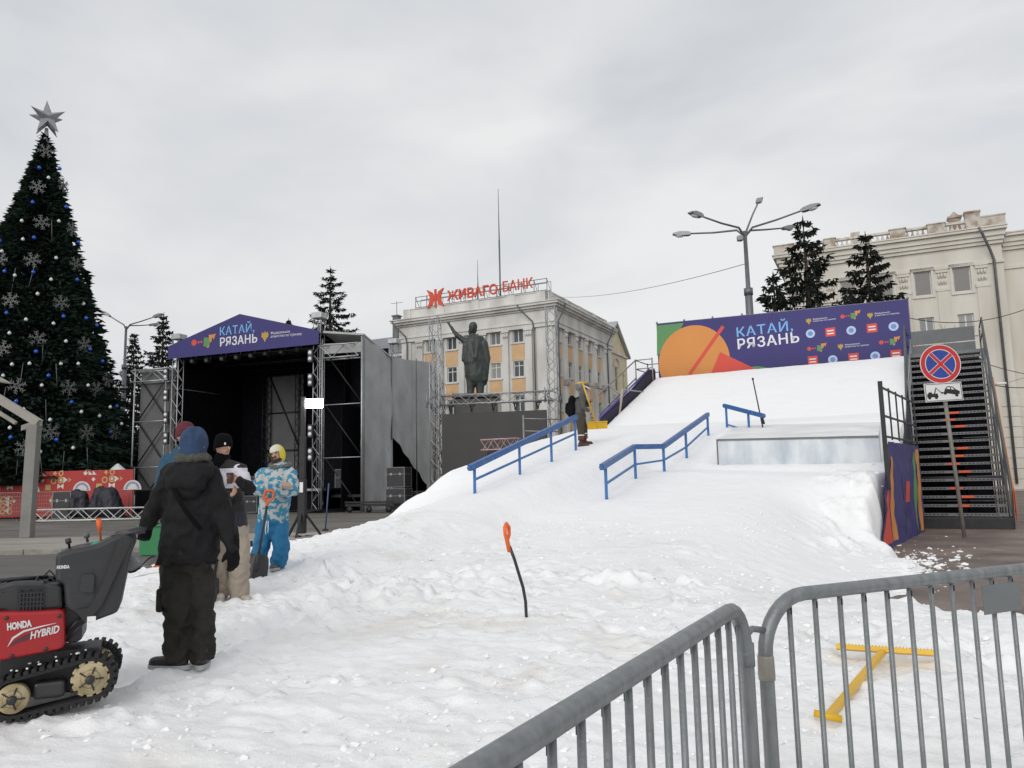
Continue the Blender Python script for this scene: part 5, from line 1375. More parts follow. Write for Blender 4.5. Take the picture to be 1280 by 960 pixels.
# ================================================================== decorated tree
CT0 = gnd(64, 50); CT0.x = at(59, 148, 50).x
CH = at(58, 164, 50).z; CRAD = 7.3
rnd = random.Random(42)
xt = thing('christmas_tree', 'giant dark artificial Christmas tree with silver star behind the red fence', 'tree', CT0)
m_ = MB(); m_.bar((0, 0, 0), (0, 0, CH * .985), .45, 10, .12); m_.build('trunk', [BLACKM], xt)
V, F = [], []
def crad(z): u = z / CH; return CRAD * (1 - u) + .2
N = 24000; lo = 2.2
for i in range(N):
    u = 1 - math.sqrt(rnd.random()); z = lo + (CH - lo) * u; a = rnd.uniform(-PI * .95, .25) if rnd.random() < .82 else rnd.uniform(0, 6.28)
    bump_ = 1 + .045 * math.sin(a * 13 + z * 3.1) + .05 * math.sin(z * 5.2 + a * 3)
    r_ = crad(z) * bump_ * (1 - .16 * rnd.random() ** 1.5); hd = Vector((math.cos(a), math.sin(a), 0))
    p = hd * (r_ - .35) + Vector((0, 0, z + rnd.uniform(-.15, .15))); d = hd + Vector((rnd.gauss(0, .4), rnd.gauss(0, .4), rnd.uniform(-.5, .25)))
    tuft(V, F, p, d, rnd.uniform(.32, .62), rnd.uniform(.05, .10), rnd, 3)
c = MB(); c.v = [tuple(v) for v in V]; c.f = F; c.m = [0] * len(F); c.sm = [False] * len(F)
co_ = c.build('crown', [FIR], xt)
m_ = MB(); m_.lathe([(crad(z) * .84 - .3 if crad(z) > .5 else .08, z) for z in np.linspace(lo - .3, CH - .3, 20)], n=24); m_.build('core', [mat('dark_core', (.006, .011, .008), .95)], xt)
# star: two-sided faceted
stt_ = thing('tree_star', 'grey silver five pointed star on top of the Christmas tree', 'star', CT0 + Vector((0, 0, CH - .4)))
m_ = MB(); sp_ = []
cz = 1.3; Ro, Ri = 1.33, .52
for i in range(10):
    a = PI / 2 + PI * i / 5 + .06; r_ = Ro if i % 2 == 0 else Ri; sp_.append(Vector((r_ * math.cos(a), 0, cz + r_ * math.sin(a))))
vs = sp_ + [Vector((0, -.36, cz)), Vector((0, .36, cz))]; fs = []
for i in range(10): fs += [(i, (i + 1) % 10, 10), ((i + 1) % 10, i, 11)]
m_.add(vs, fs); m_.build('star_body', [mat('silver_tinsel', (.32, .33, .34), .5, .55, .2, 6, .3, 20)], stt_)
vs2 = [Matrix.Rotation(R(72), 4, 'Z') @ v for v in vs]; m_ = MB(); m_.add(vs2, fs); m_.build('cross_star', [MATS['silver_tinsel']], stt_)
m_ = MB(); m_.lathe([(.2, -.5), (.16, 0), (.1, .6)], n=10); m_.build('socket', [GALV], stt_)
# ornaments hung in the branches: place them where the photo shows them
def cone_hit(px, py):
    d = ray(px, py); lo_, k = 38.0, None; kk = 40.0
    while kk < 56:
        p = Vector((0, 0, EYE)) + d * kk - CT0
        if p.z < CH and math.hypot(p.x, p.y) < crad(max(0, p.z)) + .02:
            nn = Vector((p.x, p.y, 0)).normalized(); return None if -nn.dot(Vector((d.x, d.y, 0)).normalized()) < .22 else p + CT0
        kk += .06
    return None
m_ = MB()
for i in range(6):
    a = PI * i / 3; D_ = Vector((math.cos(a), 0, math.sin(a))); m_.beam(D_ * .08, D_ * .78, .07, .09, 0, (0, 1, 0)); s_ = Vector((-math.sin(a), 0, math.cos(a)))
    for k in (.38, .62): 
        for sg in (-1, 1): m_.beam(D_ * k, D_ * (k + .2) + s_ * .2 * sg, .055, .07, 0, (0, 1, 0))
for i in range(6):
    a = PI * i / 3; b_ = PI * (i + 1) / 3; m_.beam(Vector((.3 * math.cos(a), 0, .3 * math.sin(a))), Vector((.3 * math.cos(b_), 0, .3 * math.sin(b_))), .06, .07, 0, (0, 1, 0))
snowf = m_.data('snowflake', [mat('silver_flake', (.15, .16, .155), .6, .2, .2, 4)], Matrix.Scale(.6, 4))
fl = [(57, 190), (48, 235), (76, 232), (52, 279), (87, 287), (41, 326), (92, 331), (15, 376), (75, 379), (22, 483), (84, 485), (47, 424), (103, 431), (118, 487), (4, 326), (5, 436), (62, 540), (106, 541), (140, 540), (30, 560), (131, 475)]
for i, (px, py) in enumerate(fl):
    p = cone_hit(px, py)
    if p is None: continue
    o = link('snowflake_ornament', snowf); q = p - CT0; a = math.atan2(q.x, -q.y)
    o.matrix_world = Matrix.Translation(p + Vector((q.x, q.y, 0)).normalized() * .2) @ Matrix.Rotation(a, 4, 'Z') @ Matrix.Rotation(rnd.uniform(-.4, .4), 4, 'Y')
    tag(o, 'grey openwork snowflake ornament on the Christmas tree', 'ornament', 'snowflake ornaments on the Christmas tree')
def bauble(name, mt, col, pts, r):
    m = MB(); m.ball((0, 0, 0), (r, r, r), 10); m.lathe([(r * .25, r * .95), (r * .22, r * 1.25)], n=6); d = m.data(name, [mt])
    for px, py in pts:
        p = cone_hit(px, py)
        if p is None: continue
        q = Vector((p.x - CT0.x, p.y - CT0.y, 0)).normalized(); o = link(name, d); o.location = p + q * .16
        tag(o, f'shiny {col} bauble hanging on the Christmas tree', 'bauble', f'{col} baubles on the Christmas tree')
blue = mat('blue_bauble_paint', (.03, .11, .55), .12, .3, .05, 2); white = mat('white_bauble_paint', (.7, .71, .74), .2, .1, .05, 2)
bl = [(50, 163), (70, 165), (34, 206), (50, 211), (72, 211), (42, 254), (80, 259), (43, 298), (95, 303), (3, 302), (42, 341), (94, 350), (10, 392), (78, 396), (45, 440), (110, 437), (21, 502), (88, 503), (143, 508), (14, 547), (70, 550), (136, 540), (60, 470), (125, 452), (147, 457), (105, 398), (104, 312), (118, 407), (8, 340)]
wh = [(52, 173), (60, 223), (29, 277), (72, 277), (5, 315), (69, 323), (47, 368), (13, 417), (81, 427), (52, 482), (108, 482), (135, 509), (122, 520), (13, 535), (62, 525), (100, 515), (30, 300), (88, 250), (20, 345), (63, 350), (102, 380), (33, 400), (66, 405), (96, 455), (16, 456), (37, 455), (75, 455), (130, 430), (140, 483), (5, 470), (30, 512), (149, 530), (90, 560), (50, 565)]
bauble('blue_bauble', blue, 'blue', bl, .125); bauble('white_bauble', white, 'white', wh, .11)
ic = MB(); ic.bar((0, 0, -.75), (0, 0, .75), .018, 5); icd = ic.data('icicle_light', [mat('icicle_plastic', (.13, .145, .15), .4)])
for px, py in ((40, 345), (64, 290), (18, 350), (53, 440), (98, 300), (27, 470), (97, 405), (70, 470), (118, 510), (112, 375), (78, 580), (51, 580), (108, 575), (129, 575), (22, 578), (86, 345), (57, 515), (5, 500)):
    p = cone_hit(px, py)
    if p is None: continue
    q = Vector((p.x - CT0.x, p.y - CT0.y, 0)).normalized()
    if q.y > -.45: continue
    o = link('icicle_light', icd); o.location = p + q * .12; o.rotation_euler = (rnd.uniform(-.15, .15), rnd.uniform(-.15, .15), 0)
    tag(o, 'thin pale icicle light tube hanging on the Christmas tree', 'light tube', 'icicle light tubes on the Christmas tree')

# ================================================================== street lamps
LAMPC = mat('lamp_post_grey', (.16, .17, .18), .5, .5, .15, 2)
def street_lamp(label, base, ztop, Y, heads, pole_r, px0):
    """heads: pixel ends of the arms, all springing from the top of the pole"""
    t_ = thing('street_lamp', label, 'street lamp', base); top = Vector((0, 0, ztop)); 
    m_ = MB(); m_.tube([(0, 0, 0), (0, 0, ztop * .77), (0, 0, ztop * .775), (0, 0, ztop)], [pole_r * 1.9, pole_r * 1.6, pole_r, pole_r * .85], 10); m_.lathe([(pole_r * 2, ztop * .76), (pole_r * 2, ztop * .785)], n=10); m_.build('pole', [LAMPC], t_)
    for i, (hx, hy, dy) in enumerate(heads):
        e = at(hx, hy, Y + dy) - base; s = top + Vector((0, 0, -.5)); d = e - s; hd = Vector((d.x, d.y, 0))
        c1 = s + Vector((0, 0, .55)) + hd * .06; am = MB()
        am.tube([s, s + Vector((0, 0, .25)) + hd * .015, c1 + hd * .08 + Vector((0, 0, d.z * .06)), s.lerp(e, .55) + Vector((0, 0, .22)), e], [pole_r * .5, pole_r * .5, pole_r * .48, pole_r * .42, pole_r * .36], 7); arm = am.build('arm', [LAMPC], t_)
        dirn = (e - (s.lerp(e, .55) + Vector((0, 0, .22)))).normalized()
        hm = MB(); Mh = Matrix.Translation(e) @ dirn.to_track_quat('X', 'Z').to_matrix().to_4x4()
        hm.prism([(-.05, -.07), (.1, -.1), (.5, -.1), (.86, -.03), (.86, .03), (.5, .12), (.1, .1), (-.05, .05)], lambda p: Mh @ Vector((p[0], -.14, p[1])), lambda p: Mh @ Vector((p[0], .14, p[1]))); ho = hm.build('lamp_head', [GALV], t_)
        gm = MB(); gm.ball(Mh @ Vector((.5, 0, -.1)), (.24, .13, .09), 10, 0, Mh.to_3x3().to_4x4()); gm.build('glass', [mat('lamp_glass', (.55, .56, .56), .2, 0, .05, 2)], ho)
b0 = gnd(938, 38); zt_ = at(931, 289, 38).z; b0.x = at(934, 340, 38).x
street_lamp('tall street lamp with five splayed arms behind the ramp banner', b0, zt_, 38, [(862, 292, .5), (876, 270, -2.5), (948, 253, 3.5), (1003, 263, -2), (980, 285, 2)], .115, 938)
m_ = MB(); q = at(925, 298, 37.6); 
t_ = thing('floodlight', 'small round floodlight clamped just below the arms of the five-armed lamp', 'lamp', q); m_.rbox((-.14, -.14, -.14), (.14, .14, .14), .05); m_.build('housing', [GALV], t_)
m_ = MB(); m_.bar((.08, .1, 0), (.3, .35, .05), .03, 6); m_.build('clamp', [GALV], t_)
b0 = gnd(153, 60); zt_ = at(153, 408, 60).z; b0.x = at(154, 500, 60).x
street_lamp('distant street lamp with three arms between Christmas tree and stage', b0, zt_, 60, [(137, 395, 0), (193, 396, -1), (188, 406, 2)], .11, 153)

# overhead cables across the sky
def cable(label, a, b_, sag, r=.018):
    t_ = thing('overhead_cable', label, 'cable', a); pts = [a.lerp(b_, i / 14) + Vector((0, 0, -sag * 4 * (i / 14) * (1 - i / 14))) - a for i in range(15)]
    m = MB(); m.tube(pts, r, 4); m.build('wire', [BLACKM], t_); m = MB(); m.ball((0, 0, 0), r * 3.5, 6); m.build('insulator', [GALV], t_)
cable('thin cable sagging from the bank roof towards the five-armed lamp', at(690, 371, 79), at(931, 330, 38), .6, .018)
cable('dark cable crossing the cream building above the stairs', at(1130, 396, 52), at(1300, 379, 50), .8, .03)
cable('lower cable beside the stairs in front of the cream building', at(1225, 452, 40), at(1300, 470, 42), .1, .02)
cable('pair of slack cables low on the cream building right of the stairs', at(1236, 480, 45), at(1310, 481, 45), .2, .03)
# ================================================================== left side: fence, truss, canopy, cases
FF0 = gnd(80, 45); FF = Frame(FF0, -6)
fence = thing('printed_fence', 'red fence with white and gold folk pattern in front of the Christmas tree', 'fence', frame=FF)
REDF = mat('red_fence_print', (.40, .035, .03), .65, 0, .12, .5); WHF = mat('white_fence_print', (.62, .58, .54), .65); GDF = mat('gold_fence_print', (.50, .34, .13), .65)
fx0, fx1 = FF.xz(-70, 610)[0], FF.xz(166, 610)[0]; ft = FF.xz(90, 588.5)[1]
for i in range(4):
    a, b_ = fx0 + (fx1 - fx0) * i / 4, fx0 + (fx1 - fx0) * (i + 1) / 4; m_ = MB(); m_.box((a + .01, 0, .08), (b_ - .01, .04, ft)); m_.build('panel', [REDF], fence)
pw, pg, pb = MB(), MB(), MB()
def diam(mb, x, z, s, y): mb.yprism([(x - s, z), (x, z - s), (x + s, z), (x, z + s)], y - .004, y)
def ring(mb, x, z, r, y): 
    for i in range(10):
        a, b_ = 2 * PI * i / 10, 2 * PI * (i + 1) / 10
        mb.yprism([(x + r * math.cos(a), z + r * math.sin(a)), (x + r * math.cos(b_), z + r * math.sin(b_)), (x + r * .6 * math.cos(b_), z + r * .6 * math.sin(b_)), (x + r * .6 * math.cos(a), z + r * .6 * math.sin(a))], y - .004, y)
per = FF.xz(140, 600)[0] - FF.xz(76, 600)[0]; xs0 = FF.xz(76, 600)[0]; Y_ = -.002
for k in range(-3, 3):
    X = xs0 + per * k
    if not (fx0 < X - 1.5 and X + 1.7 < fx1 + .6): continue
    U = lambda dx: min(max(X + dx * per, fx0 + .02), fx1 - .02)
    Zf = lambda f: .1 + (ft - .1) * f
    ring(pg, U(0), Zf(.80), .2, Y_); ring(pg, U(-.14), Zf(.78), .19, Y_); ring(pg, U(.0), Zf(.95), .16, Y_)
    diam(pw, U(.0), Zf(.8), .1, Y_ - .005); pw.yprism([(U(.05), Zf(.73)), (U(.14), Zf(.8)), (U(.05), Zf(.87))], Y_ - .004, Y_); pg.yprism([(U(.14), Zf(.74)), (U(.21), Zf(.8)), (U(.14), Zf(.86)), (U(.17), Zf(.8))], Y_ - .004, Y_)
    pw.yprism([(U(-.06), Zf(.6)), (U(.0), Zf(.65)), (U(.06), Zf(.6)), (U(.06), Zf(.72)), (U(0), Zf(.67)), (U(-.06), Zf(.72))], Y_ - .004, Y_)
    pg.yprism([(U(-.30), Zf(.58)), (U(-.19), Zf(.58)), (U(-.19), Zf(.7)), (U(-.30), Zf(.7))], Y_ - .004, Y_); diam(pw, U(-.36), Zf(.8), .13, Y_)
    for dx in (-.46, -.38): pw.yprism([(U(dx), Zf(.9)), (U(dx + .08), Zf(.9)), (U(dx), Zf(.995))], Y_ - .004, Y_)
    diam(pw, U(-.52), Zf(.94), .14, Y_); diam(pg, U(-.12), Zf(.95), .13, Y_)
    pts = [(U(.42) + .55 * math.cos(t_), Zf(.55) + .55 * math.sin(t_)) for t_ in [PI * i / 14 for i in range(15)]]; pw.yprism(pts, Y_ - .004, Y_)
    for i in range(9):
        a = PI * (i + .5) / 9; diam(pb, U(.42) + .38 * math.cos(a), Zf(.56) + .38 * math.sin(a), .09, Y_ - .006)
    for f in (.12, .26, .4):
        diam(pw, U(-.3 + f), Zf(.35), .11, Y_); ring(pg, U(-.12), Zf(f), .18, Y_); ring(pg, U(.02), Zf(f), .18, Y_); pw.yprism([(U(-.08), Zf(f + .02)), (U(.0), Zf(f - .04)), (U(.0), Zf(f + .08))], Y_ - .012, Y_ - .008)
pw.build('white_pattern', [WHF], fence); pg.build('gold_pattern', [GDF], fence); pb.build('blue_pattern', [mat('blue_fence_print', (.20, .27, .42), .6)], fence)
m_ = MB()
for i in range(9): x = fx0 + (fx1 - fx0) * i / 8; m_.bar((x, .1, -.02), (x, .1, ft + .05), .035, 6)
m_.build('fence_posts', [GALV], fence)
# grey mesh barriers in front of it
BARG = mat('mesh_barrier_grey', (.20, .17, .165), .6, .3, .15, 4)
def mesh_bar(label, px0, px1, Y):
    a, b_ = gnd(px0, Y), gnd(px1, Y); L = b_.x - a.x; t_ = thing('mesh_barrier', label, 'barrier', a, 0, 'grey mesh barriers before the red fence')
    m = MB(); zt = 1.5
    m.tube([(0, 0, 0), (0, 0, zt - .1), (.1, 0, zt), (L - .1, 0, zt), (L, 0, zt - .1), (L, 0, 0)], .03, 6); m.bar((0, 0, .25), (L, 0, .25), .025, 5); m.build('frame', [BARG], t_)
    m = MB(); k = int(L / .13)
    for i in range(1, k): m.bar((L * i / k, 0, .25), (L * i / k, 0, zt), .011, 3, caps=False)
    for i in range(1, 6): m.bar((0, 0, .25 + (zt - .25) * i / 6), (L, 0, .25 + (zt - .25) * i / 6), .009, 3, caps=False)
    m.build('mesh', [BARG], t_); m = MB(); m.box((-.03, -.35, -.02), (.03, .35, .03)); m.box((L - .03, -.35, -.02), (L + .03, .35, .03)); m.build('feet', [BARG], t_)
mesh_bar('grey mesh barrier at the far left before the red fence', -40, 28, 43); mesh_bar('grey mesh barrier right beside the leaning canopy post', 34, 78, 42.6); mesh_bar('grey mesh barrier beyond the black covered equipment', 120, 162, 43)
# flight rack and covered equipment
p = gnd(84, 42.3); flight_case(p, R(-4), 1.0, .8, 1.5, 'tall open-fronted flight rack before the red fence left of covered gear')
def covered(label, px, Y, w, h, seed):
    t_ = thing('covered_equipment', label, 'equipment', gnd(px, Y)); mb = MB()
    cap_(mb, (-w * .28, 0, h * .25), (-w * .2, 0, h * .8), w * .3, w * .22); cap_(mb, (w * .2, 0, h * .25), (w * .1, 0, h * .72), w * .34, w * .25); cap_(mb, (w * .38, 0, h * .12), (w * .25, 0, h * .5), w * .2, w * .16)
    me = remesh(mb, .06, 3, .05, 3.5, .5, seed); me.materials.append(mat('black_tarpaulin', (.012, .013, .022), .6, 0, .3, 2)); link('tarpaulin', me, t_)
    m = MB(); m.box((-w * .5, -.4, -.02), (w * .55, .4, .12)); m.build('pallet', [BLACKM], t_)
covered('black covered speaker standing right beside the tall rack', 101, 42, 1.1, 1.75, 2); covered('black tarpaulin heap left of the stage wing', 134, 42, 1.7, 1.75, 6)
h_ = SG.hit(186, 630, 1, -.6); t_ = thing('floor_speaker', 'black floor speaker at the foot of the left stage wing', 'speaker', SG.M @ Vector((h_.x, h_.y, 0)), R(-19))
m_ = MB(); m_.rbox((-.7, -.45, .05), (.75, .45, 1.55), .05); m_.build('cabinet', [DARKL], t_); m_ = MB(); m_.box((-.62, -.47, .15), (.67, -.452, 1.45)); m_.build('grille', [BLACKF], t_)
# aluminium truss on the ground
a, b_ = atz(48, 650, 0), atz(192, 647, 0); a = gnd(46, 39.5); b_ = gnd(194, 39.5)
t_ = thing('ground_truss', 'long aluminium lattice truss lying on the asphalt before the red fence', 'truss', a)
m_ = MB(); m_.truss((0, 0, .34), (b_.x - a.x, .2, .34), .56, .04, step=.62); m_.build('lattice', [mat('bright_aluminium', (.62, .62, .6), .4, .3, .1, 3)], t_)
m_ = MB()
for k in (.02, .5, .98): m_.box(((b_.x - a.x) * k - .06, -.4, 0), ((b_.x - a.x) * k + .06, .5, .055))
m_.build('bearers', [mat('rough_timber', (.2, .15, .1), .9)], t_)
# canopy at the far left: leaning box post, sloping beam
CANW = mat('canopy_cream_paint', (.33, .31, .27), .7, 0, .15, 2)
cp = thing('canopy', 'cream market canopy frame with slanted grey post at the left edge', 'canopy', gnd(36, 27))
o_ = gnd(36, 27); P = lambda x, y, d=0: at(x, y, 27 + d) - o_
m_ = MB(); m_.beam(P(49, 529), P(-30, 481), .28, .25); m_.build('roof_beam', [CANW], cp)
m_ = MB(); m_.beam(P(20, 529, 1.5), P(-30, 498, 1.5), .12, .12); m_.beam(P(49, 529), P(30, 535, 3), .2, .2); m_.build('inner_beam', [CANW], cp)
a = P(43, 531); b_ = P(35, 645); b_.z = 0; m_ = MB(); m_.beam(b_, a, .36, .30, 0, (0, 1, 0)); m_.build('post', [mat('canopy_post_grey', (.22, .215, .2), .7, 0, .15, 2)], cp)
m_ = MB(); q0_, q1_ = P(-60, 466) + Vector((-.5, 0, 0)), P(-160, 420); m_.add([q0_, q1_, q1_ + Vector((0, 4, .1)), q0_ + Vector((0, 4, .1)), q0_ + Vector((0, 0, .05)), q1_ + Vector((0, 0, .05)), q1_ + Vector((0, 4, .15)), q0_ + Vector((0, 4, .15))], [(3, 2, 1, 0), (4, 5, 6, 7), (0, 1, 5, 4), (2, 3, 7, 6), (1, 2, 6, 5), (3, 0, 4, 7)]); m_.build('roof_sheet', [CANW], cp)
# white tents peeping over the fence
for px, py, w, lab in ((108, 583, 1.6, 'white pointed tent roof peeping over the red fence'), (146, 582, .9, 'small grey kiosk top peeping over the fence beside the stage')):
    t_ = thing('tent', lab, 'tent', gnd(px, 48)); zz = at(px, py, 48).z; m_ = MB(); m_.lathe([(w, zz - .55), (w * .5, zz - .2), (.06, zz + .12)], n=6); m_.build('roof', [WHITE], t_)
    m_ = MB()
    for i in range(4): m_.bar((w * .8 * math.cos(i * 1.57), w * .8 * math.sin(i * 1.57), 0), (w * .8 * math.cos(i * 1.57), w * .8 * math.sin(i * 1.57), zz - .5), .04, 5)
    m_.build('poles', [GALV], t_)
# green bin behind the man in black
t_ = thing('green_crate', 'green plastic crate on the pavement behind the man in black', 'crate', gnd(196, 19)); g_ = t_.location; zt_, zb_ = at(196, 655, 19).z, 0.0
m_ = MB(); m_.prism([(-.26, 0), (.26, 0), (.30, zt_), (-.30, zt_)], lambda p: (p[0], -.22, p[1]), lambda p: (p[0], .22, p[1])); m_.build('body', [mat('green_plastic', (.012, .19, .06), .45, 0, .1, 3)], t_); m_ = MB(); m_.rbox((-.34, -.26, zt_ - .06), (.34, .26, zt_), .02); m_.build('rim', [MATS['green_plastic']], t_)
# orange handled shovel lying on the snow
def lying_shovel(label, p0, p1, hand, blade_m):
    t_ = thing('snow_shovel', label, 'shovel', p0); d = p1 - p0
    m = MB(); m.bar(d * .32 + Vector((0, 0, .06)), d * .98 + Vector((0, 0, .05)), .018, 7); m.build('handle', [hand], t_)
    side = Vector((-d.y, d.x, 0)).normalized(); dn = Vector((d.x, d.y, 0)).normalized(); vs = []
    for s_ in (0, .03):
        for i in range(7):
            for j in range(5):
                a, b = i / 6 - .5, j / 4; vs.append(side * (a * .42 * (1 - .15 * (1 - b))) - dn * (.0) + dn * (.4 * (1 - b)) + Vector((0, 0, .02 + s_ + .14 * (2 * a) ** 2 + .13 * b * (1 - b) + .05 * (1 - b))))
    fs = []
    for i in range(6):
        for j in range(4): q = (i * 5 + j, i * 5 + j + 1, (i + 1) * 5 + j + 1, (i + 1) * 5 + j); fs += [q, tuple(k + 35 for k in reversed(q))]
    m = MB(); m.add(vs, fs, 0, True); m.build('blade', [blade_m], t_); return t_
OR = mat('orange_plastic', (.78, .13, .015), .45, 0, .08, 4); BLP = mat('black_plastic', (.022, .022, .025), .4, 0, .2, 5)
a = hit_snow(163, 722); b_ = hit_snow(196, 711); lying_shovel('black snow shovel with orange shaft lying on the snow beside the blower', a + Vector((0, 0, .04)), b_ + Vector((.55, .25, .06)), OR, BLP)

# ================================================================== lamp on a tripod mast
LMY = 22.5; g_ = gnd(378, LMY); g_.z = 0
lm_ = thing('light_mast', 'black telescopic mast on a tripod with a glowing white lamp panel', 'lamp', g_)
zt_ = at(384, 496, LMY).z; zl0, zl1 = at(393, 510, LMY).z, at(393, 499, LMY).z
m_ = MB(); m_.rbox((-.11, -.11, .2), (.11, .11, zt_ * .42), .02); m_.rbox((-.085, -.085, zt_ * .42), (.085, .085, zt_ * .72), .015); m_.rbox((-.065, -.065, zt_ * .72), (.065, .065, zt_), .015); m_.build('mast', [BLACKM], lm_)
for i in range(3):
    a = 2 * PI * i / 3 + .5; q = MB(); q.beam((.1 * math.cos(a), .1 * math.sin(a), .75), (.62 * math.cos(a), .62 * math.sin(a), .03), .05, .06); q.beam((.1 * math.cos(a), .1 * math.sin(a), .12), (.62 * math.cos(a), .62 * math.sin(a), .05), .04, .05); q.rbox((.62 * math.cos(a) - .07, .62 * math.sin(a) - .07, 0), (.62 * math.cos(a) + .07, .62 * math.sin(a) + .07, .05), .015); q.build('leg', [BLACKM], lm_)
m_ = MB(); m_.box((-.05, -.128, zt_ * .33), (.05, -.114, zt_ * .40)); m_.build('white_tag', [WHITE], lm_)
lx = at(394, 505, LMY).x - g_.x; hw = 10.5 * LMY / 960; hh = (zl1 - zl0) / 2; zc_ = (zl0 + zl1) / 2
m_ = MB(); m_.rbox((lx - hw - .02, -.06, zc_ - hh - .02), (lx + hw + .02, .06, zc_ + hh + .02), .05); m_.beam((0, 0, zc_), (lx, 0, zc_), .06, .06); lh_ = m_.build('lamp_housing', [BLACKM], lm_)
m_ = MB(); m_.rbox((lx - hw, -.1, zc_ - hh), (lx + hw, -.05, zc_ + hh), .1, seg=5); m_.build('glowing_panel', [mat('lit_led', (1, 1, 1), .4, 0, 0, 1, emit=(1, .90, .97), estr=180)], lh_)
# blue stick at the foot of the snow
a = gnd(407, 27); t_ = thing('slalom_pole', 'thin blue pole standing on the asphalt right of the lamp mast', 'pole', a); zz = at(411, 604, 27).z; m_ = MB(); m_.bar((0, 0, 0), (at(411, 604, 27).x - a.x, 0, zz), .025, 6); m_.build('shaft', [mat('faded_blue_paint', (.05, .09, .2), .5)], t_); m_ = MB(); m_.lathe([(.12, 0), (.1, .04), (.03, .07)], n=10); m_.build('foot', [BLACKM], t_)
# black bits on the asphalt behind the men
t_ = thing('cable_ramp', 'dark cable cover lying on the asphalt behind the men', 'cable cover', gnd(305, 18.5)); m_ = MB(); m_.yprism([(-.35, 0), (.35, 0), (.28, .14), (-.28, .14)], -.2, .2); m_.yprism([(-.1, .145), (.2, .145), (.2, .3), (-.05, .26)], -.1, .1); m_.build('body', [BLACKM], t_)
# ================================================================== tracked snow blower
g_ = hit_snow(70, 880); MF = Frame(Vector((g_.x, g_.y, g_.z)), 24)
sb_ = thing('snow_blower', 'red and black tracked snow blower with orange and green controls', 'snow blower', frame=MF)
MB_ = mat('blower_black_plastic', (.028, .029, .031), .45, 0, .2, 4, .05, 200); MR = mat('blower_red_paint', (.34, .013, .016), .35, 0, .1, 3); RUB = mat('track_rubber', (.014, .014, .015), .8, 0, .3, 12, .3, 60)
CREAMW = mix_mat('cream_wheel', (.28, .22, .11), (.48, .41, .25), 9, .35, .65, .6); SNB = mat('stuck_snow', (.8, .8, .81), .8, 0, .05, 9)
zi = lambda x, y: (x * 180 / 665, 640 + y * 260 / 960)          # enlarged-view pixel to photo pixel
def mp_(x, y, yl): return MF.xz(*zi(x, y), yl)
YN_, YF_ = -.26, .26
sp = MF.xz(*zi(420, 765), YN_); idl = MF.xz(*zi(62, 858), YN_); rs_, ri_ = .094, .086
def oval(c0, r0, c1, r1, n=14):
    """outline round two wheels"""
    a = math.atan2(c1[1] - c0[1], c1[0] - c0[0]); pts = []
    for i in range(n + 1): t_ = a + PI / 2 + PI * i / n; pts.append((c0[0] + r0 * math.cos(t_), c0[1] + r0 * math.sin(t_)))
    for i in range(n + 1): t_ = a - PI / 2 + PI * i / n; pts.append((c1[0] + r1 * math.cos(t_), c1[1] + r1 * math.sin(t_)))
    return pts
for yb, lb in ((YN_ - .03, 0), (YF_ - .1, 1)):
    out = oval(idl, ri_ + .03, sp, rs_ + .035); inn = oval(idl, ri_ + .012, sp, rs_ + .012)
    m_ = MB(); n_ = len(out)
    for i in range(n_):
        j = (i + 1) % n_
        m_.yprism([out[i], out[j], inn[j], inn[i]], yb, yb + .14, 0, False)
    per = [0]
    for i in range(n_): per.append(per[-1] + math.dist(out[i], out[(i + 1) % n_]))
    k = 0; step = per[-1] / 38
    for q in range(38):
        s = q * step
        i = max(i_ for i_ in range(n_) if per[i_] <= s); f = (s - per[i]) / max(1e-6, per[i + 1] - per[i]); a, b = out[i], out[(i + 1) % n_]
        p = (a[0] + (b[0] - a[0]) * f, a[1] + (b[1] - a[1]) * f); d = math.atan2(b[1] - a[1], b[0] - a[0])
        Ml = T(p[0], yb + .07, p[1]) @ Matrix.Rotation(-d, 4, 'Y'); m_.rbox((-.014, -.075, -.022), (.014, .075, .006), .004, 0, Ml, 1)
    tk_ = m_.build('track', [RUB], sb_)
    for c_, r_, nt_ in ((sp, rs_, 12), (idl, ri_, 0)):
        m_ = MB(); m_.lathe([(r_ * .98, -.035), (r_, -.03), (r_, .03), (r_ * .98, .035)], (c_[0], yb + .03, c_[1]), 28, 0, Matrix.Rotation(PI / 2, 4, 'X'))
        m_.lathe([(r_ * .6, .036), (r_ * .5, .045), (r_ * .28, .045)], (c_[0], yb + .03, c_[1]), 24, 0, Matrix.Rotation(PI / 2, 4, 'X'))
        for q in range(nt_):
            a = 2 * PI * q / nt_; m_.rbox((r_ * .86, -.03, -.018), (r_ * 1.16, .03, .018), .006, 0, T(c_[0], yb + .03, c_[1]) @ Matrix.Rotation(a, 4, 'Y'), 1)
        wo = m_.build('wheel', [CREAMW], tk_)
        m_ = MB(); m_.lathe([(.026, .04), (.026, .075), (.012, .08)], (c_[0], yb + .03, c_[1]), 10, 0, Matrix.Rotation(PI / 2, 4, 'X'))
        for q in range(5): a = 2 * PI * q / 5; m_.bar((c_[0] + r_ * .34 * math.cos(a), yb - .016, c_[1] + r_ * .34 * math.sin(a)), (c_[0] + r_ * .78 * math.cos(a), yb - .012, c_[1] + r_ * .78 * math.sin(a)), .005, 4)
        m_.build('hub', [BLP], wo)
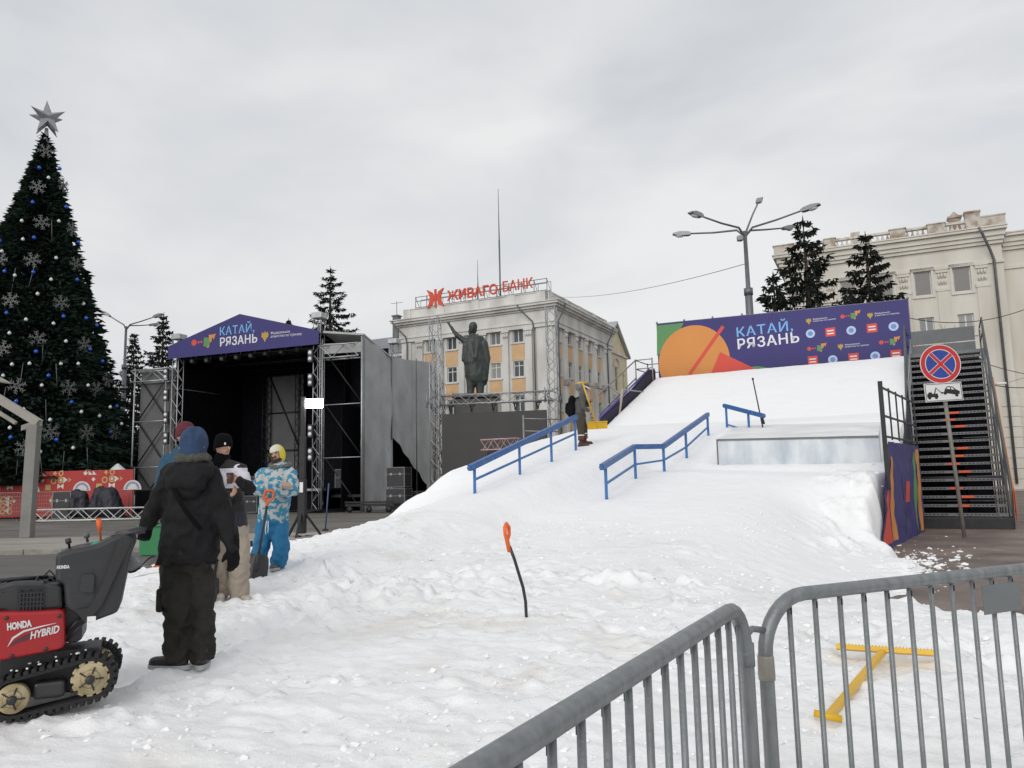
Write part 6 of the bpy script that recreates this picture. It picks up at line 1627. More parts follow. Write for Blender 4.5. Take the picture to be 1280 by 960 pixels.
# snow stuck on the upper run
m_ = MB(); r3 = random.Random(8)
for q in range(34):
    f = r3.random(); p = (idl[0] + (sp[0] - idl[0]) * f, idl[1] + (sp[1] - idl[1]) * f); m_.ball((p[0] - .03, YN_ - .03 + r3.random() * .45, p[1] + .155 + r3.uniform(-.01, .012)), (r3.uniform(.004, .012), r3.uniform(.004, .014), .006), 6)
m_.build('stuck_snow', [SNB], sb_)
m_ = MB(); m_.box((idl[0] - .1, YN_ + .12, idl[1] - .02), (sp[0] + .03, YF_ - .12, sp[1] + .16)); m_.rbox((idl[0] + .1, YN_, idl[1] - .03), (sp[0] - .14, YN_ + .1, idl[1] + .07), .02); m_.build('undercarriage', [MB_], sb_)
# red engine cover
redp = [mp_(-330, 478, YN_), mp_(-330, 735, YN_), mp_(0, 690, YN_), mp_(297, 633, YN_), mp_(297, 452, YN_), mp_(150, 460, YN_), mp_(0, 462, YN_)]
def rounded(poly, r):
    out = []
    n = len(poly)
    for i in range(n):
        p, a, b = Vector(poly[i]), Vector(poly[i - 1]), Vector(poly[(i + 1) % n]); u, v = (a - p), (b - p)
        k = min(r, u.length * .4, v.length * .4); q0, q1 = p + u.normalized() * k, p + v.normalized() * k
        for t_ in (0, .5, 1): out.append(tuple(q0.lerp(p, t_).lerp(p.lerp(q1, t_), t_)))
    return out
def solid(name, poly, y0, y1, m, parent, bev=.012, seg=2):
    bm = bmesh.new(); v0 = [bm.verts.new((p[0], y0, p[1])) for p in poly]; f = bm.faces.new(v0)
    ex = bmesh.ops.extrude_face_region(bm, geom=[f]); bmesh.ops.translate(bm, verts=[g for g in ex['geom'] if isinstance(g, bmesh.types.BMVert)], vec=(0, y1 - y0, 0))
    bmesh.ops.recalc_face_normals(bm, faces=bm.faces[:])
    es = [e for e in bm.edges if abs(e.verts[0].co.y - e.verts[1].co.y) < 1e-5]
    bmesh.ops.bevel(bm, geom=es, offset=bev, segments=seg, affect='EDGES', profile=.5)
    me = bpy.data.meshes.new(name); bm.to_mesh(me); bm.free(); me.materials.append(m); return link(name, me, parent)
rc = solid('red_cover', rounded(redp, .03), YN_ + .0, YF_, MR, sb_, .02, 3)
m_ = MB()
for x, y in ((55, 665), (212, 632), (30, 490), (275, 480)): q = mp_(x, y, YN_); m_.lathe([(.012, 0), (.012, .008), (.004, .01)], (q[0], YN_ + .001, q[1]), 8, 0, Matrix.Rotation(PI / 2, 4, 'X'))
m_.build('bolts', [BLP], rc)
def on_side(x, y, yl): q = mp_(x, y, yl); return T(q[0], yl, q[1])
SIL = mat('silver_decal', (.62, .62, .62), .4, .2, .05, 3)
a = mp_(33, 545, YN_); b_ = mp_(147, 527, YN_); sl = Matrix.Rotation(-math.atan2(b_[1] - a[1], b_[0] - a[0]), 4, 'Y')
lettering('HONDA', .055, SIL, rc, T(a[0], YN_ - .003, a[1]) @ sl @ UPRIGHT, 'lettering', fit=math.dist(a, b_), bold=.003, extrude=.001)
a = mp_(138, 587, YN_); b_ = mp_(277, 553, YN_); sl = Matrix.Rotation(-math.atan2(b_[1] - a[1], b_[0] - a[0]), 4, 'Y')
lettering('HYBRID', .06, SIL, rc, T(a[0], YN_ - .003, a[1]) @ sl @ UPRIGHT, 'lettering', fit=math.dist(a, b_), bold=.002, extrude=.001, shear=.35)
m_ = MB(); sw = [mp_(*p, YN_) for p in ((35, 622), (60, 582), (110, 550), (190, 528), (260, 512))]; arc_stroke(m_, sw, [.002, .012, .012, .008, .002], YN_ - .003, YN_ - .0005)
m_.build('swoosh_decal', [SIL], rc)
m_ = MB(); sw = [mp_(*p, YN_) for p in ((40, 625), (70, 592), (120, 565), (150, 558), (130, 590), (80, 605))]; m_.yprism(sw, YN_ - .002, YN_ - .0003); m_.build('dark_decal', [mat('dark_decal', (.10, .02, .03), .4)], rc)
# engine on top
en_ = [mp_(-300, 350, -.2), mp_(-300, 462, -.2), mp_(20, 458, -.2), mp_(60, 478, -.2), mp_(200, 455, -.2), mp_(290, 448, -.2), mp_(285, 340, -.2), mp_(210, 330, -.2), mp_(200, 322, -.2), mp_(60, 322, -.2), mp_(0, 338, -.2)]
eng = solid('engine', rounded(en_, .02), -.2, .2, MB_, sb_, .02)
m_ = MB()
for i in range(7): q = mp_(95 + 16 * i, 370, -.2); m_.box((q[0] - .004, -.212, q[1] - .12), (q[0] + .006, -.199, q[1]), 0)
for i in range(5): q0_ = mp_(80, 355 + 20 * i, -.2); q1_ = mp_(205, 350 + 20 * i, -.2); m_.beam((q0_[0], -.205, q0_[1]), (q1_[0], -.205, q1_[1]), .02, .008)
q = mp_(110, 335, 0)
for i in range(9): m_.tube([(q[0] - .28 + .05 * i, -.2, q[1] - .02), (q[0] - .26 + .05 * i, -.1, q[1] + .035 + .02 * math.sin(i * 2)), (q[0] - .22 + .05 * i, .12, q[1] + .03)], .008, 5)
m_.tube([mp3 for mp3 in ((q[0] - .3, -.1, q[1] + .02), (q[0] - .1, -.15, q[1] + .05), (q[0] + .12, -.05, q[1] + .045), (q[0] + .2, .1, q[1] + .01))], .012, 6)
m_.rbox((q[0] - .35, -.15, q[1] - .05), (q[0] - .02, .15, q[1] + .015), .03)
m_.build('engine_grille', [BLP], eng)
m_ = MB(); a = mp_(210, 340, -.1); b_ = mp_(300, 400, -.1)
for i in range(3): m_.tube([(a[0] - .1, -.12 + .1 * i, a[1] - .02), (a[0], -.14 + .1 * i, a[1] + .04 + .02 * i), (b_[0] - .02, -.15 + .1 * i, b_[1] + .06), (b_[0] + .03, -.12 + .1 * i, b_[1] - .06)], .007, 6)
m_.build('cables', [BLP], sb_)
# console
cons = [mp_(*p, -.24) for p in ((253, 215), (262, 190), (320, 172), (440, 150), (520, 112), (560, 100), (600, 105), (622, 128), (618, 158), (598, 200), (545, 465), (402, 518), (372, 488), (300, 448), (292, 332), (254, 326))]
ch_ = solid('console', rounded(cons, .025), -.24, .2, MB_, sb_, .03, 3)
m_ = MB(); q = [mp_(*p, -.245) for p in ((375, 300), (385, 288), (430, 285), (438, 296), (432, 372), (370, 366))]; m_.yprism(rounded(q, .015), -.262, -.24); m_.build('console_pad', [MB_], ch_)
m_ = MB(); q = [mp_(*p, -.25) for p in ((555, 115), (612, 125), (470, 430), (400, 515), (345, 452), (415, 440), (470, 340))]; m_.yprism(rounded(q, .02), -.268, -.24); m_.build('side_rib', [mat('blower_dark_rib', (.022, .022, .024), .5, 0, .2, 3)], ch_)
a, b_ = mp_(262, 262, -.24), mp_(322, 262, -.24); lettering('HONDA', .026, SIL, ch_, T(a[0], -.243, a[1]) @ UPRIGHT, 'lettering', fit=b_[0] - a[0], bold=.002, extrude=.001)
m_ = MB(); a, b_ = mp_(402, 508, -.27), mp_(443, 480, -.27); m_.box((a[0], -.274, a[1]), (b_[0], -.269, b_[1])); m_.build('white_sticker', [WHITE], ch_)
# column joining console to chassis
colp = [mp_(*p, -.16) for p in ((296, 440), (395, 470), (380, 520), (378, 590), (340, 606), (296, 600))]; solid('column', rounded(colp, .015), -.16, .16, MB_, sb_, .01)
m_ = MB(); a, b_ = mp_(300, 560, -.18), mp_(380, 480, -.18); m_.bar((a[0], -.19, a[1]), (b_[0], -.19, b_[1]), .012, 6); a, b_ = mp_(310, 590, -.18), mp_(395, 500, -.18); m_.bar((a[0], -.2, a[1]), (b_[0], -.2, b_[1]), .008, 6); m_.build('control_rods', [BLP], sb_)
# controls on the console top
def knob(name, x0, y0, x1, y1, yl, r, m, r2=None):
    a, b_ = mp_(x0, y0, yl), mp_(x1, y1, yl); q = MB(); q.tube([(a[0], yl, a[1]), (a[0] + (b_[0] - a[0]) * .45, yl, a[1] + (b_[1] - a[1]) * .45), (a[0] + (b_[0] - a[0]) * .5, yl, a[1] + (b_[1] - a[1]) * .5), (b_[0], yl, b_[1])], [r * .45, r * .45, r, r2 or r], 8); q.build(name, [m], ch_)
knob('lever', 322, 168, 313, 122, -.15, .017, BLP); knob('lever', 405, 140, 398, 96, .0, .018, mat('grey_lever', (.12, .12, .12), .5)); knob('orange_lever', 466, 135, 455, 30, -.05, .014, OR, .017)
q = mp_(452, 160, -.16); m_ = MB(); m_.lathe([(.034, -.02), (.04, .0), (.038, .018), (.02, .028)], (q[0], -.16, q[1] + .005), 16); m_.build('green_knob', [mat('green_cap', (.01, .24, .16), .4)], ch_)
for x, y, m, nm, yl in ((505, 138, OR, 'orange_button', -.1), (395, 165, mat('red_button_paint', (.4, .02, .02), .4), 'red_slot', -.12)): q = mp_(x, y, yl); m_ = MB(); m_.rbox((q[0] - .03, yl - .02, q[1] - .01), (q[0] + .03, yl + .02, q[1] + .014), .006); m_.build(nm, [m], ch_)
a, b_ = mp_(595, 105, -.2), mp_(640, 92, -.2); m_ = MB()
m_.tube([(a[0] - .1, -.2, a[1] - .01), (b_[0] - .02, -.22, b_[1]), (b_[0] + .04, -.22, b_[1] + .005)], .014, 8); m_.tube([(a[0] - .1, .18, a[1] - .01), (b_[0] - .02, .2, b_[1]), (b_[0] + .04, .2, b_[1] + .005)], .014, 8); m_.build('handlebar', [BLP], sb_)
# auger housing outside the frame, so that the machine is whole
m_ = MB(); hx = redp[0][0]; m_.rbox((hx - .42, -.34, .03), (hx - .02, .34, .5), .03); m_.tube([(hx - .2, 0, .5), (hx - .2, 0, .85), (hx - .26, 0, .98), (hx - .38, 0, 1.02)], [.09, .08, .075, .07], 10); m_.build('auger_housing', [MR], sb_)
# ================================================================== people
SKIN = mat('skin', (.46, .27, .19), .55, 0, .06, 8); SKIN2 = mat('skin_darker', (.42, .245, .175), .55, 0, .06, 8)  # second skin tone is a little darker than the first
def hand(mb, w, d, n, s=1.0, curl=.5, thumb=1, r=1.0):
    """palm, four fingers of different lengths with knuckle bends, thumb from the side"""
    d = Vector(d).normalized(); n = Vector(n); n = (n - d * n.dot(d)).normalized(); sd = d.cross(n)
    cap_(mb, w, w + d * .03 * s, .027 * s * r, .03 * s * r, .75)
    for k in (-1, 0, 1): cap_(mb, w + d * .02 * s + sd * (.016 * k * s), w + d * .085 * s + sd * (.024 * k * s), .017 * s * r, .015 * s * r)
    for k, L in ((-1.5, .066), (-.5, .078), (.5, .074), (1.5, .056)):
        p = w + d * .088 * s + sd * (.0195 * k * s); a = curl * .9; d1 = d * math.cos(a) + n * math.sin(a); q = p + d1 * (L * .52 * s); a2 = a + curl * 1.3; d2 = d * math.cos(a2) + n * math.sin(a2)
        cap_(mb, p - d * .012 * s, q, .0105 * s * r, .0095 * s * r, 1, 8); cap_(mb, q, q + d2 * (L * .5 * s), .0095 * s * r, .0078 * s * r, 1, 8)
    p = w + d * .025 * s - sd * (.026 * s * thumb); dt = (d * .75 - sd * .6 * thumb + n * .35).normalized(); q = p + dt * .045 * s; cap_(mb, p, q, .0135 * s * r, .011 * s * r, 1, 8); cap_(mb, q, q + (dt * .6 + d * .6 + n * .3).normalized() * .03 * s, .011 * s * r, .0085 * s * r, 1, 8)
def person(label, J, face, s=1.0, hands=None, feet=None, skin=SKIN, head_tilt=0.0, eyes=True):
    """J: joints as world points; returns the body object (one continuous mesh) and helpers in body space"""
    O = (J['anL'] + J['anR']) / 2; O = Vector((O.x, O.y, min(J['anL'].z, J['anR'].z) - .08 * s))
    j = {k: v - O for k, v in J.items()}; f = Vector(face).normalized(); up = (j['head'] - j['neck']).normalized(); f = (f - up * f.dot(up)).normalized(); rt = f.cross(up)
    mb = MB(); H = j['head']; sd = (j['shR'] - j['shL']).normalized()
    Mh = Matrix((rt, f, up)).transposed().to_4x4()
    mb.ball(H + up * .012 * s, (.075 * s, .092 * s, .11 * s), 18, 0, Mh); mb.ball(H + f * .022 * s - up * .055 * s, (.055 * s, .065 * s, .062 * s), 14, 0, Mh)
    cap_(mb, H + f * .088 * s + up * .012 * s, H + f * .108 * s - up * .022 * s, .0085 * s, .0135 * s, 1, 8)          # nose
    cap_(mb, H + f * .083 * s - up * .052 * s - rt * .018 * s, H + f * .083 * s - up * .052 * s + rt * .018 * s, .0085 * s, .0085 * s, 1, 8)
    cap_(mb, H + f * .076 * s + up * .028 * s - rt * .03 * s, H + f * .076 * s + up * .028 * s + rt * .03 * s, .012 * s, .012 * s, 1, 8)
    for e in (-1, 1): mb.ball(H + rt * .077 * s * e - f * .008 * s - up * .005 * s, (.012 * s, .022 * s, .032 * s), 8, 0, Mh)
    cap_(mb, H - up * .05 * s - f * .015 * s, j['neck'] - up * .03 * s, .055 * s, .06 * s)
    cap_(mb, j['neck'] - Vector((0, 0, .08 * s)), j['chest'], .10 * s, .125 * s, .65, 14, sd); cap_(mb, j['chest'], j['pelvis'], .125 * s, .115 * s, .62, 14, sd)
    for a, b, r0, r1 in (('shL', 'elL', .052, .04), ('shR', 'elR', .052, .04), ('elL', 'wrL', .041, .028), ('elR', 'wrR', .041, .028), ('hipL', 'knL', .068, .05), ('hipR', 'knR', .068, .05), ('knL', 'anL', .05, .036), ('knR', 'anR', .05, .036)): cap_(mb, j[a], j[b], r0 * s, r1 * s)
    for a, b in (('neck', 'shL'), ('neck', 'shR')): cap_(mb, j[a] - Vector((0, 0, .05 * s)), j[b], .06 * s, .052 * s)
    for a, fd in (('anL', feet[0]), ('anR', feet[1])): fd = Vector(fd).normalized(); cap_(mb, j[a] + Vector((0, 0, -.02 * s)), j[a] + fd * .12 * s + Vector((0, 0, -.045 * s)), .038 * s, .03 * s)
    for a, hd in (('wrL', hands[0]), ('wrR', hands[1])):
        if hd: hand(mb, j[a], hd[0], hd[1], s, hd[2], hd[3])
    me = remesh(mb, .0085 * s, 2); me.materials.append(skin); o = link('person', me); o.location = O; tag(o, label, 'person')
    if eyes:
        for e in (-1, 1):
            m = MB(); p = H + f * .086 * s + up * .012 * s + rt * .03 * s * e; m.ball(p, (.0115 * s, .008 * s, .007 * s), 10, 0, Mh); eo = m.build('eye', [mat('eye_dark', (.02, .015, .012), .2, 0, 0)], o)
            m = MB(); m.beam(p + up * .019 * s - rt * .016 * s + f * .004 * s, p + up * .02 * s + rt * .016 * s + f * .004 * s, .012 * s, .006 * s); m.build('eyebrow', [mat('brow_hair', (.03, .022, .018), .9)], o)
        m = MB(); m.tube([H + f * .089 * s - up * .052 * s - rt * .02 * s, H + f * .095 * s - up * .05 * s, H + f * .089 * s - up * .052 * s + rt * .02 * s], .0045 * s, 6); m.build('mouth', [mat('lip', (.30, .12, .10), .5)], o)
    return o, j, dict(H=H, f=f, up=up, rt=rt, Mh=Mh, s=s, sd=sd)
def cloth(name, parent, m, fn, voxel=.016, wr=.012, wf=7, zs=.8, seed=0, smooth=2, hem=None):
    mb = MB(); fn(mb); me = remesh(mb, voxel, smooth, wr, wf, zs, seed)
    if hem is not None:      # a clean cut edge at the bottom of the garment's body
        bm = bmesh.new(); bm.from_mesh(me); c = Vector((hem[0].x, hem[0].y, 0)); vv = [v for v in bm.verts if (Vector((v.co.x, v.co.y, 0)) - c).length < hem[2]]
        for v in vv:
            if v.co.z < hem[1]: v.co.z = hem[1] + .012 * math.sin(9 * math.atan2(v.co.y - c.y, v.co.x - c.x)) + (v.co.z - hem[1]) * .02
        bm.to_mesh(me); bm.free()
    me.materials.append(m); return link(name, me, parent)
def beanie(o, A, m, down=.02, name='beanie', pom=False, cuff=True, s2=1.0):
    H, f, up, rt, s = A['H'], A['f'], A['up'], A['rt'], A['s']
    mb = MB(); vs = []; n = 22; R0 = Vector((.087, .104, 0)) * s * s2; c = H + up * (.03 - down) * s - f * .006 * s
    prof = [(1.0, -.045), (1.03, -.02), (1.02, .02), (.97, .06), (.82, .098), (.5, .122), (.15, .13)]
    for k, (r, z) in enumerate(prof):
        for i in range(n): t_ = 2 * PI * i / n; tilt_ = .028 * math.sin(t_) if k < 3 else 0; vs.append(c + rt * (R0.x * r * math.cos(t_)) + f * (R0.y * r * math.sin(t_)) + up * ((z + tilt_) * s))
    fs = [(a * n + i, a * n + (i + 1) % n, (a + 1) * n + (i + 1) % n, (a + 1) * n + i) for a in range(len(prof) - 1) for i in range(n)]; fs += [tuple((len(prof) - 1) * n + i for i in range(n)), tuple(reversed(range(n)))]
    mb.add(vs, fs, 0, True); b = mb.build(name, [m], o); return b
def boots(o, j, feet, s, m, sole):
    for k, fd in (('anL', feet[0]), ('anR', feet[1])):
        fd = Vector((fd[0], fd[1], 0)).normalized(); mb = MB(); a = j[k]; g = Vector((a.x, a.y, a.z - .085 * s)) 
        cap_(mb, g + Vector((0, 0, .13 * s)), g + Vector((0, 0, .06 * s)) - fd * .03 * s, .06 * s, .055 * s); cap_(mb, g + Vector((0, 0, .055 * s)) - fd * .04 * s, g + Vector((0, 0, .045 * s)) + fd * .17 * s, .05 * s, .045 * s, .9)
        me = remesh(mb, .012 * s, 1); me.materials.append(m); b = link('boot', me, o)
        mb = MB(); sd = Vector((-fd.y, fd.x, 0)); pts = []
        for i in range(16): t_ = 2 * PI * i / 16; q = g + fd * (.06 + .165 * math.cos(t_)) * s + sd * (.056 * math.sin(t_)) * s; pts.append((q.x, q.y))
        mb.prism(pts, lambda p: (p[0], p[1], g.z + .0), lambda p: (p[0], p[1], g.z + .03 * s)); mb.build('sole', [sole], b)
ZZ = Vector((0, 0, 1))
# ---- man in black at the blower, seen from behind
Y = 5.76; P = lambda x, y, dy=0: at(x, y, Y + dy)
ga, gb_ = hit_snow(216, 836), hit_snow(251, 828)
J = dict(head=P(243, 556), neck=P(243, 580), chest=P(240, 612), pelvis=P(236, 688), shL=P(216, 594), shR=P(263, 596), elL=P(197, 628, -.02), elR=P(280, 645, -.02), wrL=P(185, 655, .05), wrR=P(291, 683, -.04),
         hipL=P(222, 690), hipR=P(250, 690), knL=P(222, 757, -.03), knR=P(251, 757, .03), anL=P(221, 822), anR=P(252, 818, .05))
J['anL'].z = snow_h(J['anL'].x, J['anL'].y) + .085; J['anR'].z = snow_h(J['anR'].x, J['anR'].y) + .085
fc = Vector((.25, 1, 0)); ft_ = (Vector((-1, .15, 0)), Vector((-.25, 1, 0)))
hA = ((Vector((-.3, .1, -1)), Vector((-.4, .8, .2)), .9, 1), (Vector((.10, .0, -1)), Vector((-.7, .6, 0)), .35, 1))
o, j, A = person('man in black jacket and dark trousers seen from behind at the snow blower', J, fc, 1.0, hA, ft_)
JB = mat('black_jacket', (.010, .010, .0115), .8, 0, .4, 3, .8, 14, spec=.25); TB = mat('charcoal_trousers', (.027, .0255, .0235), .85, 0, .35, 4, .9, 12, spec=.2)
def fn(mb):
    cap_(mb, j['pelvis'] + ZZ * -.02, j['chest'] + ZZ * -.05, .222, .205, .66, 18, A['sd']); cap_(mb, j['chest'], j['neck'] - ZZ * .09, .20, .14, .68, 18, A['sd'])
    cap_(mb, j['pelvis'] + ZZ * -.09 + Vector((-.01, 0, 0)), j['pelvis'], .232, .225, .64, 18, A['sd'])
    for a in ('L', 'R'): cap_(mb, j['sh' + a], j['el' + a], .082, .072); cap_(mb, j['el' + a], j['wr' + a], .073, .056); cap_(mb, j['neck'] - ZZ * .06, j['sh' + a], .09, .09)
cloth('jacket', o, JB, fn, .014, .017, 6.5, 1.1, 1, hem=(j['pelvis'], P(240, 703).z - o.location.z, .27))
def fn(mb):
    Hd = j['neck']; cap_(mb, Hd + Vector((-.10, -.09, -.07)), Hd + Vector((.09, -.09, -.07)), .078, .085); cap_(mb, Hd + Vector((-.07, -.14, -.13)), Hd + Vector((.07, -.14, -.14)), .07, .075); cap_(mb, Hd + Vector((-.03, -.12, -.2)), Hd + Vector((.04, -.12, -.2)), .06, .06)
    for s_ in (-1, 1): cap_(mb, Hd + Vector((.095 * s_, -.05, -.05)), Hd + Vector((.075 * s_, .06, -.02)), .055, .045)
cloth('hood', o, JB, fn, .013, .012, 9, 1, 4)
def fn(mb):
    for i in range(14): t_ = PI * (i - .5) / 12.5; mb.ball(j['neck'] + Vector((.10 * math.cos(t_), -.08 * math.sin(t_) - .02, .04)), (.034, .03, .04), 8)
cloth('grey_collar', o, mat('grey_green_fleece', (.07, .07, .058), .95, 0, .3, 20, .5, 80), fn, .011, .01, 16, 1, 5)
def fn(mb): 
    cap_(mb, j['pelvis'], j['pelvis'] - ZZ * .05, .185, .18, .7, 16, A['sd'])
    for a in ('L', 'R'): cap_(mb, j['hip' + a], j['kn' + a], .115, .096); cap_(mb, j['kn' + a], j['an' + a] + ZZ * .02, .092, .088)
cloth('trousers', o, TB, fn, .014, .028, 6.5, 1.2, 2)
m_ = MB(); m_.rbox((j['knL'].x - .14, j['knL'].y - .06, j['knL'].z - .04), (j['knL'].x - .09, j['knL'].y + .06, j['knL'].z + .13), .02); m_.build('trouser_pocket', [TB], o)
boots(o, j, ft_, 1.0, mat('black_boots', (.015, .015, .016), .5, 0, .3, 12), mat('pale_sole', (.35, .35, .36), .7))
GLV = mat('black_gloves', (.006, .006, .007), .8, 0, .3, 12, spec=.15)
for w, hd in (('wrL', hA[0]), ('wrR', hA[1])):
    mb = MB(); dd = hd[0].normalized(); cap_(mb, j[w] - dd * .05, j[w] + dd * .02, .052, .047); hand(mb, j[w], hd[0], hd[1], 1.12, hd[2], hd[3], 1.3); me = remesh(mb, .008, 1); me.materials.append(GLV); link('glove', me, o)
HOODB = mat('navy_blue_fleece', (.028, .055, .12), .95, 0, .25, 12, .4, 90)
def fn(mb): mb.ball(A['H'] + A['up'] * .02 - A['f'] * .01, (.097, .11, .122), 18, 0, A['Mh']); cap_(mb, A['H'] - A['up'] * .05 - A['f'] * .02, j['neck'] + ZZ * .01, .092, .10)
hb = cloth('blue_hood', o, HOODB, fn, .012, .012, 10, .5, 3)
m_ = MB()
sp0 = j['neck'] + Vector((-.12, -.10, -.10)); sp1 = j['pelvis'] + Vector((.16, -.165, .16))
pts = [sp0.lerp(sp1, i / 8) + Vector((0, -.075 * math.sin(PI * i / 8) - .02, 0)) for i in range(9)]
for a, b_ in zip(pts, pts[1:]): m_.beam(a, b_, .03, .012, 0, (0, -1, .1))
m_.build('shoulder_strap', [mat('black_webbing', (.004, .004, .004), .8, spec=.1)], o)
# ---- man in the maroon beanie, mostly hidden
Y = 8.3; P = lambda x, y, dy=0: at(x, y, Y + dy)
gx = P(226, 700); gz = snow_h(gx.x, gx.y); W = lambda dx, dy, z: Vector((gx.x + dx, gx.y + dy, z))
hd_ = P(231.5, 545); sh_ = hd_.z - .24
J = dict(head=hd_, neck=hd_ - ZZ * .16, chest=hd_ + Vector((-.03, 0, -.42)), pelvis=W(0, 0, gz + .95), shL=hd_ + Vector((.12, -.1, -.25)), shR=hd_ + Vector((-.2, .05, -.27)), elL=hd_ + Vector((.16, -.18, -.55)), elR=hd_ + Vector((-.24, -.02, -.56)), wrL=hd_ + Vector((.12, -.32, -.72)), wrR=hd_ + Vector((-.18, -.2, -.76)),
         hipL=W(.1, 0, gz + .95), hipR=W(-.1, 0, gz + .95), knL=W(.11, -.04, gz + .5), knR=W(-.11, -.02, gz + .5), anL=W(.12, 0, gz + .085), anR=W(-.12, 0, gz + .085))
ft_ = (Vector((.5, -1, 0)), Vector((.2, -1, 0))); hh = ((Vector((0, -.7, -.7)), Vector((1, 0, 0)), .6, 1), (Vector((0, -.7, -.7)), Vector((1, 0, 0)), .6, -1))
o, j, A = person('man in maroon beanie and teal jacket half hidden behind the man in black', J, Vector((.75, -.7, -.1)), 1.0, hh, ft_)
beanie(o, A, mat('maroon_knit', (.11, .018, .028), .95, 0, .2, 30, .5, 120), .0, s2=1.08)
def fn(mb):
    cap_(mb, j['pelvis'], j['chest'], .19, .2, .7, 18, A['sd']); cap_(mb, j['chest'], j['neck'] - ZZ * .07, .2, .14, .7, 18, A['sd'])
    for a in ('L', 'R'): cap_(mb, j['sh' + a], j['el' + a], .085, .07); cap_(mb, j['el' + a], j['wr' + a], .07, .055); cap_(mb, j['neck'] - ZZ * .06, j['sh' + a], .085, .085)
    cap_(mb, j['neck'] + Vector((-.06, .05, -.02)), j['neck'] + Vector((.06, .08, -.02)), .085, .085)
cloth('jacket', o, mat('teal_jacket', (.012, .062, .11), .75, 0, .2, 4), fn, .016, .012, 7, 1, 6)
def fn(mb):
    cap_(mb, j['pelvis'], j['pelvis'] - ZZ * .05, .165, .16, .75, 16, A['sd'])
    for a in ('L', 'R'): cap_(mb, j['hip' + a], j['kn' + a], .11, .095); cap_(mb, j['kn' + a], j['an' + a], .095, .085)
cloth('trousers', o, TB, fn, .016, .015, 7, .8, 7); boots(o, j, ft_, 1.0, MATS['black_boots'], MATS['pale_sole'])
# ---- man in black beanie, black and white jacket, beige trousers, with a cup
Y = 8.7; P = lambda x, y, dy=0: at(x, y, Y + dy)
J = dict(head=P(279, 558.5), neck=P(278, 576), chest=P(285, 606), pelvis=P(290, 654), shL=P(300, 588, -.16), shR=P(270, 588, .1), elL=P(312, 610, -.24), elR=P(270, 622, -.1), wrL=P(299, 601, -.42), wrR=P(287, 620, -.36),
         hipL=P(297, 660, -.04), hipR=P(281, 660, .06), knL=P(300, 698, -.1), knR=P(277, 698, .02), anL=P(299, 735), anR=P(274, 737, .0))
for k in ('anL', 'anR'): J[k].z = snow_h(J[k].x, J[k].y) + .085
ft_ = (Vector((.75, -.6, 0)), Vector((.4, -.8, 0))); hB = ((Vector((-.85, -.1, .25)), Vector((-.2, -.9, 0)), .75, -1), (Vector((.6, -.3, .3)), Vector((0, -.5, .7)), .7, 1))
o, j, A = person('man in black beanie and beige trousers holding a dark cup', J, Vector((.82, -.55, -.08)), 1.0, hB, ft_)
b_ = beanie(o, A, mat('black_knit', (.006, .006, .007), .95, 0, .3, 30, .5, 120, spec=.1), .005, s2=1.06)
m_ = MB(); q = A['H'] + A['f'] * .092 + A['up'] * .032 + A['rt'] * .035; m_.rbox((-.018, -.006, -.014), (.018, .006, .014), .004, 0, T(*q) @ A['Mh']); m_.build('white_patch', [WHITE], b_)
def fn(mb): cap_(mb, j['neck'] - ZZ * .07, j['neck'] + ZZ * .02 + A['f'] * .0, .12, .092)
cloth('neck_warmer', o, MATS['black_knit'], fn, .013, .008, 12, 2, 8)
def zband_mat(name, base, bands, rough=.75):
    """garment of sewn panels: colour changes at given heights of the garment"""
    m = bpy.data.materials.new(name); m.use_nodes = True; n, l = m.node_tree.nodes, m.node_tree.links; b = n['Principled BSDF']; b.inputs['Roughness'].default_value = rough
    t = n.new('ShaderNodeTexCoord'); s_ = n.new('ShaderNodeSeparateXYZ'); l.new(t.outputs['Object'], s_.inputs[0]); mr = n.new('ShaderNodeMapRange'); mr.inputs[1].default_value = 0; mr.inputs[2].default_value = 2; l.new(s_.outputs['Z'], mr.inputs[0])
    r = n.new('ShaderNodeValToRGB'); r.color_ramp.interpolation = 'CONSTANT'; el = r.color_ramp.elements; el[0].position = 0; el[0].color = base + (1,); el[1].position = bands[0][0] / 2; el[1].color = bands[0][1] + (1,)
    for z, c in bands[1:]: e = el.new(z / 2); e.color = c + (1,)
    l.new(mr.outputs[0], r.inputs['Fac']); l.new(r.outputs['Color'], b.inputs['Base Color']); return m
zb0 = P(284, 611).z - o.location.z; zb1 = P(284, 586).z - o.location.z; zb2 = P(284, 640).z - o.location.z
JM = zband_mat('panelled_jacket', (.012, .014, .024), [(zb2, (.01, .01, .011)), (zb0, (.60, .58, .64)), (zb1, (.01, .01, .011))])
def fn(mb):
    cap_(mb, j['pelvis'] - ZZ * .06, j['chest'], .20, .2, .72, 18, A['sd']); cap_(mb, j['chest'], j['neck'] - ZZ * .08, .2, .13, .72, 18, A['sd'])
    for a in ('L', 'R'): cap_(mb, j['neck'] - ZZ * .06, j['sh' + a], .085, .085)
    cap_(mb, j['shR'], j['elR'], .082, .07); cap_(mb, j['elR'], j['wrR'], .07, .05)
cloth('jacket', o, JM, fn, .014, .013, 7, 1, 9, hem=(j['pelvis'], P(288, 657).z - o.location.z, .27))
def fn(mb): cap_(mb, j['shL'] + Vector((.0, -.01, 0)), j['elL'], .074, .066)
cloth('white_sleeve', o, mat('white_sleeve_cloth', (.58, .56, .62), .75, 0, .06, 5), fn, .013, .012, 8, 1, 10)
def fn(mb): cap_(mb, j['elL'] - (j['elL'] - j['shL']) * .05, j['elL'], .07, .07); cap_(mb, j['elL'], j['wrL'], .069, .05)
cloth('black_cuff', o, JB, fn, .013, .01, 8, 1, 11)
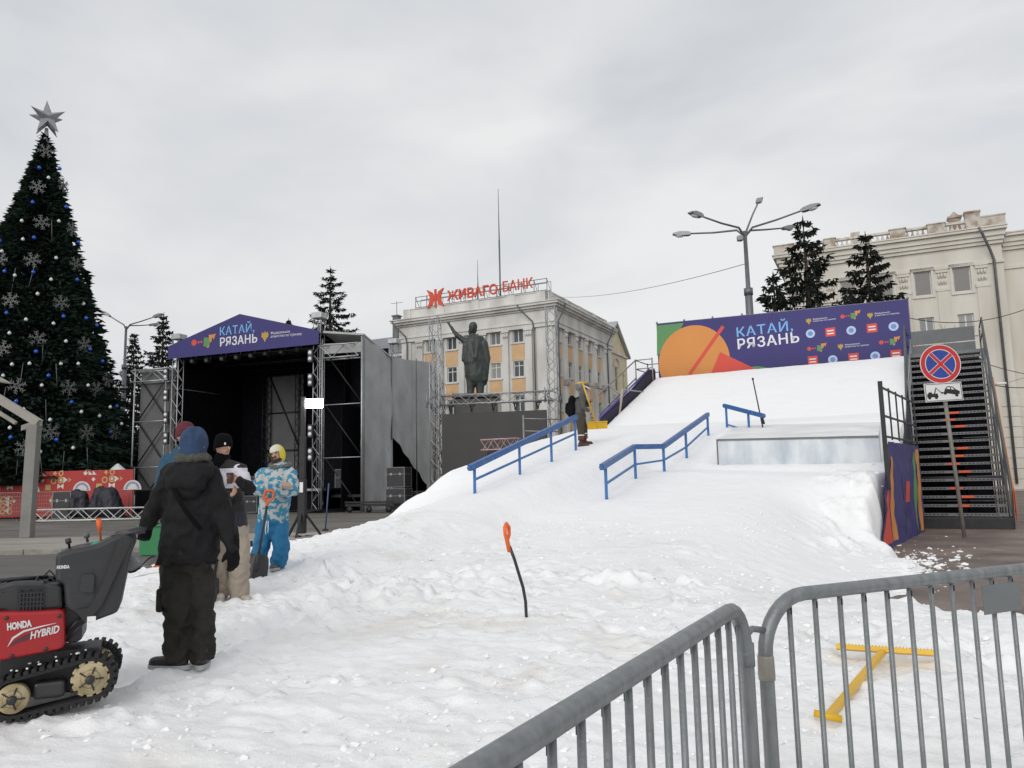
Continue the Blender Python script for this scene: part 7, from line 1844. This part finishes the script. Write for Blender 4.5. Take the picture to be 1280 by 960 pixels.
def fn(mb):
    cap_(mb, j['pelvis'] - ZZ * .02, j['pelvis'] - ZZ * .08, .17, .17, .78, 16, A['sd'])
    for a in ('L', 'R'): cap_(mb, j['hip' + a], j['kn' + a], .12, .11); cap_(mb, j['kn' + a], j['an' + a] + ZZ * .0, .108, .105)
cloth('trousers', o, mat('beige_trousers', (.33, .28, .225), .85, 0, .12, 5, .5, 14), fn, .014, .02, 7, .9, 12)
boots(o, j, ft_, 1.0, mat('beige_boots', (.40, .36, .30), .8, 0, .15, 10), MATS['pale_sole'])
cu_ = o.location + j['wrL'] + Vector((-.085, -.045, .02)); t_ = thing('paper_cup', 'small dark drinking cup in the hand of the man in beige trousers', 'cup', cu_ - ZZ * .05)
m_ = MB(); m_.lathe([(.027, 0), (.036, .10), (.034, .102)], n=14); m_.build('cup_body', [mat('brown_cup', (.06, .03, .025), .5)], t_); m_ = MB(); m_.lathe([(.038, .1), (.038, .112), (.03, .118)], n=14); m_.build('lid', [BLP], t_)
# dark shovel blade standing behind the man's left
t_ = thing('standing_shovel', 'black snow shovel standing between the man in black and the beige trousers', 'shovel', hit_snow(266, 753)); q_ = t_.location
m_ = MB(); m_.rbox((-.055, -.02, -.02), (.06, .02, .26), .02); m_.build('blade', [BLP], t_); m_ = MB(); m_.bar((0, 0, .2), (.03, .12, .8), .016, 7); m_.build('handle', [BLP], t_)
# ---- man in blue and white camouflage leaning on a shovel
Y = 10.2; P = lambda x, y, dy=0: at(x, y, Y + dy)
J = dict(head=P(347, 568), neck=P(350, 583), chest=P(346, 606), pelvis=P(341, 652), shL=P(363, 592), shR=P(328, 594, .02), elL=P(366, 613, -.14), elR=P(323, 613, -.14), wrL=P(340, 618, -.34), wrR=P(349, 606, -.32),
         hipL=P(349, 656), hipR=P(332, 656), knL=P(352, 688, -.08), knR=P(326, 688, -.08), anL=P(347.5, 714), anR=P(317, 718))
for k in ('anL', 'anR'): J[k].z = snow_h(J[k].x, J[k].y) + .085
ft_ = (Vector((-.1, -1, 0)), Vector((-.45, -.9, 0))); hC = ((Vector((-.7, -.2, -.35)), Vector((-.3, 0, -1)), .8, 1), (Vector((1, 0, .05)), Vector((0, .6, -.6)), .5, -1))
o, j, A = person('man in blue and white patterned jacket and bright blue trousers leaning on a shovel', J, Vector((-.22, -.98, -.06)), 1.0, hC, ft_)
CAMO = mix_mat('blue_white_camouflage', (.44, .46, .45), (.035, .22, .34), 14, .47, .53, .8, .1, 60, 3.5)
def fn(mb):
    cap_(mb, j['pelvis'] + ZZ * .06, j['chest'], .20, .205, .74, 18, A['sd']); cap_(mb, j['chest'], j['neck'] - ZZ * .06, .205, .14, .72, 18, A['sd'])
    for a in ('L', 'R'): cap_(mb, j['neck'] - ZZ * .05, j['sh' + a], .085, .09); cap_(mb, j['sh' + a], j['el' + a], .09, .08); cap_(mb, j['el' + a], j['wr' + a], .078, .06)
cloth('jacket', o, CAMO, fn, .014, .014, 7, 1, 13, hem=(j['pelvis'], P(340, 656).z - o.location.z, .27))
YEL = mat('yellow_fleece', (.62, .52, .045), .9, 0, .08, 10)
# balaclava hood open at the face
mb = MB(); H, f, up, rt = A['H'], A['f'], A['up'], A['rt']; vs, fs = [], []; n, k_n = 24, 12
for a in range(k_n + 1):
    for i in range(n):
        th = PI * a / k_n; ph = 2 * PI * i / n; d = Vector((math.sin(th) * math.cos(ph), math.sin(th) * math.sin(ph), math.cos(th))); stretch = 1.0 if d.z > 0 else 1.25
        vs.append(H + rt * (.095 * d.x) + f * (.108 * d.y - .006) + up * (.125 * d.z * stretch + .012))
for a in range(k_n):
    for i in range(n):
        q = (a * n + i, (a + 1) * n + i, (a + 1) * n + (i + 1) % n, a * n + (i + 1) % n); c = sum((vs[x] for x in q), Vector()) / 4 - H
        if c.dot(f) > .028 and abs(c.dot(rt)) < .062 and c.dot(up) < .085: continue
        fs.append(q)
mb.add(vs, fs, 0, True); mb.build('yellow_hood', [YEL], o)
m_ = MB(); n = 14; vs = []
for a, (z, r) in enumerate(((.03, 1.05), (.06, 1.06), (.1, .9), (.125, .5))):
    for i in range(n): t_ = PI * (.08 + .84 * i / (n - 1)); vs.append(H + rt * (.082 * r * math.cos(t_)) + f * (.1 * r * math.sin(t_)) + up * z)
m_.add(vs, [(a * n + i, a * n + i + 1, (a + 1) * n + i + 1, (a + 1) * n + i) for a in range(3) for i in range(n - 1)], 0, True); m_.build('white_headband', [mat('cream_knit', (.60, .58, .48), .9)], o)
m_ = MB()
for i in range(9): t_ = PI * (.12 + .76 * i / 8); m_.ball(H + rt * (.055 * math.cos(t_)) + f * (.035 + .06 * math.sin(t_)) - up * (.088 - .012 * abs(math.cos(t_))), (.019, .017, .022), 8)
m_.tube([H + f * .09 - up * .037 - rt * .026, H + f * .102 - up * .034, H + f * .09 - up * .037 + rt * .026], .007, 6); m_.build('beard', [MATS['brow_hair']], o)
def fn(mb):
    for i in range(26): t_ = PI * 2 * i / 26; mb.ball(j['neck'] + Vector((.12 * math.cos(t_), .095 * math.sin(t_) + .02, .02 + .035 * math.sin(t_))), (.034, .034, .03), 8)
cloth('fur_collar', o, mat('grey_fur', (.14, .135, .12), .95, 0, .4, 30, .8, 90), fn, .011, .014, 20, 1, 21)
def fn(mb):
    cap_(mb, j['pelvis'] - ZZ * .0, j['pelvis'] - ZZ * .07, .185, .18, .78, 16, A['sd'])
    for a in ('L', 'R'): cap_(mb, j['hip' + a], j['kn' + a], .118, .102); cap_(mb, j['kn' + a], j['an' + a] + ZZ * .0, .1, .104)
cloth('trousers', o, mat('bright_blue_trousers', (.01, .145, .30), .75, 0, .12, 4, .4, 14), fn, .014, .02, 7, .9, 14)
m_ = MB(); m_.tube([j['pelvis'] + Vector((-.02, -.19, .02)), j['pelvis'] + Vector((-.03, -.205, -.09)), j['pelvis'] + Vector((-.025, -.2, -.15))], .006, 5); m_.tube([j['pelvis'] + Vector((.0, -.19, .02)), j['pelvis'] + Vector((.005, -.205, -.08)), j['pelvis'] + Vector((.0, -.2, -.13))], .006, 5); m_.build('drawstrings', [WHITE], o)
boots(o, j, ft_, 1.0, mat('grey_boots', (.09, .095, .11), .6, 0, .25, 12), MATS['pale_sole'])
def fn(mb): cap_(mb, j['wrL'] - (j['wrL'] - j['elL']).normalized() * .05, j['wrL'], .05, .045)
# his shovel: D grip under the hand, shaft, broad blade
gtop = P(337, 613, -.42); gbot = hit_snow(318, 724); t_ = thing('snow_shovel', 'black snow shovel with orange grip under the arms of the man in blue trousers', 'shovel', gbot); d = gtop - gbot
def grip_shovel(t_, d, ax, bw=.36, bl=.34, rs=.016):
    dn = d.normalized(); m = MB(); m.tube([dn * .26, d * .5, d - dn * .15], rs, 8); m.build('shaft', [BLP], t_)
    m = MB(); sd = (ax - dn * ax.dot(dn)).normalized(); c = d - dn * .15
    m.tube([c - dn * .05, c + dn * .02, c + dn * .05 + sd * .055, c + dn * .14 + sd * .05, c + dn * .15, c + dn * .14 - sd * .05, c + dn * .05 - sd * .055, c + dn * .02], [.02, .022, .015, .017, .018, .017, .015, .015], 8); m.build('grip', [OR], t_)
    nrm = dn.cross(sd); vs = []
    for s_ in (0, .008):
        for i in range(9):
            for k in range(7):
                a, b = i / 8 - .5, k / 6; w = bw * (1 - .12 * b) * (1 if b < .8 else 1 - (b - .8) * 1.2)
                vs.append(dn * (bl * b - .03) + sd * (a * w) + nrm * (s_ + .07 * (2 * a) ** 2 + .05 * b * b))
    fs = []
    for i in range(8):
        for k in range(6): q = (i * 7 + k, i * 7 + k + 1, (i + 1) * 7 + k + 1, (i + 1) * 7 + k); fs += [q, tuple(x + 63 for x in reversed(q))]
    m = MB(); m.add(vs, fs, 0, True); m.bar(dn * .1, dn * .32, .022, 8); m.build('blade', [BLP], t_)
grip_shovel(t_, d, Vector((1, .3, 0)), .30, .33)
# ---- worker on the ramp with backpack and yellow scraper
Y = 21; sR = 1.0; P = lambda x, y, dy=0: at(x, y, Y + dy)
k1 = 21 / 960
J = dict(head=P(732.5, 486), neck=P(728.5, 494), chest=P(725, 504), pelvis=P(724.5, 519), shL=P(727, 497, .15), shR=P(727, 497.5, -.17), elL=P(735, 506, .2), elR=P(729, 509, -.24), wrL=P(737, 503, .02), wrR=P(735, 513, -.2),
         hipL=P(725.5, 520, .1), hipR=P(725, 520, -.1), knL=P(730, 536, .1), knR=P(726, 537, -.1), anL=P(731, 551, .1), anR=P(726.5, 552, -.12))
for k in ('anL', 'anR'): J[k].z = snow_h(J[k].x, J[k].y) + .085
ft_ = (Vector((1, -.1, 0)), Vector((1, -.15, 0))); hD = ((Vector((.4, -.3, -.5)), Vector((0, -1, 0)), .9, 1), (Vector((.5, .2, -.5)), Vector((0, 1, 0)), .9, -1))
o, j, A = person('man in grey jacket with black backpack standing on the ramp with head bowed', J, Vector((.9, -.2, -.55)), 1.0, hD, ft_)
GRJ = mat('grey_jacket', (.075, .073, .07), .85, 0, .15, 5); OLV = mat('olive_trousers', (.055, .045, .033), .85, 0, .15, 5)
def fn(mb):
    cap_(mb, j['pelvis'] - ZZ * .05, j['chest'], .19, .2, .75, 16, Vector((0, 1, 0))); cap_(mb, j['chest'], j['neck'] - ZZ * .06, .2, .13, .75, 16, Vector((0, 1, 0)))
    for a in ('L', 'R'): cap_(mb, j['sh' + a], j['el' + a], .08, .07); cap_(mb, j['el' + a], j['wr' + a], .07, .052); cap_(mb, j['neck'] - ZZ * .06, j['sh' + a], .085, .08)
cloth('jacket', o, GRJ, fn, .02, .012, 7, 1, 15)
def fn(mb):
    for a in ('L', 'R'): cap_(mb, j['hip' + a], j['kn' + a], .12, .1); cap_(mb, j['kn' + a], j['an' + a] + ZZ * .2, .1, .085)
    cap_(mb, j['pelvis'], j['pelvis'] - ZZ * .05, .17, .17)
cloth('trousers', o, OLV, fn, .02, .015, 7, .9, 16)
def fn(mb): mb.ball(A['H'] + A['up'] * .02 - A['f'] * .02, (.115, .13, .135), 16, 0, A['Mh']); cap_(mb, A['H'] - A['up'] * .06 - A['f'] * .03, j['neck'], .1, .11)
mbh = MB(); fn(mbh); cloth('grey_hood', o, mat('grey_hood_cloth', (.10, .10, .10), .9, 0, .2, 8), lambda mb: (mb.ball(A['H'] + A['up'] * .03 - A['f'] * .035, (.112, .115, .13), 16, 0, A['Mh']), cap_(mb, A['H'] - A['up'] * .07 - A['f'] * .05, j['neck'], .09, .1)), .018, .008, 10, 1, 17)
m_ = MB(); vs = []; 
for i in range(20): t_ = 2 * PI * i / 20; vs.append(A['H'] + A['rt'] * (.118 * math.cos(t_)) + A['f'] * (.125 * math.sin(t_) - .01) + A['up'] * .035)
for a, b_ in zip(vs, vs[1:] + vs[:1]): m_.beam(a, b_, .012, .032)
m_.build('goggle_strap', [WHITE], o)
boots(o, j, ft_, 1.0, mat('brown_boots', (.085, .03, .022), .7, 0, .2, 8), BLP)
m_ = MB()
for a in ('L', 'R'): m_.lathe([(.088, 0), (.082, .12)], j['an' + a] + ZZ * .08, 14, 0); 
m_.build('boot_shafts', [mat('brown_leather', (.10, .04, .03), .7)], o); m_ = MB()
for a in ('L', 'R'): m_.lathe([(.09, 0), (.09, .03)], j['an' + a] + ZZ * .2, 14, 0)
m_.build('white_boot_trim', [WHITE], o)
bp_ = thing('backpack', 'black backpack on the back of the man on the ramp', 'backpack', o.location + j['chest'] + Vector((-.24, 0, -.12)))
mb = MB(); cap_(mb, (0, 0, -.14), (.02, 0, .22), .15, .12, .8, 14, (0, 1, 0)); cap_(mb, (-.08, 0, -.1), (-.08, 0, .06), .1, .09); me = remesh(mb, .02, 2, .01, 8); me.materials.append(BLACKF); link('pack_body', me, bp_)
m_ = MB()
for y in (-.12, .12): m_.tube([(.08, y, .24), (.22, y * 1.3, .27), (.33, y * 1.35, .1), (.24, y * 1.2, -.1)], .018, 5)
m_.build('straps', [BLACKF], bp_)
def scraper(t_, top, bl0, bl1, m, crossw=.3, h=.16):
    """T handle, shaft and broad blade (points relative to the thing)"""
    c = (bl0 + bl1) / 2; q = MB(); q.bar(c, top, .022, 8); q.build('shaft', [m], t_)
    d = (top - c).normalized(); s_ = (bl1 - bl0).normalized(); q = MB(); q.bar(top - s_ * crossw / 2, top + s_ * crossw / 2, .022, 8); q.build('handle', [m], t_)
    up_ = d.cross(s_).cross(s_) * -1; up_ = (d - s_ * d.dot(s_)).normalized(); q = MB(); q.beam(bl0 + up_ * h / 2, bl1 + up_ * h / 2, .03, h, 0, up_); q.beam(bl0 + up_ * h * .98, bl1 + up_ * h * .98, .06, .03, 0, up_); q.build('blade', [m], t_)
    return t_
YLW = mat('yellow_powder_paint', (.68, .40, .012), .42, 0, .08, 6)
b0_, b1_ = at(735, 537, 20.9), at(759, 535.5, 21.3); tp_ = at(728, 478.5, 20.72); o0 = Vector((b0_.x, b0_.y, snow_h(b0_.x, b0_.y)))
dz = Vector((0, 0, o0.z - b0_.z + .02)) * 0
t_ = thing('snow_scraper', 'yellow snow scraper held upright by the man on the ramp', 'scraper', o0); scraper(t_, tp_ - o0, b0_ - o0, b1_ - o0, YLW, .3, .2)
# ================================================================== tools standing or lying in the snow
pb_ = hit_snow(658, 772); pt_ = at(633, 655, pb_.y - .05); t_ = thing('snow_shovel', 'shovel stuck in the snow with bent dark shaft and orange grip', 'shovel', pb_); d = pt_ - pb_
mid = at(643, 699, pb_.y - .04) - pb_; k2 = at(654, 735, pb_.y - .02) - pb_
m_ = MB(); m_.tube([Vector((.0, .0, -.12)), Vector((0, 0, 0)), at(657, 752, pb_.y) - pb_, k2, mid, at(637, 683, pb_.y - .045) - pb_], .0145, 8); m_.build('shaft', [BLP], t_)
m_ = MB(); a = at(637, 690, pb_.y - .045) - pb_; b_ = at(634, 676, pb_.y - .05) - pb_
m_.tube([a, b_, at(631.5, 668, pb_.y - .1) - pb_, at(631, 659, pb_.y - .1) - pb_, at(633, 655, pb_.y - .05) - pb_, at(636, 659, pb_.y) - pb_, at(636.5, 668, pb_.y) - pb_, b_], [.019, .02, .016, .018, .02, .018, .016, .016], 8); m_.build('grip', [OR], t_)
m_ = MB(); m_.rbox((-.14, -.02, -.32), (.14, .02, -.1), .015); m_.build('blade', [BLP], t_)
pb_ = at(955, 530, 23.0); pt_ = at(941, 474, 22.8); t_ = thing('snow_shovel', 'thin black shovel leaning behind the jump box with its shaft up', 'shovel', pb_ - ZZ * .5); d = pt_ - pb_
m_ = MB(); m_.bar(ZZ * .1, d + ZZ * .5, .022, 7, .018); m_.lathe([(.03, -.02), (.03, .05)], d + ZZ * .49, 8); m_.bar(ZZ * .5, d * .25 + ZZ * .5, .036, 7, .026); m_.build('shaft', [BLP], t_)
m_ = MB(); m_.rbox((-.16, -.02, -.2), (.16, .02, .1), .015); m_.build('blade', [BLP], t_)
# yellow scraper lying behind the barrier
a, b_, c = hit_snow(1046, 820), hit_snow(1170, 836), hit_snow(1036, 903); a.z = b_.z = max(a.z, b_.z) + .01
o0 = (a + b_) / 2; c.z += .03
t_ = thing('snow_scraper', 'yellow T-handled snow scraper lying flat on the snow behind the barrier', 'scraper', o0)
s_ = (b_ - a).normalized(); hc = c - o0
m_ = MB(); m_.beam(Vector((0, 0, .05)), hc + Vector((0, 0, .0)), .035, .035); m_.build('shaft', [YLW], t_)
m_ = MB(); h0 = hit_snow(1018, 900) - o0; h1 = hit_snow(1053, 908) - o0; m_.bar(h0 + ZZ * .035, h1 + ZZ * .035, .02, 10); m_.build('handle', [YLW], t_)
m_ = MB(); nrm = (hc - s_ * hc.dot(s_)).normalized(); q0, q1 = a - o0, b_ - o0
m_.beam(q0 + ZZ * .05, q1 + ZZ * .05, .03, .10, 0, (ZZ * .35 + nrm).normalized()); m_.beam(q0 + ZZ * .045 - nrm * .05, q1 + ZZ * .045 - nrm * .05, .05, .02)
k = 0.03
while k < .98: p = q0.lerp(q1, k) + ZZ * .055 - nrm * .055; m_.ball(p, (.008, .01, .012), 6); k += .035
m_.build('blade', [YLW], t_)

# ================================================================== road sign
sg_b = atz(1206, 672, 0); YS_ = sg_b.y
t_ = thing('road_sign', 'round no-stopping sign with tow-away plate on a leaning post before the stairs', 'sign', sg_b); P = lambda x, y, dy=0: at(x, y, YS_ + dy) - sg_b
m_ = MB(); m_.bar((0, 0, -.1), P(1177, 470), .045, 10); m_.build('post', [mat('weathered_steel', (.24, .225, .20), .7, .3, .25, 6)], t_)
dc = P(1175.5, 455, -.08); rad_ = 24.8 * YS_ / 960; yaw = R(-4); roll_ = R(4)
Ms = T(*dc) @ Matrix.Rotation(yaw, 4, 'Z') @ Matrix.Rotation(roll_, 4, 'Y')
def sdisc(r0, r1, y0, y1, m, nm, par):
    q = MB(); n = 48; vs = []
    for y in (y0, y1):
        for r_ in (r0, r1):
            for i in range(n): a = 2 * PI * i / n; vs.append(Ms @ Vector((r_ * math.cos(a), y, r_ * math.sin(a))))
    fs = []
    for i in range(n):
        j_ = (i + 1) % n; fs += [(i, j_, n + j_, n + i), (2 * n + j_, 2 * n + i, 3 * n + i, 3 * n + j_), (n + i, n + j_, 3 * n + j_, 3 * n + i), (j_, i, 2 * n + i, 2 * n + j_)]
    q.add(vs, fs); return q.build(nm, [m], par)
SB = mat('sign_blue', (.02, .055, .30), .45, 0, .06, 2); SRD = mat('sign_red', (.52, .025, .025), .45, 0, .06, 2); SWH = mat('sign_white', (.70, .70, .70), .45, 0, .05, 2)
dsk = sdisc(.001, rad_, -.0, .02, SRD, 'disc', t_); sdisc(rad_ * .965, rad_, -.004, -.0005, SWH, 'white_rim', dsk); sdisc(.001, rad_ * .74, -.004, -.0005, SB, 'blue_field', dsk); sdisc(rad_ * .72, rad_ * .755, -.0075, -.0045, SWH, 'white_ring', dsk)
m_ = MB(); mw = MB(); r_ = rad_ * .735
for an in (PI / 4, -PI / 4):
    dx, dz_ = math.cos(an), math.sin(an); nx, nz_ = -dz_, dx; w = rad_ * .075
    def bar2(mb, w, y): mb.prism([(dx * -r_ + nx * w, dz_ * -r_ + nz_ * w), (dx * r_ + nx * w, dz_ * r_ + nz_ * w), (dx * r_ - nx * w, dz_ * r_ - nz_ * w), (dx * -r_ - nx * w, dz_ * -r_ - nz_ * w)], lambda p: Ms @ Vector((p[0], y - .003, p[1])), lambda p: Ms @ Vector((p[0], y, p[1])))
    bar2(mw, w * 1.32, -.008 if an > 0 else -.0085); bar2(m_, w, -.0125 if an > 0 else -.013)
mw.build('cross_outline', [SWH], dsk); m_.build('red_cross', [SRD], dsk)
pc = P(1179.5, 490, -.08); kx = YS_ / 960; Mp = T(*pc) @ Matrix.Rotation(yaw, 4, 'Z') @ Matrix.Rotation(R(-2), 4, 'Y')
pw_, ph_ = 22.6 * kx, 11.6 * kx
m_ = MB(); m_.box((-pw_, 0, -ph_), (pw_, .02, ph_), 0, Mp); pl_ = m_.build('plate', [SWH], t_)
BK = mat('sign_black', (.012, .012, .012), .5)
m_ = MB(); 
for a, b_ in (((-1, -1), (1, -1)), ((1, -1), (1, 1)), ((1, 1), (-1, 1)), ((-1, 1), (-1, -1))): m_.beam(Mp @ Vector((a[0] * pw_ * .95, -.003, a[1] * ph_ * .9)), Mp @ Vector((b_[0] * pw_ * .95, -.003, b_[1] * ph_ * .9)), .012, .004, 0, (0, 1, 0))
def pz(poly): m_.prism([(x * pw_, z * ph_) for x, z in poly], lambda p: Mp @ Vector((p[0], -.005, p[1])), lambda p: Mp @ Vector((p[0], -.0005, p[1])))
def pr(x, z, r): pz([(x + r * math.cos(2 * PI * i / 14), z + r * 1.95 * math.sin(2 * PI * i / 14)) for i in range(14)])
pz([(-.9, -.5), (-.9, -.2), (-.78, .05), (-.66, .05), (-.62, -.12), (-.34, -.12), (-.30, -.5)]); pr(-.78, -.55, .085); pr(-.42, -.55, .085)
pz([(-.52, -.1), (-.46, -.1), (-.36, .5), (-.40, .52)]); pz([(-.41, .52), (-.36, .47), (-.04, -.2), (-.09, -.22)])
pz([(-.12, .02), (.02, -.02), (.1, .34), (.24, .6), (.52, .52), (.66, .22), (.86, .0), (.84, -.3), (.6, -.34), (.1, -.12), (-.1, -.1)]); pr(.08, -.14, .085); pr(.68, -.42, .085)
m_.build('tow_pictogram', [BK], pl_)
m_ = MB()
def pzw(poly): m_.prism([(x * pw_, z * ph_) for x, z in poly], lambda p: Mp @ Vector((p[0], -.008, p[1])), lambda p: Mp @ Vector((p[0], -.0055, p[1])))
pzw([(.16, .32), (.25, .5), (.36, .46), (.36, .26)]); pzw([(.41, .25), (.41, .45), (.5, .42), (.58, .18)]); m_.build('car_windows', [SWH], pl_)
m_ = MB(); m_.lathe([(.07, -.02), (.07, .02)], P(1177, 466), 8); m_.box(Vector(P(1177, 455)) + Vector((-.1, -.02, -.03)), Vector(P(1177, 455)) + Vector((.1, .05, .03))); m_.build('clamps', [GALV], t_)

# ================================================================== crowd barriers
ZB_ = .2; BT = 1.31
BAR = mix_mat('zinc_barrier', (.175, .185, .19), (.255, .27, .275), 45, .3, .7, .42, .1, 110, 6, (1, 1, .3))
for m in (BAR,): m.node_tree.nodes['Principled BSDF'].inputs['Metallic'].default_value = .45
def barrier(label, p0, ang, L, pitch, mirror=False, plate=None, first=.06):
    """p0: foot of the corner post; runs along ang"""
    t_ = thing('crowd_barrier', label, 'barrier', p0, ang); ht = BT - p0.z; r = .0168
    m = MB(); rc_ = .13; pts = [(0, 0, -.05), (0, 0, ht - rc_)]
    for i in range(1, 9): a = PI / 2 * i / 8; pts.append((rc_ * (1 - math.cos(a)), 0, ht - rc_ + rc_ * math.sin(a)))
    for i in range(8, -1, -1): a = PI / 2 * i / 8; pts.append((L - rc_ * (1 - math.cos(a)), 0, ht - rc_ + rc_ * math.sin(a)))
    pts.append((L, 0, -.05)); m.tube(pts, r, 16); m.bar((0, 0, .16), (L, 0, .16), .018, 10); m.build('frame', [BAR], t_)
    k = 0; x = first
    while x < L - .03 and k < 40:
        top = ht - .006; e = min(x, L - x)
        if e < rc_: top = ht - rc_ + math.sqrt(max(0, rc_ ** 2 - (rc_ - e) ** 2)) - .004
        q = MB(); q.bar((x, 0, .16), (x, 0, top), .0064, 10, mi=0); 
        q.box((x - .0025, -.0069, top - .03), (x + .0025, -.0058, top - .015), 1); q.build('vertical_bar', [BAR, BLACKM], t_); x += pitch; k += 1
    for x in (.12, L - .12): q = MB(); q.box((x - .02, -.3, -.03), (x + .02, .3, .006)); q.build('foot', [BAR], t_)
    return t_
# right hand barrier
c0 = at(951, 900, 1.86); c0.z = 0; cR = Vector((c0.x + .02, c0.y, ZB_)); e1 = at(1280, 710, 2.28)
ang = math.atan2(e1.y - cR.y, e1.x - cR.x)
pr0 = at(985, 745, 1.86)
rb = barrier('grey steel crowd barrier with a blank plate at the right front', cR, ang, 2.05, .0838, first=.082)
BR = Frame(cR, math.degrees(ang)); q0 = BR.xz(1221, 722); q1 = BR.xz(1272, 764)
m_ = MB(); m_.rbox((q0[0], -.014, BR.xz(1246, 765)[1]), (q1[0], -.0105, BT - ZB_ - .03), .001); m_.build('blank_plate', [mat('grey_plate', (.17, .185, .19), .5, .2, .12, 5)], rb)
m_ = MB(); m_.lathe([(.019, 0), (.0198, .01), (.019, .05), (.018, .055)], (0, 0, BR.xz(957, 850)[1]), 14); m_.build('tape_wrap', [mat('clear_tape', (.26, .245, .21), .35, 0, .3, 12)], rb)
# left hand barrier, running towards the viewer
cl = at(940, 850, 1.80); cL = Vector((cl.x - .01, cl.y, ZB_)); e2 = at(585, 960, .80); ang2 = math.atan2(e2.y - cL.y, e2.x - cL.x)
lb = barrier('grey steel crowd barrier running towards the viewer at the bottom', cL, ang2, 2.05, .083, first=.055)
m_ = MB(); Ml_ = Matrix.Translation(cL) @ Matrix.Rotation(ang2, 4, 'Z'); Il = Ml_.inverted()
h0, h1, h2, h3 = at(957, 788, 1.86), at(940, 786, 1.84), at(932, 795, 1.82), at(931, 815, 1.80)
m_.tube([Il @ h0, Il @ h1, Il @ h2, Il @ h3], .0075, 8); m_.build('hook', [BAR], lb)
m_ = MB(); m_.lathe([(.0192, 0), (.0192, .05)], (0, 0, (Il @ at(935, 815, 1.8)).z - .03), 12); m_.build('hook_collar', [BAR], lb)
